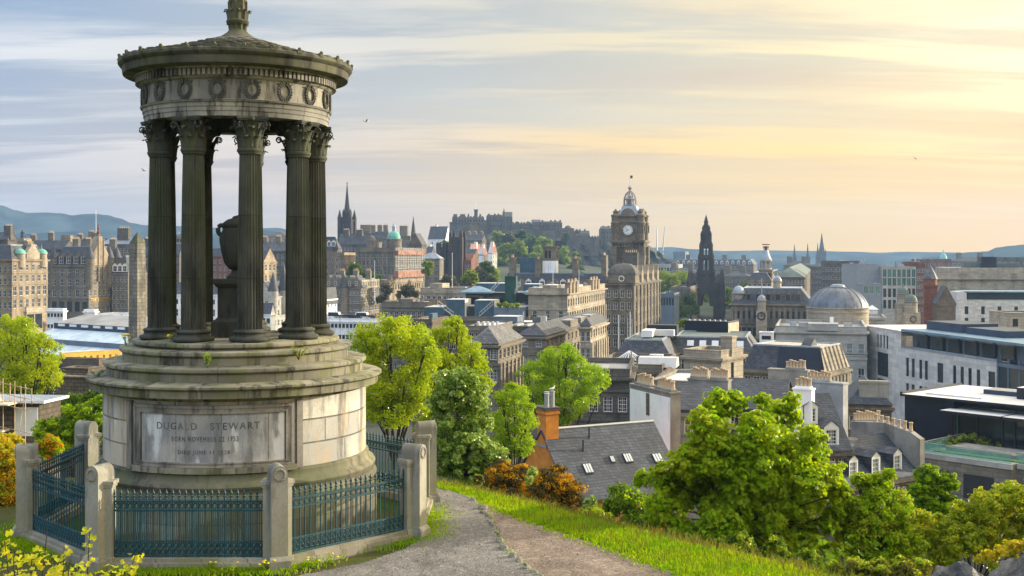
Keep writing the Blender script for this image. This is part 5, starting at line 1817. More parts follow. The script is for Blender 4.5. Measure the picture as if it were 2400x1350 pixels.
def mound():
	# twin towered college and the white houses under the castle
	Y = 640.0
	k = Y / F
	p = at(1058, 650, Y)
	t = thing('twin_towered_college', 'dark gothic college with two pinnacled towers below the castle', 'church', tuple(p), math.radians(-15))
	def tower(cx, hw, ytop, ybody):
		x = (cx - 1058) * k
		mb = MB()
		w = hw * k
		zb = (650 - ybody) * k
		mb.box(x - w, x + w, -w, w, -10, zb)
		for sx in (-1, 1):
			for sy in (-1, 1):
				mb.box(x + sx * w - .8, x + sx * w + .8, sy * w - .8, sy * w + .8, -10, zb + 2)
				mb.pyramid(x + sx * w, sy * w, zb + 2, (650 - ytop) * k, .85, .85)
		for q in (-.35, .35):
			mb.box(x + q * w * 1.4 - .35, x + q * w * 1.4 + .35, -w - .35, -w + .1, -8, zb - 1)
		mb.build('tower', ST_GOTHIC, t)
	tower(1036, 8.5, 566, 580)
	tower(1073, 13, 538, 556)
	mb = MB()
	mb.box(-24 * k, 10 * k, 0, 18, -10, 46 * k); mb.prism([(-24 * k, 46 * k), (10 * k, 46 * k), (-7 * k, 62 * k)], 'y', 0, 18)
	mb.build('hall', ST_DARK, t)
	mb = MB(); mb.box(27 * k, 46 * k, 2, 14, -10, 40 * k); mb.prism([(2, 40 * k), (14, 40 * k), (8, 56 * k)], 'x', 27 * k, 46 * k)
	wg = mb.build('wing', ST_RED, t)
	for i in range(3):
		for j in range(2):
			link('window', win_mesh(1.1, 2.2, 'sash'), wg, ((30 + i * 6) * k, 1.85, 6 * k + j * 14 * k))
	# white gabled houses
	for (pl, pc, pr, Yh, ye, rh, lab, wall) in (
			(1003, 1044, 1056, 820, 560, 9, 'white tall house with dark jagged roof gables on the skyline', ST_WHITE),
			(998, 1012, 1020, 760, 592, 4, 'small brown gabled house below the white one', ST_BROWN),
			(1100, 1107, 1128, 740, 590, 5, 'white gabled house with red roof, first of the three under the castle', ST_PALE),
			(1122, 1133, 1143, 730, 596, 5, 'red roofed white gabled house with brown lower walls under the castle', ST_BROWN),
			(1144, 1154, 1165, 720, 592, 5.5, 'red roofed white gable standing against the castle trees', ST_PALE)):
		b = B('gabled_house', lab, 'house', pl, pc, pr, Yh, ye, FAR, wall=wall, front=W(2, 2.0, 3.4, 4, 1.8), right=W(2, 1.6, 3.4, 5, 1.8), roof=('gable_y' if pl > 1050 else 'gable_x', rh), rmat=RED_ROOF if pl > 1050 else SLATE)
		b.chim(0.3, 0.6, 2.0, 1.4, rh + 1.2, 3, ST_WHITE)
		if pl > 1050:
			w2 = b.w / 2
			for y0 in (-.12, b.d + .04):
				m = MB(); m.prism([(-w2, -5.5), (w2, -5.5), (w2, 0), (0, rh), (-w2, 0)], 'y', 0, .1); m.build('gable', ST_WHITE, b.T, loc=(w2, y0, b.H - .02))
	b = B('brown_terrace', 'brown stone terrace with many windows between college and white gables', 'building', 1085, 1112, 1122, 680, 600, FAR, wall=ST_BROWN, front=W(6, 1.6, 3.2, 6, 1.7), right=W(3, 1.6, 3.2, 6, 1.7), roof=('gable_x', 4.0))
	b = B('tenement', 'long blue slated low roof in front of the castle mound', 'building', 985, 1030, 1040, 600, 606, FAR, wall=ST_GREY, front=W(6, 1.4, 3.2, 3, 1.6), roof=('hip', 3), rmat=LEAD, group=TEN)
	b = B('tenement', 'brown ridge houses stepping down beneath the castle wall', 'building', 1088, 1130, 1140, 830, 563, FAR, wall=ST_BROWN, front=W(7, 1.6, 3.2, 4, 1.7), roof=('gable_x', 4.0), group=TEN)
	for fx in (.15, .5, .85): b.chim(fx, .5, 2.2, 1.4, 6, 4, ST_GREY)


def castle():
	Y0 = 1100.0
	k = Y0 / F
	# the crag
	rock = M_stone('crag_rock', (0.105, 0.098, 0.090), (0.065, 0.063, 0.062), stain=(0.03, 0.035, 0.02), sc=0.06, amt=0.6, moss=(0.05, 0.07, 0.025), moss_amt=0.6, bs=0.8)
	mb = MB()
	top = [(1020, 590), (1045, 562), (1056, 552), (1130, 548), (1200, 548), (1320, 552), (1345, 560), (1380, 562), (1450, 562), (1520, 575), (1560, 600)]
	def ty(px):
		for (a, ya), (b_, yb) in zip(top, top[1:]):
			if a <= px <= b_: return ya + (yb - ya) * (px - a) / (b_ - a)
		return 600
	rr = random.Random(4)
	cols, n = [], 135
	for i in range(n + 1):
		px = 1020 + 540 * i / n
		col = [mb.vert(at(px, ty(px) + 2, Y0 + 150)), mb.vert(at(px, ty(px), Y0))]
		for j in range(1, 13):
			q = j / 12
			yy = Y0 - 8 - 62 * q ** 1.6 + 6 * math.sin(px * .09 + j * .9) + 4 * math.sin(px * .23 - j * 1.7) + rr.uniform(-2.0, 2.0)
			z0 = at(px, ty(px), Y0).z
			zz = z0 + (-42 - z0) * q
			X = (px - CX) / F * Y0
			col.append(mb.vert((X, yy, zz)))
		cols.append(col)
	for A, C_ in zip(cols, cols[1:]):
		for j in range(len(A) - 1):
			mb.face((A[j + 1], C_[j + 1], C_[j], A[j]), 0, True)
	structure(mb.build('castle_rock', rock, sharp=30))
	o = at(1130, 560, Y0)
	t = thing('castle', 'grey stone castle with a flag tower spread along the top of the crag', 'castle', tuple(o))
	def P(px, py): return ((px - 1130) * k, (560 - py) * k)
	def block(name, px0, px1, ytop, ybot, dy0, dy1, mat=ST_CASTLE, wins=None, cren=0, parent=None):
		x0, zt = P(px0, ytop); x1, zb = P(px1, ybot)
		m = MB()
		if wins:
			nn, rws, w_, h_ = wins
			ops = []
			for r in rws:
				for i in range(nn):
					u = (x1 - x0) * (i + .5) / nn
					ops.append((u - w_ / 2, u + w_ / 2, zt - r - h_, zt - r))
			facade(m, (x0, dy0), (1, 0), x1 - x0, zb, zt, ops, 0.5)
			m.poly(((x1, dy0, zb), (x1, dy1, zb), (x1, dy1, zt), (x1, dy0, zt))); m.poly(((x0, dy1, zb), (x0, dy0, zb), (x0, dy0, zt), (x0, dy1, zt)))
			m.poly(((x0, dy0, zt), (x1, dy0, zt), (x1, dy1, zt), (x0, dy1, zt)))
			m.poly(((x0, dy0 + .52, zb), (x1, dy0 + .52, zb), (x1, dy0 + .52, zt - .1), (x0, dy0 + .52, zt - .1)), 1)
		else:
			m.box(x0, x1, dy0, dy1, zb, zt)
		if cren:
			n_ = max(3, int((x1 - x0) / 2.6))
			for i in range(n_):
				u = x0 + (x1 - x0) * (i + .2) / n_
				m.box(u, u + (x1 - x0) / n_ * .6, dy0, dy0 + 1, zt + .01, zt + cren)
		return m.build(name, [mat, GLASS], parent or t)
	def gable(name, px0, px1, ytop, ybase, dy0, dy1, mat=SLATE, along='x'):
		x0, zt = P(px0, ytop); x1, zb = P(px1, ybase)
		m = MB()
		if along == 'x': m.prism([(dy0, zb), (dy1, zb), ((dy0 + dy1) / 2, zt)], 'x', x0, x1, 0, 1)
		else: m.prism([(x0, zb), (x1, zb), ((x0 + x1) / 2, zt)], 'y', dy0, dy1, 0, 1)
		return m.build(name, [mat, ST_CASTLE], t)
	# half moon battery wall under the palace
	m = MB()
	x, zt = P(1078, 523)
	m.lathe([(15, -14), (14.4, zt), (14.9, zt + .2), (14.9, zt + 1.2)], 32, 0, (x + 4, 12), cap=True); m.build('battery', ST_CASTLE, t)
	block('wall', 1056, 1134, 524, 572, 6, 30, cren=1.2)
	block('palace', 1058, 1133, 508, 530, 14, 34, wins=(11, (2.4, 6.0), 1.2, 2.0), cren=1.2)
	for a, b_ in ((1060, 1069), (1076, 1088), (1094, 1098), (1122, 1126)):
		block('chimney', a, b_, 500, 509, 20, 24)
	block('flag_tower', 1110, 1118, 492, 510, 18, 22.5, wins=(1, (3,), 1.0, 2.4), cren=1.0)
	block('flag_tower', 1109, 1119, 489, 492, 17.5, 23)
	m = MB(); x, z = P(1113.5, 489); x2, z2 = P(1113.5, 468); m.tube([(x, 20, z - .5), (x, 20, z2)], [0.22, 0.12], 5); m.build('flagpole', WHITE, t)
	block('wall', 1131, 1142, 515, 570, 10, 30)
	block('great_hall', 1139, 1177, 506, 570, 12, 30, wins=(6, (3.0, 8.0), 1.2, 2.6), cren=1.4)
	gable('roof', 1141, 1176, 501.5, 506.2, 14, 29)
	for a in (1143, 1157, 1166): block('chimney', a, a + 4, 499, 507, 18, 21)
	block('chapel', 1177, 1201, 507, 572, 8, 28, ST_DARK, wins=(3, (2.5,), 1.8, 9.0))
	gable('roof', 1177, 1201, 495, 507, 8, 28)
	m = MB(); x, z = P(1181, 507); m.lathe([(1.3, z), (1.3, z + 3), (1e-3, z + 8.5)], 8, 0, (x, 9), smooth=False, cap=False); m.build('spirelet', ST_DARK, t)
	block('wall', 1199, 1252, 523, 570, 2, 26, cren=1.2, wins=(9, (4.0,), 1.0, 1.6))
	block('wall', 1180, 1330, 540, 580, -6, 24)
	for a in (1210, 1236): block('chimney', a, a + 4, 518, 524, 10, 13)
	block('guard_house', 1247, 1266, 520, 560, 0, 16, wins=(3, (3.0, 7.0), 1.2, 1.8)); gable('roof', 1246, 1267, 514, 520.2, 0, 16)
	block('wall', 1264, 1318, 521, 570, 4, 20, wins=(8, (2.6, 6.2), 1.1, 1.8)); gable('roof', 1266, 1316, 517.5, 521, 4, 20)
	for a in (1270, 1290, 1300, 1312): block('chimney', a, a + 4, 515, 522, 8, 12)
	block('wall', 1300, 1345, 535, 585, -4, 18)
	m = MB(); x, z = P(1332, 548); m.lathe([(4.8, z - 6), (4.8, z), (4.6, z + 3), (3.6, z + 5.8), (2, z + 7.6), (1e-3, z + 8.2)], 16, 0, (x, 4), cap=False); m.build('round_house', ST_DARK, t)
	block('hospital', 1346, 1382, 547, 580, 0, 16, ST_GREY, wins=(7, (2.2,), 1.1, 1.6)); gable('roof', 1346, 1382, 540, 547, 0, 16)
	gable('gable', 1346, 1360, 537, 547, -0.4, 8, along='y')
	for a in (1350, 1358, 1370): block('chimney', a, a + 3.5, 536.5, 545, 6, 9)
	block('wall', 1325, 1402, 556, 600, -14, 10, cren=1.2)
	block('tower_house', 1407, 1432, 536, 585, -4, 18, wins=(4, (3.0, 7.5), 1.1, 1.8)); gable('roof', 1409, 1430, 530, 536, -4, 18)
	block('tower_house', 1432, 1450, 534, 585, -2, 18, ST_GREY, wins=(2, (3.0, 7.5), 1.1, 1.8))
	for a in (1413, 1425, 1441, 1449): block('chimney', a, a + 4, 529, 536, 2, 6)


def far_hills():
	def hill(label_mat, ridge, Y, foot, name='hill', depth=1600, zfoot=-42):
		mb = MB()
		pts = []
		for (x0, y0), (x1, y1) in zip(ridge, ridge[1:]):
			n = max(1, int((x1 - x0) / 8))
			pts += [(x0 + (x1 - x0) * i / n, y0 + (y1 - y0) * (0.5 - 0.5 * math.cos(math.pi * i / n))) for i in range(n)]
		pts.append(ridge[-1])
		cols = []
		rr = random.Random(int(Y))
		for px, py in pts:
			top = at(px, py, Y)
			col = []
			for j in range(9):
				q = j / 8
				w = math.sin(px * .031 + j) * 30 * q * (1 - q) * 4
				zz = top.z + (zfoot - top.z) * (q ** 0.8) + math.sin(px * .05 + j * 2.1) * 10 * q * (1 - q) * 4
				yy = Y - foot * q + w
				col.append(mb.vert((top.x * yy / Y, yy, zz)))
			b_ = mb.vert((top.x * (Y + depth) / Y, Y + depth, zfoot))
			cols.append([b_] + col)
		for A, C_ in zip(cols, cols[1:]):
			for j in range(len(A) - 1):
				mb.face((A[j], A[j + 1], C_[j + 1], C_[j]), 0, True)
		structure(mb.build(name, label_mat, sharp=180))
	M = M_flat('hazed_hill_pasture', (0.032, 0.052, 0.055), 0.95, 0, 0.8, 0.005, 0.0, 0.0)  # pasture darkened and blued: distance haze put into the surface colour
	Wd = M_flat('hill_wood', (0.022, 0.038, 0.028), 0.95, 0, 0.4, 0.004, 0.0, 0.0)
	hill(M, [(-320, 500), (-200, 478), (-100, 472), (-40, 474), (0, 481), (40, 493), (62, 499), (107, 498), (144, 500), (171, 505), (191, 502), (222, 501), (251, 504), (278, 511), (311, 523), (340, 528), (420, 530), (520, 534), (600, 535), (650, 534), (700, 545), (780, 560), (880, 572), (1000, 585)], 3500, 700, depth=500)
	hill(M, [(-320, 545), (-100, 540), (60, 548), (200, 542), (330, 556), (480, 548), (620, 540), (700, 552), (800, 566), (960, 580), (1100, 590)], 3000, 600, depth=400, zfoot=-41)
	hill(M, [(1380, 596), (1480, 584), (1540, 580), (1570, 579), (1625, 584), (1700, 588), (1800, 587), (1900, 588), (2000, 590), (2060, 592), (2120, 590), (2200, 591), (2300, 593), (2500, 592), (2800, 588)], 3600, 700, depth=500, zfoot=-41.5)
	hill(Wd, [(2150, 606), (2190, 602), (2230, 596), (2270, 591), (2315, 589), (2335, 580), (2370, 576), (2400, 573), (2480, 566), (2650, 570), (2850, 585)], 2800, 500, depth=400, zfoot=-41.2)
	# broadcasting mast on the far slope
	p, q = at(225, 565, 2500), at(225, 492, 2500)
	mb = MB(); mb.tube([(0, 0, -30), (0, 0, q.z - p.z)], [1.2, 0.5], 6)
	tag(mb.build('radio_mast', WHITE, loc=tuple(p)), 'hair thin white mast standing before the blue hills', 'mast')


left_town()
obelisk()
station()
centre_town()
hub()
mound()
castle()
far_hills()
# ------------------------------------------------------------------ hotels, roofs and streets of the new town
def clock_hotel():
	# long dormered wing
	b = B('hotel_range', 'long slated hotel range with white dormers and tall chimneys before the clock tower', 'building', 1172, 1428, 1440, 378, 683, FAR, wall=ST_GREY, front=W(22, 1.6, 3.6, 4, 2.0), roof=('mansard', 5.8, 2.2, LEAD), cornice=0.6)
	H = b.H
	for px in (1199, 1240, 1272, 1321, 1352, 1395):
		X = (px - 1172) / 256.0
		b.dormer(X, -0.05, H + 0.6, 2.0, 2.8, 3.0)
	for i, px in enumerate((1217, 1296, 1373)):
		X = (px - 1172) / 256.0
		mb = MB()
		prof = [(-2.4, 0)] + [(2.4 * math.cos(math.pi - math.pi * q / 10), 1.6 + 2.4 * math.sin(math.pi * q / 10)) for q in range(11)] + [(2.4, 0)]
		mb.prism(prof, 'y', -0.3, 2.2)
		g = mb.build('gable', ST_GREY, b.T, loc=(b.w * X, 0, H + 0.02))
		mb = MB(); mb.tube([(0.75 * math.cos(t), -0.32, 2.0 + 0.75 * math.sin(t)) for t in [2 * math.pi * q / 14 for q in range(15)]], 0.14, 5, cap=False); mb.build('round_window', WHITE, g)
	for px, yt in ((1196, 603), (1258, 607), (1346, 606), (1413, 598)):
		X = (px - 1172) / 256.0
		h = (683 - yt) / F * 378
		b.chim(X, 0.35, 1.7, 3.4, h, 4, ST_GREY)
	b.box('lift_house', (1211 - 1172) / 256, (1258 - 1172) / 256, 0.5, 0.9, 5.9, 11.0, BLUE_M, LEAD)
	x0, x1 = (1266 - 1172) / 256, (1298 - 1172) / 256
	b.box('tower_base', x0, x1, 0.45, 0.8, 5.9, 10.0, ST_WHITE)
	mb = MB()
	w = b.w * (x1 - x0)
	facade(mb, (0, 0), (1, 0), w, 0, 4.4, [(0.7, 1.7, .8, 3.4), (2.0, 2.9, .8, 3.4)], 0.4)
	facade(mb, (w, 0), (0, 1), 4.0, 0, 4.4, [(0.6, 1.5, .8, 3.4), (2.2, 3.1, .8, 3.4)], 0.4)
	mb.poly(((0, 4, 0), (0, 0, 0), (0, 0, 4.4), (0, 4, 4.4))); mb.poly(((w, 4, 0), (0, 4, 0), (0, 4, 4.4), (w, 4, 4.4)))
	mb.box(.4, w - .4, .42, 3.6, 0.02, 4.2, 1)
	ring(mb, [(0, 0), (w, 0), (w, 4), (0, 4)], -.2, .35, 4.4, 4.9); mb.poly(((0, 0, 4.6), (w, 0, 4.6), (w, 4, 4.6), (0, 4, 4.6)))
	mb.build('belvedere', [ST_GREY, DARK_F], b.T, loc=(b.w * x0, b.d * 0.45, H + 10.02))
	# corner block
	b = B('clock_hotel', 'massive grey hotel corner with domed pavilion and sunlit side under the clock tower', 'building', 1418, 1483, 1546, 352, 664, FAR, wall=ST_TAN,
		  front=dict(n=4, rows=[(2.0, 2.4), (5.8, 2.4, 'sash'), (9.6, 2.6), (13.4, 2.4), (17.0, 2.6)], ww=1.3, style='sash'), right=dict(n=15, rows=[(2.0, 2.4), (5.8, 2.4), (9.6, 2.6), (13.4, 2.4)], ww=1.5, style='sash', pil=8, pt=1.0, pb=16), roof=('mansard', 3.5, 2.5), cornice=0.8, strings=(4.9, 12.6), trim=ST_WARM)
	H = b.H
	mb = MB()
	cx, cy = b.w * .6, b.w * .55
	mb.box(cx - 4.2, cx + 4.2, -0.25, 8.2, 0.02, 2.6)
	for i in range(7):
		pass
	mb.build('pavilion', ST_TAN, b.T, loc=(0, 0, H))
	mb = MB()
	prev = None
	prof = [(4.4, 2.6), (4.3, 3.3), (3.8, 4.4), (3.0, 5.3), (1.8, 5.9), (0.02, 6.1)]
	for (r0, z0), (r1, z1) in zip(prof, prof[1:]):
		mb.frustum(cx, 4.0, z0, z1, r0, r0, r1, r1)
	mb.build('dome_roof', ST_DARK, b.T, loc=(0, 0, H))
	mb = MB(); mb.tube([(cx + .8 * math.cos(t), -0.34, 1.4 + .8 * math.sin(t)) for t in [2 * math.pi * q / 14 for q in range(15)]], 0.16, 5, cap=False); mb.build('round_window', WHITE, b.T, loc=(0, 0, H))
	for fy in (0.12, 0.30, 0.50, 0.70, 0.9):
		mb = MB(); mb.prism([(-2.0, 0), (2.0, 0), (2.0, 2.6), (0.8, 4.0), (0, 5.4), (-0.8, 4.0), (-2.0, 2.6)], 'y', -0.3, 2.5)
		mb.build('gable', ST_WARM, b.T, loc=(b.w, b.d * fy, H + .02), rotz=math.pi / 2)
	b.chim(0.72, 0.20, 4.2, 2.0, 9.5, 6, ST_DARK)
	# clock tower
	Y = 395.0
	k = Y / F
	hw = 4.85
	c = at(1480, 600, Y)
	T = thing('clock_tower', 'tall grey stone clock tower with white dial and open crown on top', 'tower', (c.x, c.y + 4.8, 0.0), math.radians(-15))
	z = lambda py: (600 - py) * k
	mb = MB()
	mb.box(-hw, hw, -hw, hw, -40, z(575))
	for sx in (-1, 1):
		for sy in (-1, 1):
			mb.box(sx * hw - 1.1, sx * hw + 1.1, sy * hw - 1.1, sy * hw + 1.1, -40, z(578))
	for q in (-0.33, 0.33):
		mb.box(q * hw - .3, q * hw + .3, -hw - .25, hw + .25, -12, z(590))
		mb.box(-hw - .25, hw + .25, q * hw - .3, q * hw + .3, -12, z(590))
	mb.box(-2.6, 2.6, -hw - .32, -hw + .1, z(606), z(598)); mb.box(hw - .1, hw + .32, -2.6, 2.6, z(606), z(598))
	for i in range(9):
		u = -hw + .8 + i * (2 * hw - 1.6) / 8
		for a, b_ in ((u, -1), (u, 1)):
			mb.box(a - .32, a + .32, b_ * hw - .6, b_ * hw + .6, z(579), z(571))
			mb.box(b_ * hw - .6, b_ * hw + .6, a - .32, a + .32, z(579), z(571))
	mb.build('shaft', ST_TAN, T)
	mb = MB()
	S = [(-hw, -hw), (hw, -hw), (hw, hw), (-hw, hw)]
	ring(mb, S, -1, 0.9, z(571), z(568)); ring(mb, S, -1, 1.25, z(568), z(563)); mb.box(-hw - .2, hw + .2, -hw - .2, hw + .2, z(571), z(563.5))
	mb.build('gallery', ST_TAN, T)
	mb = MB()
	h2 = hw - 0.35
	mb.box(-h2, h2, -h2, h2, z(563.4), z(506))
	ring(mb, [(-h2, -h2), (h2, -h2), (h2, h2), (-h2, h2)], -.5, .5, z(521), z(518)); ring(mb, [(-h2, -h2), (h2, -h2), (h2, h2), (-h2, h2)], -.5, .7, z(507), z(503.5))
	mb.poly([(x, y, z(504)) for x, y in ((-h2, -h2), (h2, -h2), (h2, h2), (-h2, h2))])
	mb.build('clock_stage', ST_TAN, T)
	for sx in (-1, 1):
		for sy in (-1, 1):
			mb = MB()
			mb.lathe([(1.5, z(563.4)), (1.5, z(526)), (1.75, z(524)), (1.75, z(521)), (1.45, z(520)), (1.45, z(508)), (1.7, z(506)), (1.6, z(503)), (1.0, z(501.5)), (0.75, z(499)), (1.0, z(497)), (0.95, z(494.5)), (0.35, z(493)), (0.5, z(491.5)), (1e-3, z(489))], 10, 0, cap=False)
			for q in range(8):
				a = q * math.pi / 4
				mb.tube([(1.6 * math.cos(a), 1.6 * math.sin(a), z(545)), (1.6 * math.cos(a), 1.6 * math.sin(a), z(527))], .22, 5)
			mb.build('turret', ST_TAN, T, loc=(sx * (h2 - .2), sy * (h2 - .2), 0))
	mb = MB()
	prof = [(-2.4, z(506))] + [(2.4 * math.cos(math.pi - math.pi * q / 10), z(503) + 2.2 * math.sin(math.pi * q / 10)) for q in range(11)] + [(2.4, z(506))]
	mb.prism(prof, 'y', -h2 - .35, -h2 + 1.2); gm = mb.mesh('pediment', ST_TAN)
	for a in (0, math.pi / 2): link('pediment', gm, T, (0, 0, 0), a)
	mb = MB()
	zc, r = z(539), 1.85
	mb.lathe([(1e-3, 0.0), (r, 0.0), (r, 0.1), (1e-3, 0.1)], 40, 0, smooth=False, cap=False)
	dial = mb.mesh('dial', M_flat('dial_white', (0.80, 0.80, 0.76), 0.5, 0, 0.05))
	mb = MB()
	for q in range(12):
		a = q * math.pi / 6
		n = 3 if q % 3 == 0 else 2
		for j in range(n):
			da = (j - (n - 1) / 2) * 0.09
			p0, p1 = (1.30 * math.sin(a + da * .9), 1.30 * math.cos(a + da * .9)), (1.66 * math.sin(a + da), 1.66 * math.cos(a + da))
			mb.tube([(p0[0], -.12, p0[1]), (p1[0], -.12, p1[1])], 0.045, 4)
	mb.tube([(1.76 * math.sin(t), -.1, 1.76 * math.cos(t)) for t in [2 * math.pi * q / 36 for q in range(37)]], 0.05, 4, cap=False)
	marks = mb.mesh('numerals', DARK_F)
	mb = MB()
	for ang, L, w in ((312, 1.45, .07), (236, 1.0, .10)):
		a = math.radians(ang)
		mb.tube([(-.2 * math.sin(a), -.16, -.2 * math.cos(a)), (L * .6 * math.sin(a), -.16, L * .6 * math.cos(a)), (L * math.sin(a), -.16, L * math.cos(a))], [w * .7, w, w * .4], 4)
	hands = mb.mesh('hands', DARK_F)
	mb = MB()
	mb.tube([((r + .2) * math.cos(t), 0, (r + .2) * math.sin(t)) for t in [2 * math.pi * q / 30 for q in range(31)]], 0.28, 6, cap=False)
	rim = mb.mesh('surround', ST_TAN)
	for a in (0, math.pi / 2):
		n = Vector((math.sin(a), -math.cos(a)))
		d_ = link('clock_dial', dial, T, (n.x * (h2 + .02), n.y * (h2 + .02), zc))
		d_.rotation_euler = (math.pi / 2, 0, a)
		for nm, me in (('numerals', marks), ('hands', hands), ('surround', rim)):
			o = link(nm, me, d_)
			o.rotation_euler = (-math.pi / 2, 0, 0)
	mb = MB()
	pr = [(3.9, 503), (3.3, 497), (2.75, 490), (2.35, 482)]
	for (r0, y0), (r1, y1) in zip(pr, pr[1:]): mb.frustum(0, 0, z(y0), z(y1), r0, r0, r1, r1)
	mb.build('roof', LEAD, T)
	mb = MB()
	mb.lathe([(2.5, z(482)), (2.5, z(478.5)), (2.2, z(478))], 8, 0, smooth=False)
	for q in range(8):
		a = q * math.pi / 4 + math.pi / 8
		P = lambda r, y: (r * math.cos(a), r * math.sin(a), z(y))
		mb.tube([P(2.15, 478), P(2.15, 468), P(2.0, 461), P(1.6, 454), P(0.9, 449), P(0.25, 446)], [.22, .22, .22, .2, .18, .15], 5)
	mb.tube([(2.05 * math.cos(t), 2.05 * math.sin(t), z(466)) for t in [2 * math.pi * q / 24 for q in range(25)]], .2, 5, cap=False)
	mb.lathe([(1.1, z(478)), (1.1, z(467)), (1.3, z(466)), (0.8, z(461)), (1e-3, z(456))], 10, 0, cap=False)
	mb.lathe([(0.5, z(447)), (0.35, z(443)), (0.75, z(439)), (0.55, z(436)), (0.2, z(434))], 10, 0)
	mb.build('crown_lantern', M_stone('crown_stone', (0.34, 0.33, 0.33), (0.26, 0.25, 0.25), sc=.4), T)
	mb = MB(); mb.tube([(0, 0, z(436)), (0, 0, z(406))], [.16, .08], 6); mb.build('flagpole', WHITE, T)
	mb = MB(); mb.box(0.08, 0.9, -.03, .03, z(416), z(409)); mb.build('flag', ST_RED, T)


def gothic_monument():
	Y = 600.0
	k = Y / F
	c = at(1655, 775, Y)
	T = thing('gothic_monument', 'black gothic rocket shaped monument with an arch at its foot and flying pinnacles', 'monument', tuple(c), math.radians(-12))
	T.scale = (1.2, 1.2, 1.0)
	z = lambda py: (775 - py) * k
	mb = MB()
	for sx in (-1, 1):
		for sy in (-1, 1):
			x, y = sx * 5.2, sy * 5.2
			mb.box(x - 1.9, x + 1.9, y - 1.9, y + 1.9, -4, z(662))
			ox, oy = sx * 7.0, sy * 7.0
			mb.box(ox - .9, ox + .9, oy - .9, oy + .9, -4, z(668)); mb.pyramid(ox, oy, z(668), z(628), 1.15, 1.15); mb.pyramid(x, y, z(662), z(641), 1.7, 1.7)
			mb.box(x + sx * 1.2 - .6, x + sx * 1.2 + .6, y - sy * 1.6 - .6, y - sy * 1.6 + .6, -4, z(655)); mb.pyramid(x + sx * 1.2, y - sy * 1.6, z(655), z(630), .95, .95)
			mb.tube([(ox * .98, oy * .98, z(672)), (sx * 4.2, sy * 4.2, z(650)), (sx * 2.6, sy * 2.6, z(640))], .5, 5)
	# pointed arches between the piers
	for a in range(4):
		M_ = Matrix.Rotation(a * math.pi / 2, 4, 'Z')
		mb.M = M_
		w, zs, zt = 1.75, z(716), z(686)
		prof = [(-3.4, z(662)), (-3.4, zs)] + [(-w * math.cos(t) ** .8 if t < math.pi / 2 else 0, zs + (zt - zs) * math.sin(t)) for t in [math.pi / 2 * q / 6 for q in range(7)]]
		left = prof
		right = [(-x, zz) for x, zz in left][::-1]
		for P in (left + [(0, z(662))], right + [(0, z(662))][:0]):
			pass
		Lp = [(-3.4, zs)] + [(-w * math.cos(math.pi / 2 * q / 6), zs + (zt - zs) * math.sin(math.pi / 2 * q / 6)) for q in range(7)] + [(0, z(662)), (-3.4, z(662))]
		mb.prism(Lp, 'y', -6.4, -4.4)
		mb.prism([(-x, zz) for x, zz in Lp][::-1], 'y', -6.4, -4.4)
		mb.prism([(-2.6, z(662)), (2.6, z(662)), (0, z(640))], 'y', -6.6, -5.8)
		mb.M = None
	mb.build('base', ST_GOTHIC, T)
	mb = MB()
	stages = [(3.7, 664, 640), (3.05, 641, 604), (2.5, 604, 577), (2.0, 577, 552), (1.35, 552, 538)]
	rr = random.Random(2)
	for w, y0, y1 in stages:
		if y0 in (641, 604):
			for sx in (-1, 1):
				for sy in (-1, 1): mb.frustum(sx * w * .68, sy * w * .68, z(y0), z(y1 + 5), w * .3, w * .3, w * .26, w * .26)
			mb.frustum(0, 0, z(y1 + 6), z(y1), w * .93, w * .93, w * .88, w * .88); mb.frustum(0, 0, z(y0), z(y0 - 7), w, w, w * .97, w * .97)
			mb.box(-w * .14, w * .14, -w * .14, w * .14, z(y0), z(y1))
		else:
			mb.frustum(0, 0, z(y0), z(y1), w, w, w * .88, w * .88)
		for sx in (-1, 1):
			for sy in (-1, 1):
				q = w * .96
				mb.box(sx * q - .42, sx * q + .42, sy * q - .42, sy * q + .42, z(y0), z(y1) + .5)
				mb.pyramid(sx * q, sy * q, z(y1) + .5, z(y1 - 11), .5, .5)
			if y0 not in (641, 604): mb.box(sx * w * .93 - .25, sx * w * .93 + .4, -.9, .9, z(y0), z(y1))
			mb.pyramid(sx * w * .95, 0, z(y1), z(y1 - 9), .55, .55)
			if y0 not in (641, 604): mb.box(-.9, .9, sx * w * .93 - .4, sx * w * .93 + .4, z(y0), z(y1))
			mb.pyramid(0, sx * w * .95, z(y1), z(y1 - 9), .55, .55)
		ring(mb, [(-w, -w), (w, -w), (w, w), (-w, w)], -1, .35, z(y1) - .6, z(y1) + .2)
	mb.build('tower', ST_GOTHIC, T)
	mb = MB()
	mb.lathe([(1.3, z(540)), (1.15, z(532)), (0.85, z(522)), (1.1, z(520)), (0.8, z(518)), (0.5, z(511)), (0.1, z(504)), (1e-3, z(502))], 8, 0, smooth=False, cap=False)
	for q in range(8):
		a = q * math.pi / 4
		mb.pyramid(1.3 * math.cos(a), 1.3 * math.sin(a), z(540), z(525), .3, .3)
	mb.build('spire', ST_GOTHIC, T)


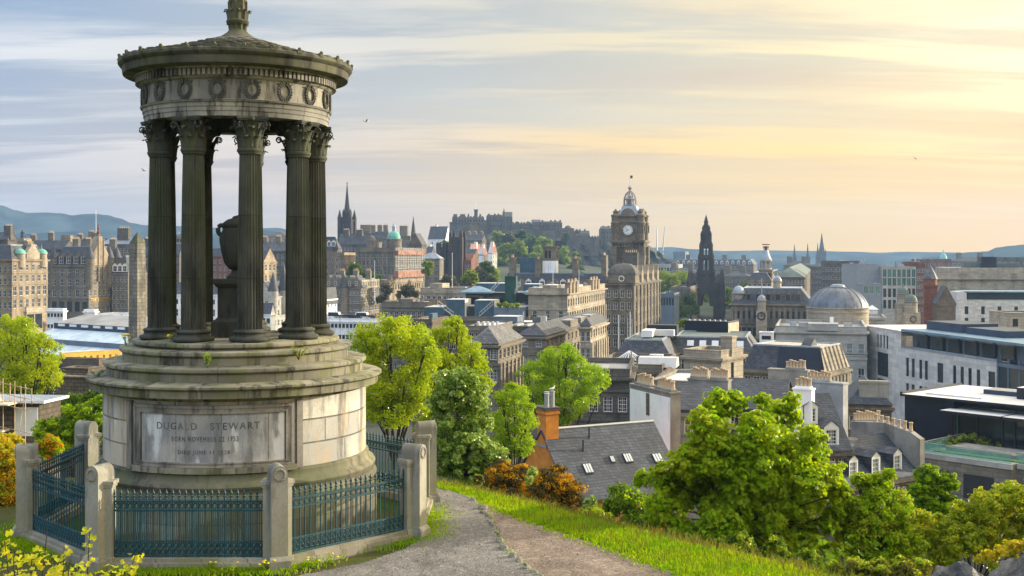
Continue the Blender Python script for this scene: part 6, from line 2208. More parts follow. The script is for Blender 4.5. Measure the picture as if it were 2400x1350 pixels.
def far_right():
	for i, (px, y0, y1, lean, lab) in enumerate(((1540, 535, 628, -.4, 'thin distant construction crane, the shorter of two'), (1553, 531, 628, 5.5, 'thin distant construction crane leaning to the sun, taller of two'))):
		Y = 1400
		p, q = at(px, y1, Y), at(px, y0, Y)
		t = thing('construction_crane', lab, 'crane', tuple(p), group='cranes beyond the hotel')
		mb = MB(); mb.tube([(0, 0, -30), (0, 0, (628 - 590) * Y / F)], 1.0, 4); mb.build('mast', METAL, t)
		mb = MB(); mb.tube([(0, 0, (628 - 592) * Y / F), (lean * Y / F, 0, q.z - p.z)], [1.0, 0.5], 4); mb.box(-3, 1, -1, 1, 18, 21); mb.build('jib', METAL, t)
	b = B('far_block', 'hazy modern block with a plant room beyond the cranes', 'building', 1535, 1607, 1620, 1250, 609, FAR, wall=ST_ROUGH, front=dict(n=12, rows=rows(2, 4, 4, 2.4), ww=2.4, style='blue', sill=False))
	b.box('plant_room', .55, .95, .2, .8, .2, 9, STEEL_BLUE)
	b = B('far_block', 'low hazy glass fronted hall below the cranes', 'building', 1528, 1590, 1600, 1000, 622, FAR, wall=ST_PALE, front=dict(n=9, rows=[(2, 7, 'blue'), (11, 5, 'blue')], ww=3.2, style='blue', sill=False))
	b = B('long_terrace', 'very long hazy terrace with an even row of dormers behind the gothic monument', 'building', 1582, 1766, 1775, 1050, 620, FAR, wall=ST_BROWN, front=W(30, 2, 4.4, 5, 2.4, 1.6), roof=('mansard', 4.5, 3))
	for i in range(14): b.dormer(.04 + .07 * i, -.1, b.H + .4, 2.4, 2.4, 2.5)
	for fx in (.12, .35, .6, .85): b.chim(fx, .5, 4, 2, 9, 4)
	b = B('gallery_building', 'low classical gallery among the garden trees beside the gothic monument', 'building', 1572, 1618, 1640, 560, 676, FAR, wall=ST_GREY, front=W(6, 2.2, 4, 1, 3, 1.4, pil=6), right=W(6, 2.2, 4, 1, 3, 1.4), cornice=.6)
	b = B('glass_pavilion', 'small flat glass pavilion roof in the trees beside the hotel', 'building', 1547, 1580, 1592, 470, 693, FAR, wall=STEEL_BLUE, front=dict(n=5, rows=[(1, 3, 'blue')], ww=2, style='blue', sill=False), rmat=BLUE_L)
	# domed store tower
	Y = 480.0
	k = Y / F
	c = at(1795, 665, Y)
	T = thing('store_tower', 'brown stone store tower with leaded cone roof and gilt ring on top', 'tower', tuple(c), math.radians(-15))
	z = lambda py: (665 - py) * k
	mb = MB(); h = 2.7
	facade(mb, (-h, -h), (1, 0), 2 * h, -26, z(632), [(0.6, 1.6, z(652), z(640)), (2.2, 3.2, z(652), z(640)), (3.8, 4.8, z(652), z(640))], .4)
	facade(mb, (h, -h), (0, 1), 2 * h, -26, z(632), [(0.6, 1.6, z(652), z(640)), (2.2, 3.2, z(652), z(640)), (3.8, 4.8, z(652), z(640))], .4)
	facade(mb, (h, h), (-1, 0), 2 * h, -26, z(632), []); facade(mb, (-h, h), (0, -1), 2 * h, -26, z(632), [])
	mb.box(-h + .45, h - .45, -h + .45, h - .45, -26, z(632), 1)
	ring(mb, [(-h, -h), (h, -h), (h, h), (-h, h)], -.5, .5, z(634), z(631)); mb.build('shaft', [ST_WARM, DARK_F], T)
	mb = MB()
	mb.lathe([(2.5, z(632)), (2.5, z(628))], 8, 0, smooth=False)
	for q in range(8):
		a = q * math.pi / 4
		mb.tube([(2.2 * math.cos(a), 2.2 * math.sin(a), z(628)), (2.2 * math.cos(a), 2.2 * math.sin(a), z(612))], .3, 6)
	mb.lathe([(1.5, z(628)), (1.5, z(612)), (2.6, z(612)), (2.6, z(609)), (2.3, z(608))], 12, 0, smooth=False)
	mb.build('belvedere', ST_PALE, T)
	mb = MB(); mb.lathe([(2.5, z(608)), (2.0, z(603)), (1.5, z(596)), (1.0, z(588)), (0.9, z(586))], 12, 0); mb.build('roof', LEAD, T)
	mb = MB()
	for q in range(6):
		a = q * math.pi / 3
		mb.tube([(.8 * math.cos(a), .8 * math.sin(a), z(587)), (1.1 * math.cos(a), 1.1 * math.sin(a), z(577))], .12, 4)
	for yy, r in ((579, 1.05), (573, 1.5)):
		mb.tube([(r * math.cos(t), r * math.sin(t), z(yy)) for t in [2 * math.pi * q / 16 for q in range(17)]], .2, 4, cap=False)
	mb.lathe([(.5, z(586)), (.7, z(580)), (.2, z(576))], 8, 0); mb.build('ring_crown', ST_RED, T)
	b = B('store', 'brown stone store with carved gables at the foot of the ringed tower', 'building', 1752, 1808, 1832, 470, 657, FAR, wall=ST_WARM, front=W(5, 1.4, 3.6, 5, 2.2, 1.4), right=W(5, 1.4, 3.6, 5, 2.2, 1.4), roof=('mansard', 3, 2))
	b = B('arcade_hall', 'green slated hall with a pale skylit ridge beside the ringed tower', 'building', 1812, 1886, 1900, 520, 650, FAR, wall=ST_BROWN, front=W(10, 1.2, 3.6, 4, 2.0), roof=('hip', 4.5), rmat=GREEN_ROOF)
	# three cathedral spires
	Y = 2000.0
	k = Y / F
	c = at(1900, 640, Y)
	T = thing('cathedral', 'hazy distant cathedral with three sharp spires on the horizon', 'church', tuple(c))
	for px, hw, yb, yt in ((1862, 4.5, 606, 573), (1893, 4.5, 606, 570), (1916.5, 4, 600, 569), (1926, 8, 592, 546)):
		x, w = (px - 1900) * k, hw * k
		mb = MB()
		mb.box(x - w, x + w, -w, w, -20, (640 - yb) * k)
		for sx in (-1, 1): mb.pyramid(x + sx * w * .85, -w * .85, (640 - yb) * k, (640 - yb + 9) * k, w * .2, w * .2)
		mb.build('tower', ST_GOTHIC, T)
		mb = MB(); mb.lathe([(w * .95, (640 - yb) * k), (w * .45, (640 - (yb * .5 + yt * .5)) * k), (.3, (640 - yt) * k)], 8, 0, (x, 0), smooth=False, cap=False); mb.build('spire', ST_GOTHIC, T)
	mb = MB(); mb.prism([(-20, 0), (18, 0), (18, 18), (-20, 18)], 'z', -20, 20 * k); mb.build('nave', ST_GOTHIC, T)
	c = at(2211, 616, 2300)
	T = thing('distant_dome', 'small hazy green dome far off before the wooded hill', 'building', tuple(c))
	k = 2300 / F
	mb = MB(); mb.lathe([(10 * k, -20), (10 * k, 5 * k), (8.5 * k, 8 * k), (8.5 * k, 10 * k)], 20, 0, cap=False); mb.build('drum', ST_GREY, T)
	mb = MB(); mb.lathe([(8.5 * k, 10 * k), (7 * k, 17 * k), (3.5 * k, 22 * k), (1.5 * k, 24 * k), (1.4 * k, 29 * k), (.2, 32 * k)], 20, 0, cap=False); mb.build('dome', COPPER, T)
	# far streets, right of the cathedral
	FR = 'hazy roofs beyond the modern blocks'
	specs = [(1560, 1640, 800, 640, 'tenement half hidden behind the gothic monument', ST_GREY), (1690, 1760, 760, 648, 'hazy tenement between monument and ringed tower', ST_GREY), (1836, 1905, 900, 622, 'pale hazy tenement under the first cathedral spire', ST_GREY),
			 (1900, 1960, 800, 625, 'hazy grey tenement under the tallest cathedral spire', ST_BROWN), (1925, 2015, 560, 616, 'long dark slab roof behind the grey concrete block', ST_DARK), (2120, 2168, 560, 618, 'brick red slab end behind the glass block', ST_RED),
			 (2140, 2230, 900, 610, 'hazy terrace below the far green dome', ST_RED), (2230, 2330, 950, 612, 'hazy terrace at the foot of the wooded hill', ST_GREY), (2320, 2440, 800, 606, 'dark hazy block at the edge under the wooded hill', ST_DARK)]
	for pl, pc, Yb, ye, lab, m in specs:
		b = B('far_block', lab, 'building', pl, pc, None, Yb, ye, FAR, d=18, wall=m, front=W(8, 2.4, 3.8, 6, 2.0, 1.5), roof=('hip', 3.5) if m in (ST_GREY, ST_BROWN) else ('flat',), group=FR)
		if m == ST_GREY:
			for fx in (.2, .7): b.chim(fx, .5, 4, 2, 7, 4)


def register_house():
	# archive with mansard, corner domes and clock turrets
	b = B('archive_house', 'pale classical archive with long slate mansard, corner dome and two clock turrets', 'building', 1712, 1905, None, 335, 713, FAR, d=30, wall=ST_GREY, front=dict(n=15, rows=[(2.2, 2.2), (7.0, 2.6), (11, 2.6)], ww=1.5, style='dark', pil=15, pt=1.0, pb=6.0), roof=('mansard', 4.4, 3.4, LEAD), cornice=.6, strings=(5.6,))
	H = b.H
	for i in range(6): b.dormer(.22 + .12 * i, -0.3 + 0.8, H + .9, 1.7, 2.0, 2.4, 'dark', mat=ST_GREY)
	def dome_turret(x, y, r, z0, zd, zt, mat=ST_CREAM, clock=False, name='turret'):
		mb = MB()
		mb.lathe([(r, z0), (r, zd - .5), (r * 1.18, zd - .3), (r * 1.18, zd), (r, zd + .05)], 12 if not clock else 8, 0, smooth=False, cap=False)
		if clock: mb.box(x * 0 - r * 1.25, r * 1.25, -r * 1.25, r * 1.25, z0 - 4, zd - 3.2)
		t = mb.build(name, mat, b.T, loc=(x, y, 0))
		mb = MB(); mb.lathe([(r * 1.05, zd), (r * .98, zd + r * .45), (r * .7, zd + r * .95), (r * .3, zd + r * 1.2), (.12, zd + r * 1.25), (.1, zt)], 14, 0, cap=False); mb.build('dome', LEAD, t)
		if clock:
			mb = MB(); R = r * .85; zc = zd - 4.6
			mb.tube([(R * math.cos(q), -r * 1.3, zc + R * math.sin(q)) for q in [2 * math.pi * i / 20 for i in range(21)]], .22, 5, cap=False)
			mb.tube([(0, -r * 1.34, zc), (0, -r * 1.34, zc + R * .8)], .12, 4); mb.tube([(0, -r * 1.34, zc), (R * .6, -r * 1.34, zc + R * .1)], .12, 4)
			mb.build('clock_face', DARK_F, t)
	k = 335 / F
	f = lambda px: (px - 1712) / 193 * b.w
	dome_turret(f(1730), 2.5, 1.75, H, H + 3.0, H + 5.6)
	dome_turret(f(1787), -3.0, 1.2, H - 6, H + 1.2, H + 7.5, clock=True)
	dome_turret(f(1821), 6.0, 1.2, H - 2, H + 6.6, H + 9.5, clock=True)
	# round dome
	Y = 268.0
	k = Y / F
	c = at(1963, 745, Y)
	T = thing('domed_hall', 'broad blue grey leaded dome on a low pale stone drum', 'building', (c.x, c.y, FAR))
	zz = lambda py: (HY - py) * k - FAR
	mb = MB(); R = 6.95
	mb.lathe([(R, 0), (R, zz(733)), (R * 1.02, zz(732)), (R * 1.02, zz(728)), (R * .99, zz(727)), (R * .99, zz(722)), (R * 1.03, zz(721)), (R * 1.03, zz(719.5)), (R * .98, zz(719))], 64, 0, cap=False); mb.build('drum', ST_CREAM, T)
	mb = MB()
	prof = [(R * 1.0 * math.cos(t), zz(719.5) + (zz(674) - zz(719.5)) * math.sin(t) ** 1.0) for t in [math.radians(d) for d in range(0, 80, 7)]]
	prof = [(R * (1 - (i / 11.0) ** 1.5 * .74), zz(719.5) + (zz(675) - zz(719.5)) * math.sin(math.pi / 2 * i / 11)) for i in range(12)]
	mb.lathe(prof, 64, 0, cap=False)
	for q in range(20):
		a = 2 * math.pi * q / 20
		mb.tube([(r * math.cos(a), r * math.sin(a), h + .03) for r, h in prof], .09, 4)
	mb.build('dome', M_flat('dome_lead', (0.15, 0.168, 0.195), .5, 0.1, .3, .4, .1, .4, stain=(.11, .12, .14), stain_amt=.6), T)
	mb = MB(); mb.lathe([(1.85, zz(676)), (1.9, zz(672)), (1.7, zz(671.5)), (1.5, zz(668)), (.9, zz(666)), (1e-3, zz(665.5))], 24, 0, cap=False); mb.build('skylight', LEAD, T)
	b = B('domed_house_front', 'long pale classical front with plain parapets below the leaded dome', 'building', 1818, 2032, None, 236, 777, FAR, d=26, wall=ST_PALE, front=dict(n=8, rows=[(2.6, 2.4, 'blind'), (7.6, 2.8)], ww=1.3, style='sash'), roof=('flat', .8), strings=(4.4, 5.6), cornice=.5)
	b.box('attic', .36, .69, -.02, .16, .05, 1.5, ST_PALE)
	b.box('chimney', .60, .64, .1, .14, 1.5, 2.6, ST_WHITE)
	b = B('lantern_house', 'small stone block with white glazed lantern beside the dome', 'building', 2024, 2066, 2074, 292, 742, FAR, wall=ST_PALE, front=W(2, 1, 3, 2, 1.8), roof=('flat', .5))
	mb = MB(); mb.box(-1.3, 1.3, -1.3, 1.3, 0, 1.5); mb.pyramid(0, 0, 1.5, 2.6, 1.6, 1.6); mb.build('lantern', WHITE, b.T, loc=(b.w * .5, 2.5, b.H + .2))
	# twin little domed turrets
	for px, Yt, yb, lab in ((2117, 300, 702, 'small pale domed turret, the farther of a twin'), (2135, 275, 722, 'small pale domed turret before its twin')):
		c = at(px, yb, Yt)
		T = thing('domed_turret', lab, 'turret', (c.x, c.y, FAR), group='twin domed turrets')
		h = c.z - FAR
		mb = MB(); mb.box(-1.7, 1.7, -1.7, 1.7, 0, h - 1.0); mb.lathe([(1.5, h - 1), (1.5, h + 1.3), (1.75, h + 1.5), (1.4, h + 1.6)], 14, 0, cap=False); mb.build('drum', ST_CREAM, T)
		mb = MB(); mb.lathe([(1.5, h + 1.6), (1.35, h + 2.4), (.8, h + 3.1), (.2, h + 3.3), (.1, h + 4.2)], 14, 0, cap=False); mb.build('dome', GREEN_ROOF, T)
		mb = MB(); mb.tube([(.7 * math.cos(q), -1.75, h - 2.6 + .7 * math.sin(q)) for q in [2 * math.pi * i / 16 for i in range(17)]], .12, 4, cap=False); mb.build('round_window', ST_DARK, T)


def modern_right():
	b = B('concrete_block', 'plain grey windowless concrete block joined to the green glass block', 'building', 2008, 2068, None, 430, 622, FAR, d=26, th=4, wall=M_flat('grey_panel', (0.27, 0.29, 0.31), .7, 0, .08), roof=('flat', .3), cornice=0)
	b = B('glass_block', 'green glass walled modern block with pale framed lower floors', 'building', 2068, 2147, 2160, 425, 628, FAR, d=22, th=4, wall=ST_PALE, front=dict(n=7, rows=[(.5, 2.9, 'green'), (3.7, 2.9, 'green'), (7.6, 3.2, 'dark', .8), (11.8, 3.2, 'dark', .8)], ww=1.75, style='green', sill=False), roof=('flat', .3), cornice=0)
	b = B('concrete_annexe', 'low wing with pale green windows in front of the concrete block', 'building', 2022, 2064, None, 405, 668, FAR, d=10, th=4, wall=M_flat('grey_panel_low', (0.25, 0.27, 0.29), .7, 0, .08), front=dict(n=3, rows=[(.4, 2.6, 'green')], ww=1.9, style='green', sill=False), roof=('flat', .3), cornice=0)
	# brick turret
	c = at(2180, 745, 300)
	T = thing('brick_turret', 'tall red brick stair turret with a grey slate spire', 'tower', (c.x, c.y, FAR), math.radians(-15))
	k = 300 / F
	z = lambda py: (HY - py) * k - FAR
	mb = MB(); mb.box(-1.6, 1.6, -1.6, 1.6, 0, z(668)); ring(mb, [(-1.6, -1.6), (1.6, -1.6), (1.6, 1.6), (-1.6, 1.6)], -.3, .25, z(672), z(668))
	for q in (690, 705, 722): mb.box(-1.7, 1.7, -1.7, 1.7, z(q), z(q) + .25)
	mb.build('shaft', BRICK, T)
	mb = MB(); mb.lathe([(1.7, z(668)), (1.7, z(655)), (2.0, z(654))], 8, 0, smooth=False); cone(mb, 0, 0, z(654), z(620), 2.0, 8, 1); mb.build('spire', [BRICK, SLATE2], T)
	b = B('gabled_brick_house', 'brown brick gabled house beside the brick turret', 'building', 2186, 2228, 2240, 295, 706, FAR, wall=ST_BROWN, front=W(3, 1.6, 3, 3, 1.8), roof=('gable_y', 4))
	b = B('old_theatre', 'broad cream classical theatre with a black plant box on its roof', 'building', 2196, 2420, None, 430, 652, FAR, d=40, wall=ST_CREAM, front=dict(n=11, rows=[(6.0, 3.0), (10.5, 3)], ww=2.2, style='sash', sill=True), roof=('flat', 1.6), strings=(4.0, 5.2), cornice=1.0)
	b.box('upper_tier', .08, .95, .15, .9, .1, 3.8, ST_CREAM, GREY_ROOF); b.box('plant_box', .50, .66, .2, .5, 3.8, 8.0, BLACK_CLAD); b.box('plant_screen', .32, .50, .25, .5, 3.8, 6.0, GREEN_ROOF); b.box('plant_screen', .66, .92, .25, .5, 3.8, 5.6, GREEN_ROOF)
	b = B('pale_office', 'pale stone office with blue glazed penthouse and a few dark slots', 'building', 2229, 2246, 2440, 320, 706, FAR, side='L', th=6, d=14, wall=ST_CLEAN, front=dict(n=5, rows=[(1.4, 2.2, 'dark'), (4.6, 1.2, 'dark')], ww=1.0, style='dark', sill=False), roof=('flat', .3), cornice=0)
	b.box('penthouse', .14, 1.0, .15, .8, .1, 2.4, GLASS_B); b.box('roof_canopy', .10, 1.02, .08, .9, 2.42, 2.75, BLUE_L); b.box('screen', .0, .12, .1, .6, .1, 2.6, WHITE_ROOF)
	b = B('edge_block', 'small cream block with dark windows at the edge under the pale office', 'building', 2352, 2366, 2450, 235, 738, FAR, side='L', th=0, d=10, wall=ST_CREAM, front=dict(n=3, rows=[(.8, 1.6, 'dark'), (3.2, 1.0, 'dark')], ww=1.1, style='dark', sill=False), roof=('flat', .3), cornice=0)
	# the curved modern building
	Bp = Vector((912 / F * 150, 150.0)); A = Vector((826 / F * 163, 163.0)); C_ = Vector((1143 / F * 129.0, 129.0)); D = Vector((1290 / F * 118.0, 118.0))
	T = thing('modern_stone_office', 'long curved modern office in pale stone with tall slot windows and glazed top floor', 'building', (Bp.x * 1.5, Bp.y * 1.5, FAR * 1.5))
	T.scale = (1.5, 1.5, 1.5)
	L = lambda p: (p.x - Bp.x, p.y - Bp.y)
	zt, zs = -9.9 - FAR, -11.9 - FAR
	def wall(P, Q, z1, ops, mat_style, name='wall', mat=ST_CLEAN):
		mb = MB()
		d = (Q - P); W_ = d.length; d.normalize()
		facade(mb, L(P), (d.x, d.y), W_, 0, z1, [o[:4] for o in ops], .35)
		w = mb.build(name, mat, T)
		for o in ops:
			st = o[4] if len(o) > 4 else mat_style
			p = P + d * ((o[0] + o[1]) / 2)
			link('window', win_mesh(o[1] - o[0], o[3] - o[2], st), T, (*L(p), o[2]), math.atan2(d.y, d.x))
	W1 = (Bp - A).length
	ops = []
	for i in range(4): ops.append((W1 * .36 + i * 1.12, W1 * .36 + i * 1.12 + .6, zt - 2.6, zt - 0.8))
	ops.append((W1 * .36, W1 * .36 + 4.0, zt - 6.4, zt - 3.2, 'four')); ops.append((W1 * .36, W1 * .36 + 4.0, zt - 9.4, zt - 6.8, 'four'))
	ops = [o if len(o) == 4 else (*o[:4], 'dark') for o in ops]
	wall(A, Bp, zt, ops, 'dark')
	W2 = (C_ - Bp).length
	ops = []
	us = [1.2, 2.6, 4.4, 5.7, 8.6, 12.0, 13.6, 15.2, 16.9, 19.2]
	for i, u in enumerate(us):
		if u + .9 > W2: continue
		w = 1.3 if i in (4, 9) else .72
		for r in range(3):
			ops.append((u, u + w, zs - 3.6 - r * 3.3, zs - 1.2 - r * 3.3))
	wall(Bp + (C_ - Bp).normalized() * .01, C_, zs, ops, 'dark')
	# glazed top floor set back, with its flat roof edge
	n = Vector((C_.y - Bp.y, -(C_.x - Bp.x))).normalized()
	def slab(P, Q, o0, o1, z0, z1, name, mat):
		d = (Q - P).normalized(); nn = Vector((d.y, -d.x))
		mb = MB()
		pts = [L(P + nn * o0), L(Q + nn * o0), L(Q + nn * o1), L(P + nn * o1)]
		a = [mb.vert((*p, z0)) for p in pts]; b_ = [mb.vert((*p, z1)) for p in pts]
		for i in range(4): mb.face((a[(i + 1) % 4], a[i], b_[i], b_[(i + 1) % 4]))
		mb.face(b_[::-1]); mb.face(a)
		return mb.build(name, mat, T)
	P0 = Bp + (C_ - Bp).normalized() * .4
	slab(P0, D, -1.4, -9, zs + .02, zt + .1, 'top_floor', STEEL_BLUE)
	d = (C_ - Bp).normalized()
	for i in range(6):
		p = P0 + d * (1.8 + i * 3.6)
		slab(p, p + d * 2.5, -0.9, -1.5, zs + .1, zt - .15, 'bay_window', GLASS_B)
		slab(p - d * .2, p + d * 2.7, -0.5, -1.4, zt - .14, zt + .05, 'bay_canopy', LEAD)
	slab(Bp + d * .2, D, .12, -9.4, zt + .12, zt + .42, 'roof_edge', BLUE_L)
	slab(Bp, C_, .06, -.4, zs + .005, zs + .25, 'coping', LEAD)
	slab(Bp + d * 1, Bp + d * 9, -3, -8, zt + .44, zt + 1.5, 'plant_screen', NAVY)
	slab(Bp + d * 10, Bp + d * 18, -3, -8, zt + .44, zt + 1.2, 'plant_screen', NAVY)
	slab(A, Bp, -.02, -9, zt - .5, zt - .1, 'roof', GREY_ROOF)
	slab(A - (Bp - A).normalized() * .2, Bp, .08, -9.2, zt + .002, zt + .15, 'roof_edge', WHITE_ROOF)
	# blue glazed end bay
	slab(C_ + d * .02, D, .25, -8, 0, zs, 'glazed_bay', GLASS_B)
	for i in range(6): slab(C_ + d * (.02 + i * 2.0), C_ + d * (.22 + i * 2.0), .40, .2, 0, zs + .5, 'mullion', STEEL_BLUE)
	for i in range(5): slab(C_, D, .36, .22, zs - .4 - i * 3.2, zs - i * 3.2, 'transom', STEEL_BLUE)
	# white barrel roofs behind
	c = at(2290, 775, 262)
	mb = MB(); mb.M = None
	prof = [(5 * math.cos(math.pi * q / 10), 1.4 * math.sin(math.pi * q / 10)) for q in range(11)]
	mb.prism([(a + 0, b_) for a, b_ in prof], 'x', -8, 8); mb.box(-8, 8, -5, 5, -25, -.01)
	tag(mb.build('barrel_roof', WHITE_ROOF, loc=tuple(c), rotz=-.1), 'white curved barrel roof shining behind the modern stone office', 'building')


def rooftop_office():
	# low stone halls in front of the twin towered college
	b = B('stone_hall', 'low old stone hall with corner blocks and weathered parapet by the green trees', 'building', 896, 1003, None, 300, 716, FAR, d=18, wall=ST_GREY, front=W(8, 1.6, 3.4, 5, 1.9), roof=('flat', .8), strings=(1.2,))
	b.box('attic', .30, .62, .1, .5, .1, 1.6, ST_GREY); b.box('attic', .02, .12, .0, .4, .1, 1.0, ST_GREY)
	b = B('stone_hall', 'long cream stone block with a raised centre behind the blue pavilions', 'building', 985, 1140, None, 345, 684, FAR, d=20, wall=ST_CREAM, front=W(12, 1.4, 3.4, 4, 1.9), roof=('flat', 1.0))
	b.box('attic', .13, .32, .05, .4, .1, 2.4, ST_CREAM)
	Y = 285
	b = B('rooftop_office', 'blue metal rooftop offices with stairs and terraces stacked over a stone block', 'building', 986, 1240, None, Y, 748, FAR, d=40, th=8, wall=ST_GREY, front=W(18, 2, 3.6, 5, 2.0), roof=('flat', .4), cornice=.3)
	k = Y / F
	H = b.H
	def bx(name, p0, p1, yt, yb, y0, dep, front, right=None, top=None):
		x0, x1 = (p0 - 986) * k * 1.0, (p1 - 986) * k
		z1, z0 = H + (748 - yt) * k, H + (748 - yb) * k + .06
		mb = MB()
		mb.box(x0, x1, y0, y0 + dep, z0, z1, 0, 1)
		if right is not None:
			mb.box(x1 - .02, x1 + .03, y0 + .01, y0 + dep - .01, z0 + .05, z1 - .06, 2)
		o = mb.build(name, [front, top or WHITE_ROOF, right or front], b.T)
		return x0, x1, z0, z1
	bx('metal_cabin', 1036, 1082, 705, 748, 6, 9, BLUE_M, WHITE_ROOF)
	bx('metal_cabin', 1104, 1152, 707, 748, 7, 9, BLUE_M, WHITE_ROOF)
	bx('low_cabin', 990, 1036, 722, 748, 2, 12, BLUE_M)
	bx('glass_link', 1084, 1104, 722, 748, 9, 5, GLASS_B)
	bx('terrace', 1156, 1230, 722, 748, 4, 14, STEEL_BLUE, top=GREY_ROOF)
	bx('upper_floor', 1060, 1240, 692, 722, 20, 16, GLASS_B, top=GREY_ROOF)
	bx('upper_cabin', 1075, 1160, 670, 694, 26, 9, BLUE_M); bx('upper_cabin', 1200, 1240, 672, 694, 26, 9, BLUE_M)
	for p0, p1 in ((1050, 1128), (1208, 1262)):
		x0, x1 = (p0 - 986) * k, (p1 - 986) * k
		zb, zt = H + (748 - 690) * k, H + (748 - 676) * k
		mb = MB()
		y0, y1 = 17.0, 25.0
		e, r0, r1 = ((x0, y0, zb), (x1, y0, zb), (x1, y1, zb), (x0, y1, zb)), (x0 + 3.5, 21, zt), (x1 - 3.5, 21, zt)
		mb.poly((e[0], e[1], r1, r0)); mb.poly((e[1], e[2], r1)); mb.poly((e[2], e[3], r0, r1)); mb.poly((e[3], e[0], r0)); mb.box(x0, x1, y0, y1, zb - .35, zb - .02)
		mb.build('pavilion_roof', BLUE_L, b.T)
	x0, x1 = (1163 - 986) * k, (1191 - 986) * k
	mb = MB(); mb.box(x0, x1, 18, 21, H + 2, H + (748 - 650) * k)
	mb.build('lift_shaft', GREEN_NET, b.T)
	for p0, y0, p1, y1, dy in ((1020, 716, 1058, 744, 3.5), (1152, 716, 1120, 744, 4.5), (1128, 692, 1152, 668, 16.5), (1190, 694, 1204, 668, 16.5)):
		mb = MB()
		A, C_ = ((p0 - 986) * k, H + (748 - y0) * k), ((p1 - 986) * k, H + (748 - y1) * k)
		for dz in (0, .9):
			for yy in (dy, dy + 1.2): mb.tube([(A[0], yy, A[1] + dz), (C_[0], yy, C_[1] + dz)], .09 if dz == 0 else .05, 4)
		for q in range(6):
			t = q / 5
			mb.tube([(A[0] + (C_[0] - A[0]) * t, dy, A[1] + (C_[1] - A[1]) * t), (A[0] + (C_[0] - A[0]) * t, dy, A[1] + (C_[1] - A[1]) * t + .9)], .05, 4)
		mb.build('stair', METAL, b.T)
	mb = MB()
	for q in range(10):
		x = (1158 + q * 8 - 986) * k
		mb.tube([(x, 4.1, H + (748 - 722) * k), (x, 4.1, H + (748 - 714) * k)], .05, 4)
	mb.tube([((1158 - 986) * k, 4.1, H + (748 - 714) * k), ((1230 - 986) * k, 4.1, H + (748 - 714) * k)], .05, 4); mb.build('railing', METAL, b.T)
	# long white topped roof
	b = B('long_flat_roof', 'long white topped flat roof with dark glass front and white sunny end', 'building', 1153, 1308, 1331, 245, 760, FAR, th=12, wall=NAVY, front=dict(n=10, rows=[(.4, 1.0, 'blue')], ww=1.4, style='blue', sill=False), roof=('flat', .15), rmat=WHITE_ROOF, cornice=0)
	mb = MB(); mb.box(b.w + .01, b.w + .08, .1, b.d - .1, b.H - 3, b.H + .1); mb.build('end_wall', WHITE, b.T)
	b.box('roof_cabin', .0, .38, .05, .5, .1, 1.5, STEEL_BLUE, WHITE_ROOF)
	b = B('white_roof_block', 'flat white membrane roofs with small vents just beyond the lime green tree', 'building', 1098, 1166, 1172, 215, 768, FAR, th=10, d=16, wall=ST_GREY, front=W(5, 1, 3, 2, 1.6), roof=('flat', .2), rmat=WHITE_ROOF, cornice=.2)
	for q in range(5): b.box('vent', .1 + q * .17, .15 + q * .17, .3, .4, .1, .8, METAL)
	b = B('brown_flat_roof', 'flat brown roofed block wedged between the two lime green tree crowns', 'building', 966, 1012, 1020, 220, 752, FAR, d=12, th=12, wall=ST_BROWN, front=W(4, 1, 3, 3, 1.6), roof=('flat', .2), rmat=M_flat('brown_roof', (.30, .23, .19), .8), cornice=.2)
	b.box('plant_box', .75, .95, .1, .4, .1, 1.3, BLUE_M)


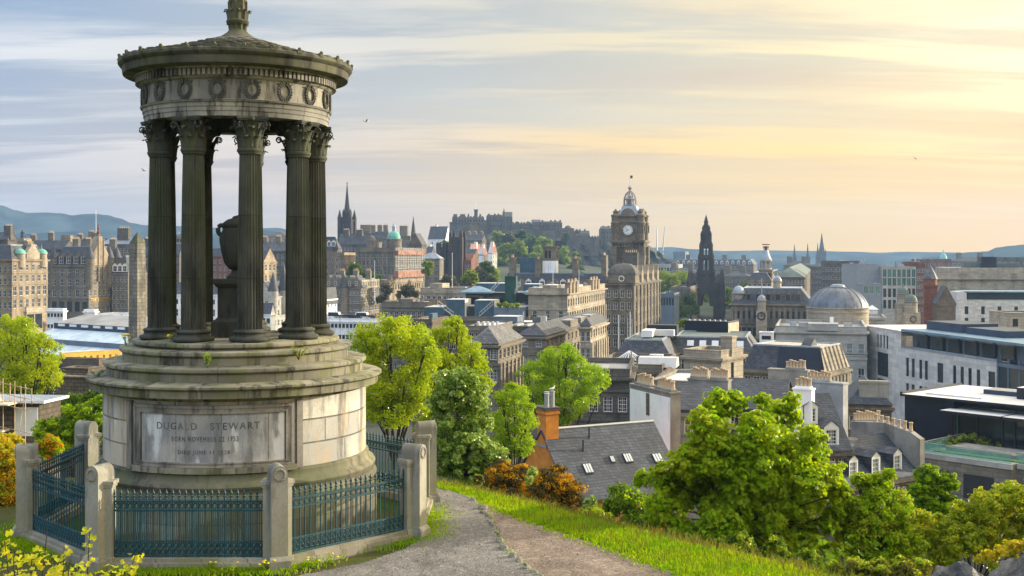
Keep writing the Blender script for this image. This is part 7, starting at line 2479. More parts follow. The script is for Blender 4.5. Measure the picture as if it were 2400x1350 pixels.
def classic_rows():
	PW = dict(style='sash')
	b = B('columned_terrace', 'sunlit honey stone terrace with pilasters along its side and a blank grey end', 'building', 1238, 1330, 1418, 290, 686, FAR, wall=ST_CREAM, front=dict(n=3, rows=[(4.6, 1.9)], ww=1.1, style='sash'), right=dict(n=17, rows=[(1.6, 2.0), (6.4, 3.0), (11, 3)], ww=1.6, style='stone', pil=17, pt=5.0, pb=9.6), roof=('flat', 1.0), cornice=.7, strings=(4.2, 9.9), rmat=GREY_ROOF)
	H = b.H
	for fy in (.05, .13, .21, .62, .70, .78):
		b.chim(.97, fy, 1.4, 2.2, 2.6, 3, ST_WARM)
	b.box('attic', .35, .7, .02, .12, .1, 1.8, ST_CREAM); b.box('roof_cabin', .05, .3, .3, .4, .1, 1.6, WHITE); b.box('roof_cabin', .5, .95, .28, .42, .1, 1.5, WHITE)
	b = B('grey_classical_block', 'grey classical block with white sash windows and long sunlit flank', 'building', 1214, 1279, 1421, 203, 787, FAR, wall=ST_GREY, front=dict(n=2, rows=[(.75, 1.3, 'four'), (3.6, 1.9, 'four')], ww=1.1, style='four'), right=dict(n=17, rows=[(.7, 1.4), (4.2, 2.2), (8, 2.2)], ww=1.3, style='stone', pil=17, pt=3.0, pb=8), roof=('hip', 2.0), cornice=.5, strings=(2.8, 3.2))
	for fy in (.35, .52, .68): b.box('attic', .55, 1.0, fy, fy + .12, .1, 1.6, ST_GREY, GREY_ROOF)
	b = B('slated_block', 'hip roofed grey block just behind the lime tree with sunlit columns', 'building', 1100, 1168, 1223, 172, 806, FAR, wall=ST_GREY, front=dict(n=3, rows=[(.9, 1.5, 'four'), (3.8, 2.0, 'four')], ww=1.1, style='four'), right=dict(n=6, rows=[(.9, 1.5), (4.6, 3.4)], ww=1.3, style='stone', pil=6, pt=3.0, pb=9.5), roof=('hip', 2.4), cornice=.6, strings=(3.0, 3.6), rmat=SLATE2)
	b = B('dark_parapet_block', 'long dark roofed block with low glazed skylights behind the hip roof', 'building', 1180, 1302, None, 230, 772, FAR, d=14, wall=ST_DARK, front=W(8, 1, 3, 3, 1.7), roof=('flat', .4), rmat=DARK_ROOF)
	for q in range(4): b.box('skylight', .12 + q * .2, .2 + q * .2, .2, .6, .1, .7, METAL)
	b = B('corner_terrace', 'sunlit end block of the honey terrace beside the clock hotel', 'building', 1360, 1384, 1422, 205, 764, FAR, wall=ST_CREAM, front=W(2, 1, 3, 3, 1.8), right=dict(n=7, rows=[(.7, 1.5), (4.0, 2.0)], ww=1.2, style='stone', pil=7, pt=3, pb=8), roof=('hip', 1.4), cornice=.5)
	# poles in front of the hotel
	for px, y0, y1, Yp, lab in ((1450, 738, 785, 185, 'slim white flagpole against the hotel, the shorter of two'), (1477, 730, 785, 188, 'slim white flagpole against the hotel, the taller of two'), (1296, 640, 672, 300, 'white flagpole over the honey stone terrace'), (1357, 632, 680, 305, 'white flagpole with a small blue flag by the dormers')):
		p, q = at(px, y1, Yp), at(px, y0, Yp)
		t = thing('flagpole', lab, 'flagpole', tuple(p))
		mb = MB(); mb.tube([(0, 0, -5), (0, 0, q.z - p.z)], [.13, .07], 6); mb.build('pole', WHITE, t)
		if px == 1357:
			mb = MB(); mb.poly(((0.05, 0, q.z - p.z - .1), (1.3, .2, q.z - p.z - .9), (1.2, .25, q.z - p.z - 1.8), (.05, 0, q.z - p.z - 1.2))); mb.build('flag', BLUE_L, t)


def mid_roofs():
	b = B('mansard_office', 'flat topped slate mansard office with a sloping stone end', 'building', 1440, 1572, None, 165, 836, FAR, d=16, th=14, wall=ST_GREY, front=W(8, 1, 3.2, 3, 1.9), roof=('mansard', 2.2, 1.4, GREEN_ROOF))
	b.box('roof_cabin', .40, .60, .3, .6, 2.4, 3.4, WHITE); b.box('plant_room', .42, .98, .62, .8, 2.4, 3.9, BLACK_CLAD); b.box('plant_top', .55, .95, .5, .6, 2.4, 3.3, WHITE_ROOF)
	mb = MB()
	for x in (.2, .28): mb.tube([(b.w * x, 2, b.H + 2.2), (b.w * x, 2, b.H + 5.2)], .06, 4)
	mb.build('aerial', METAL, b.T)
	b = B('skylit_office', 'long slate mansard with five small skylights behind the stone stair tower', 'building', 1560, 1768, None, 172, 824, FAR, d=16, th=14, wall=ST_GREY, front=W(12, 1, 3.2, 3, 1.9), roof=('mansard', 1.9, 1.2, GREEN_ROOF))
	for q in range(5):
		mb = MB(); mb.M = Matrix.Translation((b.w * (.28 + .14 * q), 0.38, b.H + .62)) @ Matrix.Rotation(math.radians(57), 4, 'X'); mb.box(-.5, .5, 0, .95, .02, .12); mb.build('skylight', WHITE, b.T)
	b = B('plant_box', 'big black louvred plant box with a tan sunlit end on the rooftops', 'plant room', 1605, 1706, 1731, 186, 757, -17.0, th=28, wall=BLACK_CLAD, roof=('flat', .1), rmat=DARK_ROOF, cornice=0)
	mb = MB(); mb.box(b.w + .01, b.w + .06, .05, b.d - .05, .1, b.H - .05); mb.build('end_panel', M_flat('tan_panel', (.46, .36, .25), .7), b.T)
	mb = MB()
	for q in range(8): mb.box(b.w * (.06 + q * .12), b.w * (.10 + q * .12), .2, .6, b.H + .1, b.H + .45)
	mb.build('vent', METAL, b.T)
	b = B('white_plant', 'small white louvred plant unit on the roofs beside the dome front', 'plant room', 1780, 1812, 1815, 178, 782, -18, th=14, d=1.8, wall=WHITE, front=dict(n=1, rows=[(.35, .6, 'dark')], ww=1.4, style='dark', sill=False), roof=('flat', .1), cornice=0)
	b = B('stair_tower', 'square stone stair tower with heavy cornice, half shade half sun', 'tower', 1602, 1690, 1742, 138, 834, FAR, th=35, wall=ST_CREAM, front=dict(n=1, rows=[(2.0, 5.0, 'dark', .25)], ww=1.6, style='dark', sill=False, u=(.5, 1.0)), right=dict(n=1, rows=[(1.0, 2.6, 'dark')], ww=.9, style='dark', sill=False), roof=('flat', .5), cornice=.45, strings=(.3,), rmat=GREEN_ROOF)
	b.chim(.9, .5, 1.5, 1.3, 2.2, 0, ST_CREAM)
	ring_m = MB(); ring(ring_m, b.pts, -.1, .5, b.H - 6.5, b.H - 6.0); ring_m.build('string_course', ST_CREAM, b.T)
	b = B('black_mansard_block', 'slate and black mansard block with a cream sunlit columned end', 'building', 1742, 1932, 1990, 152, 874, FAR, th=35, wall=ST_GREY, front=W(9, 1, 3.2, 3, 1.9), right=dict(n=7, rows=[(1.2, 2.0), (4.4, 2.2), (7.6, 2.2)], ww=.9, style='stone', pil=7, pt=.8, pb=12), roof=('mansard', 3.2, 1.0, M_flat('cream_deck', (.48, .42, .34), .8)), cornice=.4)
	mb = MB(); x0 = b.w * .42
	i0, i1 = 0.0, 1.0
	mb.poly(((x0, -.06, b.H + .05), (b.w - .05, -.06, b.H + .05), (b.w - 1.0, .95, b.H + 3.22), (x0, .95, b.H + 3.22))); mb.build('black_slope', BLACK_CLAD, b.T)
	mb = MB(); mb.poly(((b.w + .08, -.02, b.H + .04), (b.w + .08, b.d, b.H + .04), (b.w - .92, b.d - 1, b.H + 3.23), (b.w - .92, 1.0, b.H + 3.23)))
	for q in range(6):
		y = b.d * (.12 + .15 * q); mb.tube([(b.w + .12, y, b.H + .1), (b.w - .86, y, b.H + 3.2)], .12, 4)
	mb.build('stone_slope', ST_CREAM, b.T)
	mb = MB(); mb.prism([(0, 0), (2.4, 0), (1.4, 1.0)], 'x', 0, 1.4); mb.build('roof_hatch', SLATE, b.T, loc=(b.w * .62, 3, b.H + 3.2))
	# glazed cones and the low stone office with green windows
	b = B('skylit_hall', 'low flat roofed stone hall with two white ribbed glass cones on top', 'building', 1392, 1552, None, 148, 866, FAR, d=17, th=14, wall=ST_GREY, front=W(10, 1.4, 3.4, 3, 1.8), roof=('flat', .5), rmat=GREY_ROOF)
	for fx, fy, r, h in ((.36, .6, 1.9, 1.3), (.72, .55, 1.5, .9)):
		mb = MB(); cone(mb, 0, 0, .1, h, r, 20)
		for q in range(20):
			a = 2 * math.pi * q / 20; mb.tube([(r * math.cos(a), r * math.sin(a), .14), (.1 * math.cos(a), .1 * math.sin(a), h + .05)], .06, 4, 1)
		mb.build('glass_cone', [GLASS, WHITE], b.T, loc=(b.w * fx, b.d * fy, b.H + .1))
	mb = MB(); mb.prism([(0, 0), (4, 0), (3, 1.2), (1, 1.2)], 'x', 0, 5); mb.build('lantern_roof', WHITE_ROOF, b.T, loc=(b.w * .62, 1.5, b.H + .1))
	b = B('grey_stone_office', 'dark grey stone office with tall green blinds behind the white gable wall', 'building', 1340, 1476, None, 128, 880, FAR, d=14, th=8, wall=ST_DARK, front=dict(n=4, rows=[(2.4, 1.7, 'four'), (6.0, 2.0, 'four')], ww=1.0, style='four'), roof=('flat', .6), cornice=.5, strings=(1.6, 4.9))
	# the white gable wall and its neighbours
	pots = dict(pot_h=.75, pot_r=.17)
	b = B('gable_wall', 'tall streaky white rendered gable wall topped by two rows of buff chimney pots', 'wall', 1477, 1572, 1595, 90.4, 925, -26.0, th=69, wall=ST_ROUGH, roof=('flat', .05), cornice=0, rmat=ST_ROUGH)
	mb = MB(); mb.poly(((0, -.02, 0), (b.w - .03, -.02, 0), (b.w - .03, -.02, b.H - .25), (0, -.02, b.H - .25))); mb.box(b.w * .42, b.w * .50, -.06, -.03, b.H - 2.1, b.H - .3, 1); mb.build('render', [ST_WHITE, ST_BROWN], b.T)
	for f0, n in ((.27, 6), (.78, 6)):
		mb = MB(); mb.box(-b.w * .2, b.w * .2, -.3, .3, 0, .12); c = mb.build('chimney_head', ST_ROUGH, b.T, loc=(b.w * f0, b.d / 2, b.H + .2))
		for q in range(n):
			o = link('chimney_pot', pots_mesh(.8, .17), c, (b.w * .38 * ((q + .5) / n - .5), 0, .12)); o.scale = (1, 1, .85 + .3 * ((q * 7) % 5) / 5)
	b = B('slated_house', 'dark slated house with white window behind the white gable wall', 'house', 1594, 1690, None, 96, 962, -26, d=8, th=10, wall=ST_ROUGH, front=dict(n=2, rows=[(.6, 1.4, 'sash')], ww=1.0, style='sash'), roof=('gable_x', 1.6), rmat=SLATE_N)
	b = B('valley_roof_house', 'white sunlit valley roof between gable wall and stair tower', 'house', 1528, 1618, None, 112, 902, -28, d=11, th=20, wall=ST_ROUGH, front=dict(n=2, rows=[(.8, 1.2, 'sash')], ww=1.1, style='sash'), roof=('flat', .25), rmat=WHITE_ROOF, cornice=0)
	mb = MB();  mb.box(-.25, .02, 0, 11, -1, .25); mb.prism([(0, 0), (11, 0), (9, .7)], 'x', -.3, .0); mb.build('skew_wall', ST_BROWN, b.T, loc=(0, 0, b.H + .1))
	def stackwall(lab, pl, pc, Y, ye, zb, th, d, mat, rowsp, name='chimney_wall'):
		b = B(name, lab, 'chimney', pl, pc, None, Y, ye, zb, d=d, th=th, wall=mat, roof=('flat', .05), cornice=0, rmat=mat)
		for f0, ext, n in rowsp:
			mb = MB(); mb.box(-b.w * ext / 2, b.w * ext / 2, -.3, .3, 0, .14); c = mb.build('chimney_head', mat, b.T, loc=(b.w * f0, b.d / 2, b.H + .2))
			for q in range(n):
				o = link('chimney_pot', pots_mesh(.8, .17), c, (b.w * ext * ((q + .5) / n - .5), 0, .14)); o.scale = (1, 1, .8 + .35 * ((q * 5) % 7) / 7)
		return b
	stackwall('grey roughcast chimney wall with two close rows of buff pots above the maple', 1612, 1706, 101, 896, -27, 30, .9, ST_ROUGH, [(.25, .42, 7), (.75, .42, 7)])
	stackwall('tall grey roughcast chimney wall with pots below the black mansard', 1800, 1892, 118, 872, -29, 30, .9, ST_ROUGH, [(.68, .5, 6)])
	stackwall('pale streaked roughcast chimney wall with the longest row of pots', 1882, 1976, 108, 903, -28, 40, 1.1, M_flat('pale_roughcast', (.40, .40, .39), .95, 0, .2, .5, .3, .15, stain=(.16, .16, .16), stain_amt=.7), [(.35, .6, 7)])
	stackwall('small white chimney stack with four pots among the maple leaves', 1858, 1902, 97, 917, -26, 30, 1.0, ST_WHITE, [(.5, .85, 4)], 'chimney_stack')
	b = B('slated_house', 'low slated roof glimpsed between the maple top and the chimney walls', 'house', 1690, 1835, None, 104, 962, -28, d=9, th=20, wall=ST_BROWN, front=W(4, .6, 3, 1, 1.3), roof=('gable_x', 2.2), rmat=SLATE_N)
	# houses at the foot of the hill
	b = B('dormer_house', 'brown stone house with one tall white dormer window beside the maple', 'house', 1900, 1993, None, 96, 1052, -27, d=9, th=-8, wall=ST_BROWN, front=dict(n=3, rows=[(.4, 1.3, 'four')], ww=.9, style='four'), roof=('gable_x', 4.0), rmat=SLATE_N)
	b.dormer(.55, .2, b.H + .2, 1.3, 1.6, 2.2, 'four'); b.dormer(.2, 1.6, b.H + 1.9, 1.2, 1.5, 2, 'four')
	b = B('slate_roofed_house', 'slate roofed house with three white many paned dormers and a chimney gable', 'house', 1978, 2150, None, 100, 1108, -29, d=7.2, th=-34, wall=ST_BROWN, front=W(5, .8, 3, 2, 1.5), roof=('gable_x', 2.9), rmat=SLATE_N)
	for fx in (.17, .47, .77): b.dormer(fx, .35, b.H + .1, 1.1, 1.75, 2.6, 'four')
	mb = MB(); mb.prism([(-.2, -8), (b.d, -8), (b.d, 3.6), (b.d * .5, 3.9), (.8, 3.4), (-.2, 2.9)], 'x', b.w + .13, b.w + .75); g = mb.build('gable_wall', ST_ROUGH, b.T, loc=(0, 0, b.H))
	for q in range(7):
		link('chimney_pot', pots_mesh(.8, .17), g, (b.w + .44, 1.0 + q * .62, 3.45 + .05 * q))
	b = B('hip_roofed_house', 'brown stone house with slate hips behind a roughcast chimney block', 'house', 1985, 2090, None, 128, 950, -32, d=10, th=12, wall=ST_BROWN, front=W(3, 1.2, 3, 2, 1.6), roof=('hip', 2.6), rmat=SLATE_N)
	b.chim(.62, .1, 3.2, 1.0, 2.6, 0, ST_ROUGH)
	stackwall('brown roughcast chimney wall with a long row of buff pots before the black house', 2004, 2086, 108, 992, -30, -10, .9, ST_ROUGH, [(.4, .75, 9)])
	# orange harled house
	b = B('orange_house', 'orange harled house with dark slate roof, skylights and a tall orange chimney', 'house', 1338, 1604, None, 80.1, 1143, -24, d=8.0, th=-27, wall=ST_ORANGE, front=W(5, 1, 3, 1, 1.3), left=dict(n=3, rows=[(0.3, .75, 'dark')], ww=.7, style='dark', sill=False), roof=('gable_x', 4.0), rmat=SLATE_N, cornice=0)
	c = chimney(b.T, .47, 4.0, 1.0, 1.25, b.H + 2.6, b.H + 5.5, 0, ST_ORANGE)
	mb = MB(); mb.box(-.62, .62, -.74, .74, b.H + 5.51, b.H + 5.7); mb.build('chimney_cap', ST_DARK, c)
	for dx, dy, h in ((-.25, -.3, .85), (.2, -.25, 1.0), (.05, .3, .9)):
		mb = MB(); mb.lathe([(.16, 0), (.16, h), (.19, h + .02), (.19, h + .08), (.12, h + .1)], 12, 0); mb.build('chimney_pot', METAL, c, loc=(dx, dy, b.H + 5.7))
	mb = MB(); mb.box(-.56, .58, -.72, .72, b.H + 2.95, b.H + 3.1); mb.build('flashing', LEAD, c)
	mb = MB(); mb.tube([(-.1, 4, b.H + 4.12), (b.w + .1, 4, b.H + 4.12)], .11, 6); mb.build('ridge', METAL, b.T)
	sl = math.atan2(4.0, 4.0)
	def on_roof(fx, t): return (b.w * fx, 4.0 * t, b.H + 4.0 * t + .14)
	for fx, t, w_, h_ in ((.24, .30, .62, .85), (.48, .42, .3, .6), (.62, .40, .62, .8), (.88, .36, .7, .8)):
		mb = MB(); mb.box(-w_ / 2, w_ / 2, 0, h_, .03, .10); f = mb.build('skylight', DARK_F, b.T, loc=on_roof(fx, t)); f.rotation_euler = (sl, 0, 0)
		mb = MB()
		for q in range(3): mb.box(-w_ / 2 + w_ * (q + .14) / 3, -w_ / 2 + w_ * (q + .86) / 3, .08, h_ - .08, .101, .112)
		mb.build('pane', M_flat('skylight_glass', (.55, .58, .60), .08, 0, .05, 1, 0, .8), f)
	for fx, t in ((.37, .82), (.27, .64)):
		mb = MB(); mb.tube([(0, 0, -.1), (0, 0, .75)], .07, 8); mb.build('vent_pipe', DARK_F, b.T, loc=on_roof(fx, t))
	# gull on its chimney pot
	p = b.T.matrix_basis @ Vector((.47 + .2, 4.0 - .25, b.H + 5.7 + 1.09))
	G_ = thing('gull', 'white gull standing on the orange chimney pot', 'bird', tuple(p), .6)
	mb = MB()
	body = [(-.26, .12, .012), (-.17, .13, .045), (-.05, .14, .075), (.06, .16, .08), (.13, .20, .06), (.155, .26, .042), (.175, .31, .045), (.21, .325, .03), (.235, .32, .012)]
	mb.tube([(x, 0, z) for x, z, r in body], [r for _, _, r in body], 10); mb.build('body', WHITE, G_)
	mb = MB(); mb.tube([(.23, 0, .322), (.285, 0, .312)], [.012, .004], 6); mb.build('beak', POT, G_)
	for s in (-1, 1):
		mb = MB(); mb.tube([(.09, s * .06, .17), (-.04, s * .085, .16), (-.2, s * .05, .14), (-.30, s * .015, .13)], [.03, .04, .025, .006], 6); mb.build('wing', METAL, G_)
		mb = MB(); mb.tube([(.02, s * .03, .1), (.02, s * .03, 0)], .009, 5); mb.box(.0, .07, s * .03 - .02, s * .03 + .02, 0, .008); mb.build('leg', POT, G_)


def black_house():
	P0 = at(2153, 1060, 127.7)
	th = math.radians(48.6)
	T = thing('roof_terrace_house', 'black clad flat roofed house with glass walls above a planted roof terrace', 'house', (P0.x, P0.y, P0.z), -th)
	def bx(name, x0, x1, y0, y1, z0, z1, mat, top=None):
		mb = MB(); mb.box(x0, x1, y0, y1, z0, z1, 0, 1 if top else None); return mb.build(name, [mat, top] if top else mat, T)
	bx('stone_base', 0, 10.4, 0, 17, -17, -.02, ST_GREY, GREY_ROOF)
	bx('stone_base', 10.4, 26, 1.2, 17, -17, -.05, ST_GREY, GREY_ROOF)
	bx('cornice', -.15, 10.5, -.15, .2, -.5, .05, ST_PALE); bx('cornice', -.15, .2, .2, 10, -.5, .05, ST_PALE); bx('cornice', 10.5, 26, 1.05, 1.3, -.5, .03, ST_PALE)
	for x0, x1 in ((1.2, 3.6), (5.2, 8.6)): bx('opening', x0, x1, -.03, .05, -4.2, -1.6, DARK_F)
	# glass balustrade
	gp = M_glass('balustrade_glass', (.16, .34, .32), .04)
	m = gp.node_tree
	nt = m.nodes; out = [n for n in nt if n.type == 'OUTPUT_MATERIAL'][0]; pb = [n for n in nt if n.type == 'BSDF_PRINCIPLED'][0]
	tr = nt.new('ShaderNodeBsdfTransparent'); tr.inputs[0].default_value = (.86, .95, .92, 1); mx = nt.new('ShaderNodeMixShader'); mx.inputs[0].default_value = .25
	m.links.new(tr.outputs[0], mx.inputs[1]); m.links.new(pb.outputs[0], mx.inputs[2]); m.links.new(mx.outputs[0], out.inputs[0])
	bx('glass_balustrade', .1, 10.3, .25, .28, .05, 1.1, gp); bx('glass_balustrade', .25, .28, .3, 9.8, .05, 1.1, gp); bx('glass_balustrade', 10.3, 26, 1.4, 1.43, .05, 1.1, gp)
	bx('rail', .05, 10.35, .22, .31, 1.1, 1.16, METAL); bx('rail', .2, .32, .3, 9.8, 1.1, 1.16, METAL); bx('rail', 10.3, 26, 1.37, 1.46, 1.1, 1.15, METAL)
	# house
	bx('black_wall', -7.4, -1.15, 10, 24, -12, 4.75, BLACK_CLAD)
	bx('roof', -7.8, 22, 9.6, 24.4, 4.77, 5.05, BLACK_CLAD, WHITE_ROOF)
	bx('clerestory', -1.1, 22, 12.6, 24, 3.9, 4.75, BLACK_CLAD)
	bx('canopy', -1.6, 5.6, 7.6, 12.6, 3.5, 3.85, BLACK_CLAD, WHITE_ROOF); bx('canopy', 5.9, 22, 7.4, 12.6, 3.5, 3.85, BLACK_CLAD, WHITE_ROOF)
	bx('glass_wall', -1.1, 22, 10.2, 10.3, .1, 3.5, GLASS_B)
	for x in (-1.1, 1.6, 4.6, 6.0, 8.4, 11): bx('post', x, x + .16, 10.0, 10.2, .05, 3.5, DARK_F)
	bx('downpipe', -.75, -.55, 9.9, 10.0, 0, 3.3, GLASS_G)
	bx('interior_floor', -1.0, 22, 10.35, 12.4, .0, .08, ST_ROUGH)
	bx('roof_box', 4, 9.5, 15, 19, 5.06, 6.4, BLACK_CLAD, WHITE_ROOF); bx('roof_box', -1, 3.2, 17, 20, 5.06, 5.6, NAVY, GREY_ROOF)
	bx('skylight', -5.5, 1.5, 11.5, 14, 5.06, 5.22, WHITE_ROOF); bx('parapet', -7.8, -7.5, 9.6, 24.4, 5.06, 5.3, BLACK_CLAD)
	bx('planter', 1.6, 9.8, 3.0, 7.2, .0, .5, ST_ROUGH); bx('lawn', .8, 20, 1.8, 2.9, .0, .12, M_flat('lawn', (.12, .22, .03), .95)); bx('lawn', 10.2, 24, 3.0, 7, .0, .12, MATS['lawn'])


clock_hotel()
gothic_monument()
far_right()
register_house()
modern_right()
rooftop_office()
classic_rows()
mid_roofs()
black_house()
# ------------------------------------------------------------------ trees, bushes, grass
LIME = M_leaf('lime_leaf', (0.36, 0.48, 0.008), (0.47, 0.54, 0.012), 0.5, 0.35, 0.05)
LIME2 = M_leaf('fresh_leaf', (0.27, 0.44, 0.008), (0.38, 0.51, 0.012), 0.5, 0.35, 0.05)
MAPLE = M_leaf('maple_leaf', (0.31, 0.45, 0.008), (0.45, 0.51, 0.010), 0.55, 0.5, 0.1)
WHITEB = M_leaf('whitebeam_leaf', (0.17, 0.30, 0.015), (0.30, 0.42, 0.05), 0.4, 1.4, 0.2, (0.50, 0.58, 0.22))
OLIVE = M_leaf('olive_leaf', (0.31, 0.42, 0.010), (0.43, 0.48, 0.014), 0.45, 0.9, 0.1)
DEEP = M_leaf('deep_leaf', (0.10, 0.19, 0.012), (0.15, 0.25, 0.012), 0.4, 0.6, 0.08)
GORSE = M_leaf('gorse_flower', (0.74, 0.40, 0.015), (0.52, 0.29, 0.02), 0.45, 2.2, 0.0, (0.09, 0.075, 0.02))
GORSE_L = M_leaf('gorse_stalk', (0.10, 0.085, 0.025), (0.13, 0.10, 0.03), 0.2, 1.5, 0.1)
YELLOW = M_leaf('yellow_leaf', (0.50, 0.50, 0.02), (0.60, 0.52, 0.02), 0.5, 3.0, 0.1, (0.30, 0.13, 0.02))
FARG = M_leaf('far_leaf', (0.24, 0.33, 0.02), (0.31, 0.38, 0.025), 0.45, 0.08, 0.03)
FARD = M_leaf('far_dark_leaf', (0.08, 0.145, 0.02), (0.11, 0.17, 0.02), 0.4, 0.08, 0.03)
FARB = M_leaf('far_brown_leaf', (0.10, 0.10, 0.04), (0.13, 0.12, 0.04), 0.4, 0.08)
YELLOW2 = M_leaf('spring_leaf', (0.42, 0.48, 0.02), (0.58, 0.52, 0.02), 0.5, 6.0, 0.1, (0.22, 0.26, 0.02))
GRASS = M_leaf('grass_blade', (0.17, 0.36, 0.008), (0.33, 0.46, 0.010), 0.55, 0.8, 0.0, (0.20, 0.24, 0.02))
DRYG = M_leaf('dry_grass', (0.17, 0.19, 0.03), (0.20, 0.17, 0.05), 0.4, 1.2, 0.0)
BARK = M_flat('bark', (0.055, 0.045, 0.032), 0.95, 0, 0.3, 3.0, 0.5, 0.1)
FLOWER = M_flat('yellow_petal', (0.85, 0.62, 0.02), 0.6, 0, 0.1)


def leaf_mesh(name, cen, nrm, size, mat, rng, wide=0.62, fold=0.16, lobed=False):
	"""many small folded leaves, one island each"""
	n = len(cen)
	t = rng.normal(size=(n, 3))
	t -= nrm * (t * nrm).sum(1, keepdims=True)
	t /= np.linalg.norm(t, axis=1, keepdims=True) + 1e-9
	b = np.cross(nrm, t)
	L = (size * rng.uniform(0.7, 1.25, n))[:, None]
	Wd = L * wide
	up = nrm * L * fold
	if lobed:
		shape = [(-0.5, 0.0, 0), (-0.22, -0.5, 1), (0.02, -0.26, .5), (0.30, -0.48, 1), (0.5, 0.0, 0.2), (0.30, 0.48, 1), (0.02, 0.26, .5), (-0.22, 0.5, 1)]
		tris = [(0, 1, 2), (0, 2, 4), (2, 3, 4), (0, 4, 6), (4, 5, 6), (0, 6, 7)]
	else:
		shape = [(-0.5, 0.0, 0), (0.05, -0.5, 1), (0.5, 0.0, 0), (0.05, 0.5, 1)]
		tris = [(0, 1, 2), (0, 2, 3)]
	k = len(shape)
	V = np.empty((n, k, 3))
	for i, (a, w, u) in enumerate(shape):
		V[:, i] = cen + t * L * a + b * Wd * w + up * u
	T = np.array(tris)
	Fc = (np.arange(n)[:, None, None] * k + T[None]).reshape(-1, 3)
	me = bpy.data.meshes.new(name)
	me.vertices.add(n * k)
	me.vertices.foreach_set('co', V.reshape(-1).astype(np.float32))
	nf = len(Fc)
	me.loops.add(nf * 3)
	me.loops.foreach_set('vertex_index', Fc.reshape(-1).astype(np.int32))
	me.polygons.add(nf)
	me.polygons.foreach_set('loop_start', np.arange(0, nf * 3, 3, dtype=np.int32))
	me.materials.append(mat)
	me.update(calc_edges=True)
	return me


def crown_points(spheres, n, rng, shell=0.5, sub=16, flat=0.75, cr=(0.30, 0.46)):
	"""leaf places in clumps spread over overlapping spheres"""
	vol = np.array([r ** 2 for _, r in spheres])
	vol = vol / vol.sum()
	C, N = [], []
	for (c, r), v in zip(spheres, vol):
		m = max(12, int(n * v))
		d = rng.normal(size=(sub, 3)); d /= np.linalg.norm(d, axis=1, keepdims=True)
		cl = np.array(c) + d * r * rng.uniform(shell, 0.92, (sub, 1))
		crad = r * rng.uniform(cr[0], cr[1], sub)
		w = rng.integers(0, sub, m)
		q = rng.normal(size=(m, 3)); q /= np.linalg.norm(q, axis=1, keepdims=True)
		q2 = q * (rng.uniform(0, 1, (m, 1)) ** 0.45)
		p = cl[w] + q2 * crad[w][:, None] * np.array([1, 1, flat])
		out = (p - np.array(c)) / r
		nn = q * 0.6 + out * 0.7 + np.array([0, 0, 0.55]) + rng.normal(size=(m, 3)) * 0.7
		nn /= np.linalg.norm(nn, axis=1, keepdims=True)
		C.append(p); N.append(nn)
	return np.vstack(C), np.vstack(N)


def tree_px(name, label, cat, Y, blobs, base, n, size, mat, seed, group=None, trunk=0.12, depth=0.7, lobed=False, back=True, wide=0.62, zbase=None, shell=0.5, sub=16, extra=None, crown='crown', cr=(0.30, 0.46)):
	rng = np.random.default_rng(seed)
	rr = random.Random(seed)
	k = Y / F
	b = at(base[0], base[1], Y)
	zg = ground(b.x, Y) if zbase is None else zbase
	o = Vector((b.x, Y, zg))
	T = thing(name, label, cat, tuple(o), 0, group)
	sph = []
	xs = [q[0] for q in blobs]
	half = (max(xs) - min(xs)) / 2 * k
	for px, py, r in blobs:
		c = at(px, py, Y) - o
		dz = rr.uniform(-0.5, 0.5) * half * depth
		sph.append(((c.x, c.y + dz, c.z), r * k * 1.02))
		if back and r * k > half * 0.22:
			sph.append(((c.x * 0.97, c.y + dz + r * k * 1.1, c.z - r * k * 0.1), r * k * 0.85))
	C, N = crown_points(sph, n, rng, shell, sub, 0.75, cr)
	link(crown, leaf_mesh(crown, C, N, np.full(len(C), size), mat, rng, wide, 0.16, lobed), T)
	if extra:
		m2, frac, s2 = extra
		C2, N2 = crown_points(sph, int(n * frac), rng, shell, sub, 0.75, cr)
		link('blossom' if 'petal' in m2.name or 'flower' in m2.name else 'foliage', leaf_mesh('foliage', C2, N2, np.full(len(C2), s2), m2, rng, wide), T)
	mb = MB()
	top = max(sph, key=lambda s: s[0][2])
	cx = sum(s[0][0] for s in sph) / len(sph); cz = sum(s[0][2] for s in sph) / len(sph); cy = sum(s[0][1] for s in sph) / len(sph)
	fork = Vector((cx * 0.5, cy * 0.5, max(cz * 0.55, 0.2)))
	mb.tube([(0, 0, -0.4), (cx * 0.15, 0, fork.z * 0.5), tuple(fork)], [trunk * 1.4, trunk * 1.05, trunk * 0.85], 8)
	for (c, r) in sph:
		if rr.random() < 0.75:
			e = Vector(c)
			mid = fork.lerp(e, 0.5) + Vector((rr.uniform(-.1, .1) * r, rr.uniform(-.1, .1) * r, 0.15 * r))
			mb.tube([tuple(fork), tuple(mid), tuple(e)], [trunk * 0.5, trunk * 0.3, trunk * 0.12], 5)
			for _ in range(3):
				f_ = e + Vector((rr.uniform(-1, 1), rr.uniform(-1, 1), rr.uniform(-.3, 1))) * r * 0.75
				mb.tube([tuple(mid.lerp(e, .6)), tuple(f_)], [trunk * 0.16, trunk * 0.05], 4)
	mb.build('trunk', BARK, T)
	return T


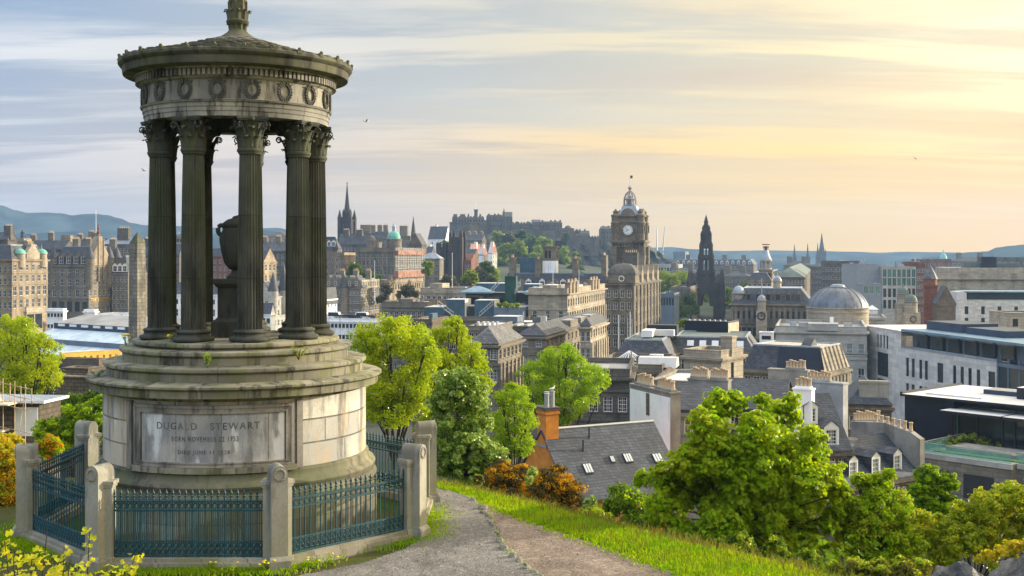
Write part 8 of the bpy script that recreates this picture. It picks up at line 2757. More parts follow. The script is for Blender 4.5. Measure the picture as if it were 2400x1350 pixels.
HT = 'trees on the slope below the monument'
tree_px('lime_tree', 'broad yellow green tree rising just behind the railings by the drum', 'tree', 58, [(905, 800, 66), (850, 850, 52), (960, 795, 54), (985, 855, 48), (885, 905, 58), (945, 905, 66), (858, 795, 42), (920, 965, 55), (980, 935, 46), (868, 960, 40), (915, 762, 22), (1003, 800, 18)], (920, 1150), 36000, 0.135, LIME, 11, HT, 0.13, sub=26, cr=(.26, .40))
tree_px('lime_tree', 'airy yellow green tree with gaps and dark twigs at its top', 'tree', 63, [(1050, 772, 34), (1026, 790, 24), (1082, 788, 26), (1106, 830, 36), (1055, 850, 44), (1115, 875, 34), (1070, 755, 15), (1128, 850, 18), (1032, 838, 24), (1080, 900, 44), (1040, 900, 40), (1012, 872, 34), (1022, 925, 38), (1008, 965, 34), (1132, 900, 30), (1000, 1000, 30)], (1066, 1100), 27000, 0.135, LIME, 12, HT, 0.12, sub=24, cr=(.26, .42))
tree_px('whitebeam', 'dark tree with pale silvery leaves on its sunny side beside the grass', 'tree', 37.5, [(1062, 905, 50), (1098, 930, 52), (1036, 950, 40), (1118, 985, 46), (1048, 1020, 50), (1102, 1045, 56), (1152, 1060, 38), (1140, 1105, 36), (1056, 1085, 46), (1092, 885, 32), (1028, 1090, 26), (1180, 1085, 20), (1100, 1105, 40)], (1085, 1150), 19000, 0.14, WHITEB, 13, HT, 0.1, sub=28, cr=(.18, .32), extra=(DEEP, .3, .12))
tree_px('lime_tree', 'small rounded green tree between whitebeam and orange chimney', 'tree', 66, [(1205, 940, 42), (1188, 990, 42), (1224, 1000, 36), (1180, 1040, 34), (1222, 1045, 34), (1240, 960, 18), (1176, 932, 22), (1200, 905, 14)], (1205, 1120), 15000, 0.125, LIME2, 14, HT, 0.14)
tree_px('lime_tree', 'wide bright green tree spreading behind the orange chimney', 'tree', 92, [(1310, 850, 46), (1262, 880, 42), (1352, 858, 34), (1392, 882, 34), (1300, 915, 54), (1358, 920, 44), (1240, 930, 28), (1412, 898, 20), (1292, 960, 46), (1338, 965, 36), (1228, 872, 20), (1330, 822, 22), (1424, 888, 12), (1285, 838, 24), (1300, 1005, 34)], (1310, 1100), 30000, 0.17, LIME2, 15, HT, 0.22, shell=.6)
tree_px('lime_tree', 'bright yellow green tree spilling in beside the station roofs', 'tree', 80, [(40, 795, 52), (95, 830, 42), (30, 850, 56), (90, 885, 44), (126, 890, 22), (20, 764, 28), (62, 756, 18), (-25, 820, 60), (108, 800, 24), (40, 905, 44), (-30, 900, 50), (130, 858, 16)], (40, 1000), 24000, 0.16, LIME, 16, HT, 0.22, shell=.6)
tree_px('green_bush', 'leafy green bush between the scaffolded house and the drum', 'bush', 46, [(215, 968, 34), (165, 980, 34), (200, 1010, 38), (122, 1000, 30), (92, 1012, 22), (240, 945, 24), (232, 1010, 30), (150, 1030, 30), (255, 985, 24)], (180, 1080), 8000, 0.14, LIME2, 17, None, 0.07, extra=(DEEP, .4, .14))
tree_px('green_bush', 'dark bramble patch under the old stone tomb', 'bush', 72, [(170, 940, 24), (210, 935, 22), (235, 925, 18), (190, 955, 26), (150, 955, 20)], (190, 990), 4000, 0.18, DEEP, 18, None, 0.06)
tree_px('gorse_bush', 'orange flowering gorse bush behind the rusty railing', 'bush', 31.5, [(110, 1040, 22), (90, 1052, 18), (130, 1052, 16), (110, 1070, 22)], (110, 1120), 2600, 0.085, GORSE, 19, None, 0.03, wide=.4, extra=(LIME2, .9, .1))
tree_px('gorse_bush', 'yellow and orange gorse against the mossy corner post', 'bush', 27, [(8, 1060, 30), (20, 1100, 32), (-10, 1120, 40), (10, 1160, 40), (-15, 1040, 30)], (0, 1240), 3600, 0.085, GORSE, 20, None, 0.03, wide=.4, extra=(YELLOW2, 1.1, .1))
tree_px('green_bush', 'small lime green sapling above the orange gorse and corner post', 'bush', 36, [(10, 1030, 18), (30, 1026, 14), (46, 1036, 9), (-12, 1040, 20)], (15, 1120), 1500, 0.12, YELLOW, 21, None, 0.03)
# along the edge of the grass
tree_px('maple', 'large rounded maple bush with big leaves, brilliant yellow on its sunny side', 'tree', 27.2, [(1700, 965, 46), (1640, 985, 42), (1762, 1005, 54), (1852, 985, 50), (1660, 1040, 66), (1750, 1080, 76), (1842, 1060, 74), (1898, 1022, 38), (1915, 1090, 50), (1605, 1075, 48), (1660, 1140, 76), (1760, 1170, 84), (1856, 1160, 74), (1932, 1165, 45), (1952, 1228, 40), (1880, 1240, 56), (1780, 1245, 56), (1680, 1225, 62), (1602, 1160, 54), (1556, 1122, 40), (1545, 1180, 44), (1580, 1228, 44), (1512, 1132, 24), (1690, 930, 20), (1802, 948, 22), (1868, 945, 24), (1984, 1262, 16), (1906, 1280, 36), (1720, 1275, 40), (1630, 1265, 34), (1700, 1090, 60), (1800, 1110, 60), (1700, 1180, 60), (1640, 1080, 50), (1740, 950, 30), (1795, 985, 34), (1880, 1110, 50), (1580, 1120, 40), (1600, 1290, 30), (1560, 1270, 26), (1820, 1300, 34), (1592, 1255, 36), (1640, 1240, 40), (1700, 1250, 40), (1762, 1288, 36), (1850, 1278, 40), (1948, 1288, 30), (1972, 1200, 34), (1984, 1245, 28), (1942, 1110, 38), (1962, 1152, 32), (1540, 1215, 38), (1690, 1300, 34)],
		(1750, 1340), 72000, 0.09, MAPLE, 22, None, 0.06, wide=.9, lobed=True, shell=.2, sub=34, cr=(.19, .34), extra=(LIME2, .3, .13))
tree_px('green_bush', 'low dark green bush at the foot of the maple on the roof side', 'bush', 30.5, [(1462, 1172, 40), (1500, 1192, 34), (1432, 1196, 26), (1480, 1220, 32), (1525, 1225, 28)], (1480, 1270), 4200, 0.1, DEEP, 23, None, 0.04, extra=(LIME2, .3, .1))
tree_px('gorse_bush', 'orange flowering gorse bush in front of the slate roof', 'bush', 31.5, [(1298, 1140, 42), (1334, 1152, 36), (1262, 1148, 34), (1308, 1112, 20), (1318, 1185, 36), (1268, 1178, 42), (1346, 1186, 22), (1285, 1160, 40), (1250, 1190, 30), (1290, 1200, 30), (1335, 1200, 26)], (1300, 1225), 14000, 0.08, GORSE, 24, None, 0.04, wide=.4, extra=(GORSE_L, 1.1, .1))
tree_px('gorse_bush', 'straggly orange gorse bush beside the whitebeam', 'bush', 32.5, [(1200, 1145, 40), (1178, 1096, 22), (1228, 1112, 22), (1162, 1135, 24), (1215, 1170, 34), (1180, 1165, 26), (1160, 1110, 26), (1195, 1120, 34), (1150, 1150, 24), (1225, 1185, 26)], (1195, 1215), 9500, 0.08, GORSE, 25, None, 0.04, wide=.4, extra=(GORSE_L, 1.1, .1))
tree_px('green_bush', 'pale leaved sapling growing through the orange gorse', 'bush', 30.8, [(1248, 1108, 12), (1240, 1122, 10), (1390, 1168, 10), (1378, 1188, 16), (1400, 1200, 20)], (1330, 1230), 900, 0.11, WHITEB, 26, None, 0.02, back=False)
tree_px('green_bush', 'low olive scrub at the grass edge below the gorse', 'bush', 29.5, [(1388, 1212, 26), (1360, 1218, 20), (1425, 1226, 24), (1455, 1238, 18)], (1400, 1255), 2400, 0.085, OLIVE, 27, None, 0.02)
tree_px('gorse_bush', 'tiny upright orange gorse sprig on the bright grass', 'bush', 25.0, [(1537, 1248, 9), (1536, 1264, 11)], (1537, 1285), 420, 0.06, GORSE, 28, None, 0.015, wide=.4, back=False)
tree_px('olive_bush', 'tall olive green thicket beside the sunny edge of the maple', 'bush', 27.5, [(2062, 1145, 40), (2040, 1200, 50), (2100, 1195, 50), (2062, 1268, 54), (2125, 1268, 50), (2008, 1185, 30), (2085, 1112, 16), (2022, 1130, 20), (2005, 1250, 34), (1985, 1285, 34), (2035, 1310, 38), (2090, 1315, 36), (1990, 1230, 26)], (2060, 1340), 30000, 0.075, OLIVE, 29, None, 0.04, sub=30, cr=(.18, .32), extra=(LIME2, .4, .1))
tree_px('green_bush', 'rounded bright green bush standing out of the olive thicket', 'bush', 31, [(2178, 1118, 30), (2220, 1128, 26), (2152, 1150, 26), (2200, 1168, 40), (2165, 1195, 32), (2232, 1185, 26), (2190, 1210, 34)], (2190, 1290), 17000, 0.075, LIME2, 30, None, 0.04, sub=30, cr=(.18, .32), extra=(DEEP, .3, .1))
tree_px('olive_bush', 'wide yellowish thicket below the roof terrace above the boulders', 'bush', 28, [(2298, 1172, 42), (2358, 1152, 38), (2282, 1230, 52), (2350, 1230, 60), (2402, 1190, 46), (2242, 1258, 46), (2322, 1288, 46), (2200, 1245, 40), (2430, 1250, 50), (2172, 1290, 40), (2255, 1200, 26), (2400, 1120, 14), (2150, 1230, 36), (2130, 1320, 34), (2210, 1310, 36), (2260, 1300, 34)], (2300, 1370), 42000, 0.075, OLIVE, 31, None, 0.04, sub=30, cr=(.18, .32), extra=(YELLOW2, .22, .09))
tree_px('olive_bush', 'low brown dry scrub between maple and boulders', 'bush', 21.5, [(2000, 1330, 30), (2060, 1340, 32), (2120, 1335, 32), (2170, 1345, 28), (1960, 1335, 22)], (2060, 1420), 8000, 0.065, DRYG, 32, None, 0.02, extra=(OLIVE, .6, .08))
tree_px('ivy_bush', 'yellow leaved trailing plant on top of the larger boulder', 'bush', 9.6, [(2318, 1304, 14), (2350, 1294, 15), (2380, 1284, 16), (2410, 1278, 18), (2294, 1312, 10)], (2360, 1330), 900, 0.045, YELLOW, 33, None, 0.008, zbase=-2.75)
tree_px('planter_shrub', 'rusty green shrubs planted on the glass edged roof terrace', 'bush', 131.5, [(2212, 1044, 17), (2238, 1036, 18), (2268, 1038, 20), (2292, 1030, 18), (2314, 1040, 16), (2338, 1048, 12), (2198, 1052, 13), (2370, 1052, 9)], (2265, 1065), 4600, 0.22, OLIVE, 34, None, 0.06, zbase=-21.3, depth=.3, extra=(GORSE_L, .6, .2))
tree_px('planter_shrub', 'clipped green planting on the rooftop terrace beside the cabins', 'bush', 279, [(1170, 716, 7), (1185, 715, 8), (1200, 717, 6), (1214, 716, 7)], (1190, 722), 700, 0.5, FARG, 35, None, 0.06, zbase=-12.9, depth=.15)
tree_px('small_tree', 'small tree on the roof edge beside the pale office', 'tree', 250, [(2345, 758, 10), (2358, 752, 9), (2335, 765, 7), (2350, 772, 9)], (2348, 790), 900, 0.4, FARG, 36, None, 0.1, zbase=-19)

tree_px('olive_bush', 'dark low scrub lying along the grass under the maple', 'bush', 25.2, [(1500, 1240, 22), (1560, 1262, 22), (1620, 1275, 26), (1690, 1290, 26), (1760, 1304, 26), (1830, 1316, 26), (1900, 1330, 26), (1730, 1270, 30), (1820, 1290, 30), (1880, 1305, 30)], (1700, 1340), 9000, 0.075, DEEP, 37, None, 0.02, extra=(OLIVE, .6, .07))
tree_px('olive_bush', 'dry scrub lying along the grass below the two orange gorse bushes', 'bush', 29.5, [(1120, 1128, 14), (1160, 1166, 16), (1210, 1190, 18), (1260, 1206, 20), (1320, 1216, 20), (1360, 1224, 18), (1290, 1200, 20)], (1250, 1235), 4200, 0.075, GORSE_L, 38, None, 0.02, extra=(OLIVE, .5, .07))
# trees of the town
CT = 'trees on the castle slope'
def far_tree(label, Y, blobs, mat, seed, group='trees in the valley gardens', size=None, n=None):
	x = sum(b[0] for b in blobs) / len(blobs); y = max(b[1] + b[2] for b in blobs)
	R_ = max(b[2] for b in blobs)
	sub = []
	rr = random.Random(seed)
	for px, py, r in blobs:
		if group == CT: r *= 1.3
		sub.append((px, py, r * .8))
		for _ in range(3):
			a = rr.uniform(0, 6.28)
			sub.append((px + r * .6 * math.cos(a), py + r * .5 * math.sin(a), r * .48))
	tree_px('tree', label, 'tree', Y, sub, (x, y + R_ * .4), n or int(1100 + 75 * sum(b[2] for b in blobs)), size or Y / F * 4.2, mat, seed, group, Y / F * 1.0, zbase=at(0, y + R_ * .5, Y).z, sub=9, cr=(.4, .6))


far_tree('dark green tree beneath the bank beside the blue dormers', 470, [(835, 632, 20), (818, 645, 15)], FARD, 50)
far_tree('deep green tree beneath the bank front windows', 455, [(868, 645, 18), (885, 655, 12), (850, 650, 14)], FARD, 51)
far_tree('brownish tree at the corner below the bank terrace', 430, [(905, 680, 16), (895, 700, 14)], FARB, 52)
far_tree('pale budding tree before the bank terrace arches', 425, [(955, 682, 18), (972, 690, 12), (938, 695, 14)], FARB, 53)
far_tree('bright green tree beside the orange scaffold', 530, [(1003, 622, 14), (998, 635, 10), (1008, 638, 9)], FARG, 54)
far_tree('bare brown tree in front of the twin towers', 480, [(1050, 655, 17), (1035, 668, 13), (1065, 668, 13)], FARB, 55)
far_tree('rounded green tree between flagpole and green lift shaft', 465, [(1104, 645, 15), (1092, 655, 12), (1114, 655, 12)], FARG, 56)
far_tree('dark green tree under the red roofed gables', 560, [(1138, 622, 12), (1150, 630, 10)], FARD, 57)
far_tree('dark green tree beside the white skyline house', 780, [(1046, 570, 9), (1040, 578, 8)], FARD, 58)
far_tree('pale green tree highest under the castle wall', 1015, [(1168, 552, 11), (1160, 562, 9), (1176, 562, 9)], FARG, 60, CT)
far_tree('brown tree under the castle chapel', 1012, [(1194, 556, 12), (1202, 568, 11), (1188, 572, 10)], FARB, 61, CT)
far_tree('large dark green tree central on the castle slope', 1005, [(1238, 566, 15), (1228, 582, 13), (1246, 582, 12)], FARD, 62, CT)
far_tree('light green tree beside the large dark one under the castle', 1000, [(1268, 565, 10), (1262, 578, 10)], FARG, 63, CT)
far_tree('light green tree farther along under the castle barracks', 998, [(1286, 570, 10), (1280, 582, 9)], FARG, 64, CT)
far_tree('bushy green tree low on the castle slope by the belvedere', 960, [(1262, 590, 13), (1275, 600, 10)], FARG, 65, CT)
far_tree('tall narrow green tree against the crag beside the belvedere', 950, [(1322, 585, 9), (1318, 600, 11), (1326, 612, 10)], FARG, 66, CT)
far_tree('pale green trees edge beside the red roofed gables', 960, [(1172, 590, 11), (1180, 602, 12)], FARG, 67, CT)
far_tree('green tree low on the slope over the hotel roof', 940, [(1205, 598, 12), (1218, 606, 11)], FARB, 68, CT)
far_tree('dark tree low on the slope beside the blue lift house', 940, [(1236, 604, 10), (1246, 612, 9)], FARD, 69, CT)
far_tree('small green tree at the foot of the grey crag', 930, [(1346, 596, 6), (1352, 606, 7)], FARG, 70, CT)
far_tree('dark round tree on the castle skyline by the round house', 1080, [(1328, 552, 6), (1322, 560, 6)], FARD, 71, CT)
for i, (px, py, r, m, lab) in enumerate(((1120, 642, 15, FARB, 'brown budding tree below the red roofed gables'), (1152, 640, 14, FARG, 'green tree at the foot of the last red gable'), (1180, 622, 14, FARD, 'dark green tree just past the last red gable'), (1090, 668, 14, FARB, 'brown tree low between the twin towers and the domed pavilion'), (1150, 668, 13, FARB, 'bare tree behind the green lift shaft'),
		(1216, 578, 13, FARG, 'green tree between dark and brown trees on the castle slope'), (1252, 606, 12, FARG, 'green tree half hidden by the belvedere tower'), (1300, 600, 13, FARD, 'dark green tree beside the narrow tall one on the slope'), (1185, 582, 12, FARG, 'green tree under the brown one on the castle slope'), (1158, 606, 11, FARG, 'light tree touching the last red gable'), (1350, 622, 12, FARD, 'dark tree at the crag foot over the hotel roof'), (1222, 548, 8, FARD, 'small dark tree right below the castle wall'))):
	far_tree(lab, 900 if py < 630 else 600, [(px, py, r), (px - r * .8, py + r * .5, r * .8), (px + r * .8, py + r * .6, r * .75)], m, 100 + i, CT)
far_tree('wide pale green tree beside the clock hotel', 640, [(1566, 650, 22), (1556, 672, 18), (1584, 672, 20)], FARG, 72)
far_tree('yellow green tree beyond the glass pavilion', 700, [(1602, 648, 22), (1614, 664, 18), (1594, 668, 18)], FARG, 73)
far_tree('dark spreading tree low between hotel and gothic monument', 520, [(1580, 718, 24), (1560, 732, 18), (1604, 728, 20)], FARD, 74)
far_tree('mid green tree behind the gothic monument arch', 720, [(1652, 690, 14), (1660, 710, 14)], FARG, 75)
far_tree('pale tree on the sunny side of the gothic monument', 640, [(1700, 686, 18), (1706, 708, 18), (1692, 716, 15)], FARG, 76)
far_tree('hazy round tree before the long terrace', 900, [(1738, 648, 10), (1748, 656, 9)], FARG, 77)
far_tree('hazy pale tree just past the gothic monument pinnacles', 820, [(1690, 664, 11), (1700, 672, 9)], FARG, 78)
far_tree('dark tree between gallery and gothic monument', 560, [(1614, 700, 20), (1626, 722, 18)], FARD, 79)
far_tree('hazy tree beside the ringed tower', 760, [(1752, 668, 10), (1742, 676, 9)], FARG, 80)
far_tree('green tree on the roofs behind the black plant box', 215, [(1604, 755, 10), (1592, 762, 8), (1616, 764, 8)], FARG, 81)


def hillside_scrub():
	rng = np.random.default_rng(90)
	spots = []
	while len(spots) < 260:
		x, y = rng.uniform(-45, 40), rng.uniform(20, 92)
		if ground(x, y) < SHELF - 1.6 and abs(x / y) < 0.55:
			spots.append((x, y))
	C, N = [], []
	for x, y in spots:
		r = rng.uniform(0.5, 1.3)
		c, n = crown_points([((x, y, ground(x, y) + r * 0.35), r)], 170, rng)
		C.append(c); N.append(n)
	C, N = np.vstack(C), np.vstack(N)
	o = link('undergrowth', leaf_mesh('undergrowth', C, N, np.full(len(C), 0.2), DEEP, rng))
	o['kind'] = 'stuff'; o['label'] = 'dark brambles and weeds covering the hillside'; o['category'] = 'undergrowth'


hillside_scrub()


def blades(name, pts, h, mat, rng, w=0.012, bend=0.5, label='', cat='grass'):
	pts = np.array(pts)
	n = len(pts)
	a = rng.uniform(0, 2 * math.pi, n)
	d = np.stack([np.cos(a), np.sin(a), np.zeros(n)], 1)
	s = np.stack([-np.sin(a), np.cos(a), np.zeros(n)], 1)
	H = (h * rng.uniform(0.5, 1.3, n))[:, None]
	ww = (w * rng.uniform(0.7, 1.4, n))[:, None]
	up = np.array([0, 0, 1.0])
	lean = bend * rng.uniform(0.2, 1.2, n)[:, None]
	V = np.stack([pts - s * ww, pts + s * ww, pts + up * H * .55 + d * H * lean * .3 + s * ww * .8, pts + up * H * .55 + d * H * lean * .3 - s * ww * .8, pts + up * H * (1 - .2 * lean) + d * H * lean], 1)
	Fq = np.arange(n)[:, None] * 5
	me = bpy.data.meshes.new(name)
	me.vertices.add(n * 5)
	me.vertices.foreach_set('co', V.reshape(-1).astype(np.float32))
	tri = np.concatenate([Fq + np.array([0, 1, 2]), Fq + np.array([0, 2, 3]), Fq + np.array([3, 2, 4])], 0)
	me.loops.add(len(tri) * 3)
	me.loops.foreach_set('vertex_index', tri.reshape(-1).astype(np.int32))
	me.polygons.add(len(tri))
	me.polygons.foreach_set('loop_start', np.arange(0, len(tri) * 3, 3, dtype=np.int32))
	me.materials.append(mat)
	me.update(calc_edges=True)
	o = link(name, me)
	o['kind'] = 'stuff'; o['label'] = label; o['category'] = cat
	return o


def grass():
	rng = np.random.default_rng(5)
	pts = []
	band = GRASS_OUT + DIRT_R[::-1] + [PG(1093, 1168), PG(1060, 1156), PG(1012, 1146)]
	x0, x1, y0, y1 = -4, 9, 16, 33
	while len(pts) < 30000:
		x, y = rng.uniform(x0, x1), rng.uniform(y0, y1)
		e = 0.10 * math.sin(7 * x + 3 * y) + 0.07 * math.sin(19 * x - 11 * y)
		if inside(band, x + e, y + e * .6):
			if math.sin(x * 1.7 + y * 2.3) + math.sin(y * 1.1 - x * .7) + rng.uniform(-1.2, 1.6) > -0.9:
				pts.append((x, y, ground(x, y) - .01))
	blades('grass', pts, 0.12, GRASS, rng, 0.010, 0.7, 'bright green grass strip between the earth path and the bushes')
	blades('seed_grass', pts[::14], 0.24, DRYG, rng, 0.006, 0.5, 'thin straw coloured stems standing in the green grass strip')
	pts = []
	while len(pts) < 5000:
		x, y = rng.uniform(-6, 12), rng.uniform(18, 36)
		dl = (x + 2.1) * 0.761 + (y - 30.3) * 0.649
		if -0.4 < dl < 3.2 and rng.random() < 1 - dl / 4: pts.append((x, y, ground(x, y) - .02))
	blades('dry_grass', pts, 0.24, DRYG, rng, 0.012, 0.7, 'taller dry grass along the lip of the slope')
	# turf and weeds round the foot of the kerb
	pts = []
	while len(pts) < 11000:
		a = rng.uniform(-2.4, 2.6)
		ph = ((math.degrees(a) + 22.5) % 45) - 22.5
		R_ = (AP + .17) / math.cos(math.radians(ph)) + abs(rng.normal(0, .26)) + .01
		if rng.random() < 0.5 + 0.5 * math.sin(a * 5 + 1): pts.append((OX + R_ * math.sin(a), OY - R_ * math.cos(a), SHELF + .06))
	blades('verge_grass', pts, 0.07, GRASS, rng, 0.010, 0.7, 'thin turf growing along the foot of the stone kerb')
	pts = []
	while len(pts) < 9000:
		t = rng.random() * (len(EDGE) - 1)
		i = int(t); f = t - i
		x = EDGE[i][0] + (EDGE[i + 1][0] - EDGE[i][0]) * f + rng.normal(-.02, .055); y = EDGE[i][1] + (EDGE[i + 1][1] - EDGE[i][1]) * f + rng.normal(0, .055)
		if math.sin(t * 9) + rng.uniform(-1, 1) > -.2: pts.append((x, y, SHELF + .03))
	blades('edge_grass', pts[:4500], 0.06, GRASS, rng, 0.008, 0.7, 'short tufts growing between the edging stones of the path')
	pts = []
	while len(pts) < 3800:
		t = rng.random() * (len(DIRT_R) - 1)
		i = int(t); f = t - i
		o_ = rng.normal(.02, .13)
		if math.sin(t * 13) + math.sin(t * 31) + rng.uniform(-1.4, 1.4) > .1: pts.append((DIRT_R[i][0] + (DIRT_R[i + 1][0] - DIRT_R[i][0]) * f - o_ * .6, DIRT_R[i][1] + (DIRT_R[i + 1][1] - DIRT_R[i][1]) * f - o_ * .8, SHELF + .01))
	blades('creeping_grass', pts, 0.07, GRASS, rng, 0.009, 0.8, 'ragged grass creeping from the verge onto the earth path')
	# loose stones on the paths
	rr = random.Random(8)
	mb = MB()
	for _ in range(1500):
		if rr.random() < .5: x, y, p = rr.uniform(-5, 1), rr.uniform(17, 29), GRAVEL
		else: x, y, p = rr.uniform(-2.5, 6), rr.uniform(16, 29), DIRT
		if not inside(p, x, y): continue
		s = rr.uniform(.01, .028)
		z = ground(x, y) + (.09 if p is GRAVEL else .035)
		v = [mb.vert((x + s * a, y + s * b_, z + s * c)) for a, b_, c in ((1, 0, 0), (0, .8, 0.1), (-1, .1, 0), (0, -.9, 0), (.1, 0, .75), (0, 0, -.5))]
		for f in ((0, 1, 4), (1, 2, 4), (2, 3, 4), (3, 0, 4), (1, 0, 5), (2, 1, 5), (3, 2, 5), (0, 3, 5)): mb.face([v[i] for i in f])
	o = mb.build('pebbles', MAT_EDGE); o['kind'] = 'stuff'; o['label'] = 'small loose stones scattered over both paths'; o['category'] = 'gravel'


grass()


def twig_shrub():
	rng = np.random.default_rng(3)
	rr = random.Random(3)
	Y = 7.2
	o = at(60, 1420, Y); zg = ground(o.x, Y)
	T = thing('leafy_shrub', 'yellow leaved twiggy shrub rising at the bottom corner in front of the railings', 'bush', (o.x, Y, zg))
	tips = [(30, 1290), (110, 1250), (75, 1300), (150, 1285), (210, 1245), (190, 1300), (10, 1265), (250, 1330), (318, 1296), (120, 1320), (60, 1340), (220, 1345), (-20, 1300), (160, 1335), (40, 1330), (285, 1340), (100, 1345), (180, 1360), (10, 1340)]
	C, N = [], []
	mb = MB()
	for i, (px, py) in enumerate(tips):
		tip = at(px, py, Y + rr.uniform(-.35, .35)) - Vector((o.x, Y, zg))
		root = Vector((tip.x * .45 + rr.uniform(-.1, .1), rr.uniform(-.15, .15), -.05))
		mid = root.lerp(tip, .6) + Vector((rr.uniform(-.06, .06), rr.uniform(-.05, .05), .03))
		mb.tube([tuple(root), tuple(mid), tuple(tip)], [.012, .007, .003], 5)
		for q in range(40):
			t = rr.uniform(.45, 1.02)
			p = mid.lerp(tip, (t - .45) / .57) if t > .45 else mid
			d = Vector((rr.uniform(-1, 1), rr.uniform(-1, 1), rr.uniform(-.5, .9))).normalized()
			p = p + d * rr.uniform(.015, .075)
			C.append(tuple(p)); n = Vector((rr.uniform(-.5, .5), rr.uniform(-.9, .2), rr.uniform(.2, 1))).normalized(); N.append(tuple(n))
	C, N = np.array(C), np.array(N)
	link('leaves', leaf_mesh('leaves', C, N, np.full(len(C), .05), YELLOW2, rng, .8, .2, True), T)
	mb.build('twigs', BARK, T)


twig_shrub()


def weeds():
	def weed(label, p, h, n, mat, seed, flower=0, size=.05, spread=.08):
		rng = np.random.default_rng(seed); rr = random.Random(seed)
		T = thing('weed', label, 'plant', tuple(p))
		mb = MB(); C, N = [], []
		for i in range(max(3, n // 14)):
			tip = Vector((rr.uniform(-1, 1) * spread, rr.uniform(-1, 1) * spread, h * rr.uniform(.6, 1)))
			mb.tube([(0, 0, -.02), tuple(tip * .5 + Vector((0, 0, h * .1))), tuple(tip)], [.006, .004, .002], 4)
			for q in range(14):
				t = rr.uniform(.15, 1); a = rr.uniform(0, 6.28)
				C.append(tuple(tip * t + Vector((math.cos(a), math.sin(a), .2)) * size * .6)); N.append(tuple(Vector((math.cos(a) * .6, math.sin(a) * .6, .8)).normalized()))
		C, N = np.array(C), np.array(N)
		link('leaves', leaf_mesh('leaves', C, N, np.full(len(C), size), mat, rng), T)
		mb.build('stem', GORSE_L, T)
		for i in range(flower):
			b_ = MB(); b_.ball((0, 0, 0), .026, 0, 8, 5, .6)
			link('flower', b_.mesh('flower', FLOWER), T, (rr.uniform(-1, 1) * spread, rr.uniform(-1, .2) * spread, h * rr.uniform(.75, 1.05)))
	W_ = lambda px, py, Y: at(px, py, Y)
	c = math.radians
	def on(r, deg, z): return (MX + r * math.sin(c(deg)), MY - r * math.cos(c(deg)), z)
	weed('bright green sprig growing from the middle step above the panel', on(2.62, 0.5, -2.20), .32, 60, LIME2, 1, 0, .06, .06)
	weed('dry straggly weed hanging on the steps on the sunny side', on(2.52, 42, -2.1), .30, 190, OLIVE, 2, 0, .035, .2)
	weed('small dark weed on the cornice at the shaded side', on(2.95, -62, -2.52), .16, 60, DEEP, 3, 0, .05, .2)
	weed('yellow flowering clump at the shaded end of the top step', on(2.33, -74, -1.93), .24, 60, LIME2, 4, 14, .04, .08)
	weed('tiny yellow flowered weed between two column bases', on(1.95, -30, -1.77), .16, 30, LIME2, 5, 4, .03, .06)
	for i, (px, py, nf) in enumerate(((500, 1345, 2), (625, 1344, 7), (735, 1335, 3), (780, 1325, 2), (540, 1350, 1))):
		Yw = 5.83 * F / (py - 600)
		weed(('low weed with two buds under the front railing', 'clump of yellow flowers at the kerb in front of the middle post', 'leafy clump with yellow flowers beside the lit railing kerb', 'weed clump nearest the sunny end of the kerb grass', 'single budded weed beside the flower clump')[i], (W_(px, py, Yw).x, Yw - .1, SHELF + .05), .22, 90, LIME2, 10 + i, nf, .05, .16)


weeds()


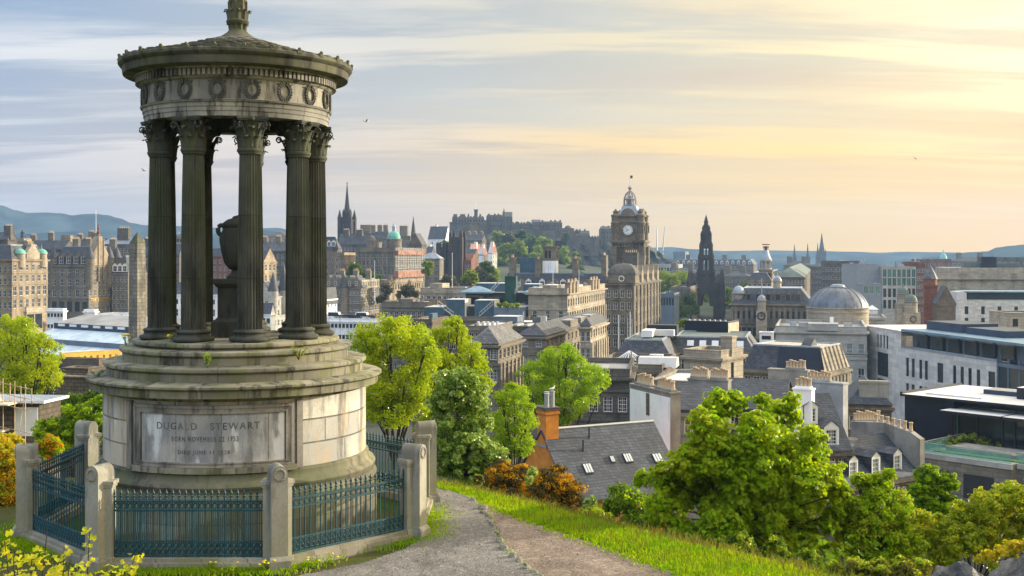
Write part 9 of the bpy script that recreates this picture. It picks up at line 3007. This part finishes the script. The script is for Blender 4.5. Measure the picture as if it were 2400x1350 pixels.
def left_corner():
	# old tomb wall and the scaffolded house
	b = B('tomb_wall', 'ruined stone tomb wall with a moulded cornice beyond the drum', 'wall', 146, 206, 216, 92, 868, -18, d=1.6, wall=ST_BROWN, front=dict(n=1, rows=[(.35, .6, 'plain')], ww=.6, style='plain', sill=False, u=(.5, .9)), roof=('flat', .05), cornice=.22, rmat=ST_BROWN)
	B('tomb_wall', 'long rubble burial ground wall running behind the drum', 'wall', 130, 300, 310, 86, 892, -18, d=.8, wall=ST_BROWN, roof=('flat', .05), cornice=0, rmat=ST_BROWN)
	Y = 62.0
	b = B('scaffolded_house', 'flat roofed house wrapped in scaffolding with a white framed window', 'house', -70, 92, None, Y, 946, -17, wall=ST_BROWN, th=8, d=2.2, front=dict(n=1, rows=[(.35, 1.25, 'four')], ww=.9, style='four', sill=False, u=(.80, .99)), roof=('flat', .0), cornice=0, rmat=DARK_ROOF)
	mb = MB(); mb.box(-.3, b.w + .5, -.4, b.d, b.H + .06, b.H + .2, 1, 0); mb.build('roof_slab', [LEAD, WHITE], b.T)
	mb = MB(); mb.box(b.w - 1.35, b.w - .05, -.06, -.02, b.H - 1.75, b.H - .2); mb.box(b.w - .9 - .5, b.w - .1, -.1, -.06, b.H - 1.75, b.H - 1.55); mb.build('window_surround', WHITE, b.T)
	sc = thing('scaffold', 'pale scaffold poles and boards round the flat roofed house', 'scaffold', tuple(b.T.location), b.T.rotation_euler[2])
	mb = MB(); rr = random.Random(6)
	for i in range(7):
		x = i * .62 + .1
		mb.tube([(x, -1.0, 0), (x + rr.uniform(-.04, .04), -1.0, b.H + 2.1 - .16 * i)], .025, 5); mb.tube([(x, -.4, b.H), (x, -.4, b.H + 1.7 - .14 * i)], .025, 5)
	for zz in (-2.2, -1.1, .1, .7, 1.25): mb.tube([(-.2, -1.0, b.H + zz + .45), (4.1, -1.0, b.H + zz - .35)], .022, 5)
	mb.tube([(.2, -1.05, b.H - .2), (3.4, -1.05, b.H - 2.6)], .022, 5); mb.tube([(3.3, -1.05, b.H - 2.4), (3.9, -1.05, b.H + 1)], .022, 5); mb.build('poles', POT, sc)
	mb = MB(); mb.box(-.3, 3.1, -1.5, -.45, b.H + .05, b.H + .12); mb.box(-.3, 2.6, -1.2, -.5, b.H - 1.4, b.H - 1.33); mb.build('boards', CREAM_P, sc)
	mb = MB(); mb.prism([(-.3, 0), (2.3, 0), (2.1, .35), (.5, .55), (-.3, .6)], 'y', -1.3, -.6); mb.build('tarpaulin', M_flat('tan_tarpaulin', (.55, .40, .27), .7, 0, .2), sc, loc=(0, 0, b.H + .2))


left_corner()


def sky_gulls():
	for i, (px, py, Y, s, lab) in enumerate(((858, 285, 90, 1.0, 'small dark gull gliding in the sky beside the temple roof'), (2147, 372, 110, 1.2, 'tiny gull high over the modern office'), (338, 400, 80, .9, 'pale gull flying close beside the temple columns'))):
		T = thing('flying_gull', lab, 'bird', tuple(at(px, py, Y)), .5 + i, 'gulls in the sky')
		mb = MB(); mb.tube([(-.22 * s, 0, 0), (-.1 * s, 0, .01), (.08 * s, 0, .02), (.2 * s, 0, .03), (.26 * s, 0, .02)], [.01, .05 * s, .06 * s, .035 * s, .005], 8); mb.build('body', WHITE, T)
		for sg in (-1, 1):
			mb = MB(); mb.poly(((.1 * s, 0, .03), (.06 * s, sg * .28 * s, .16 * s), (-.08 * s, sg * .28 * s, .15 * s), (-.08 * s, 0, .02))); mb.poly(((.06 * s, sg * .28 * s, .16 * s), (-.1 * s, sg * .62 * s, .10 * s), (-.13 * s, sg * .6 * s, .09 * s), (-.08 * s, sg * .28 * s, .15 * s))); mb.build('wing', METAL, T)


sky_gulls()


def haze():
	mb = MB(); mb.box(-4300, 4300, -120, 4400, -62, 190)
	m = bpy.data.materials.new('haze'); m.use_nodes = True
	t = NT(m.node_tree); out = t.new('ShaderNodeOutputMaterial'); v = t.new('ShaderNodeVolumePrincipled')
	v.inputs['Color'].default_value = (0.40, 0.64, 1.0, 1)
	v.inputs['Density'].default_value = 0.000115
	v.inputs['Anisotropy'].default_value = 0.2
	t.put(out.inputs['Volume'], v.outputs[0])
	o = mb.build('haze', m)
	o['kind'] = 'stuff'; o['label'] = 'pale blue evening haze over the whole town'; o['category'] = 'haze'


haze()
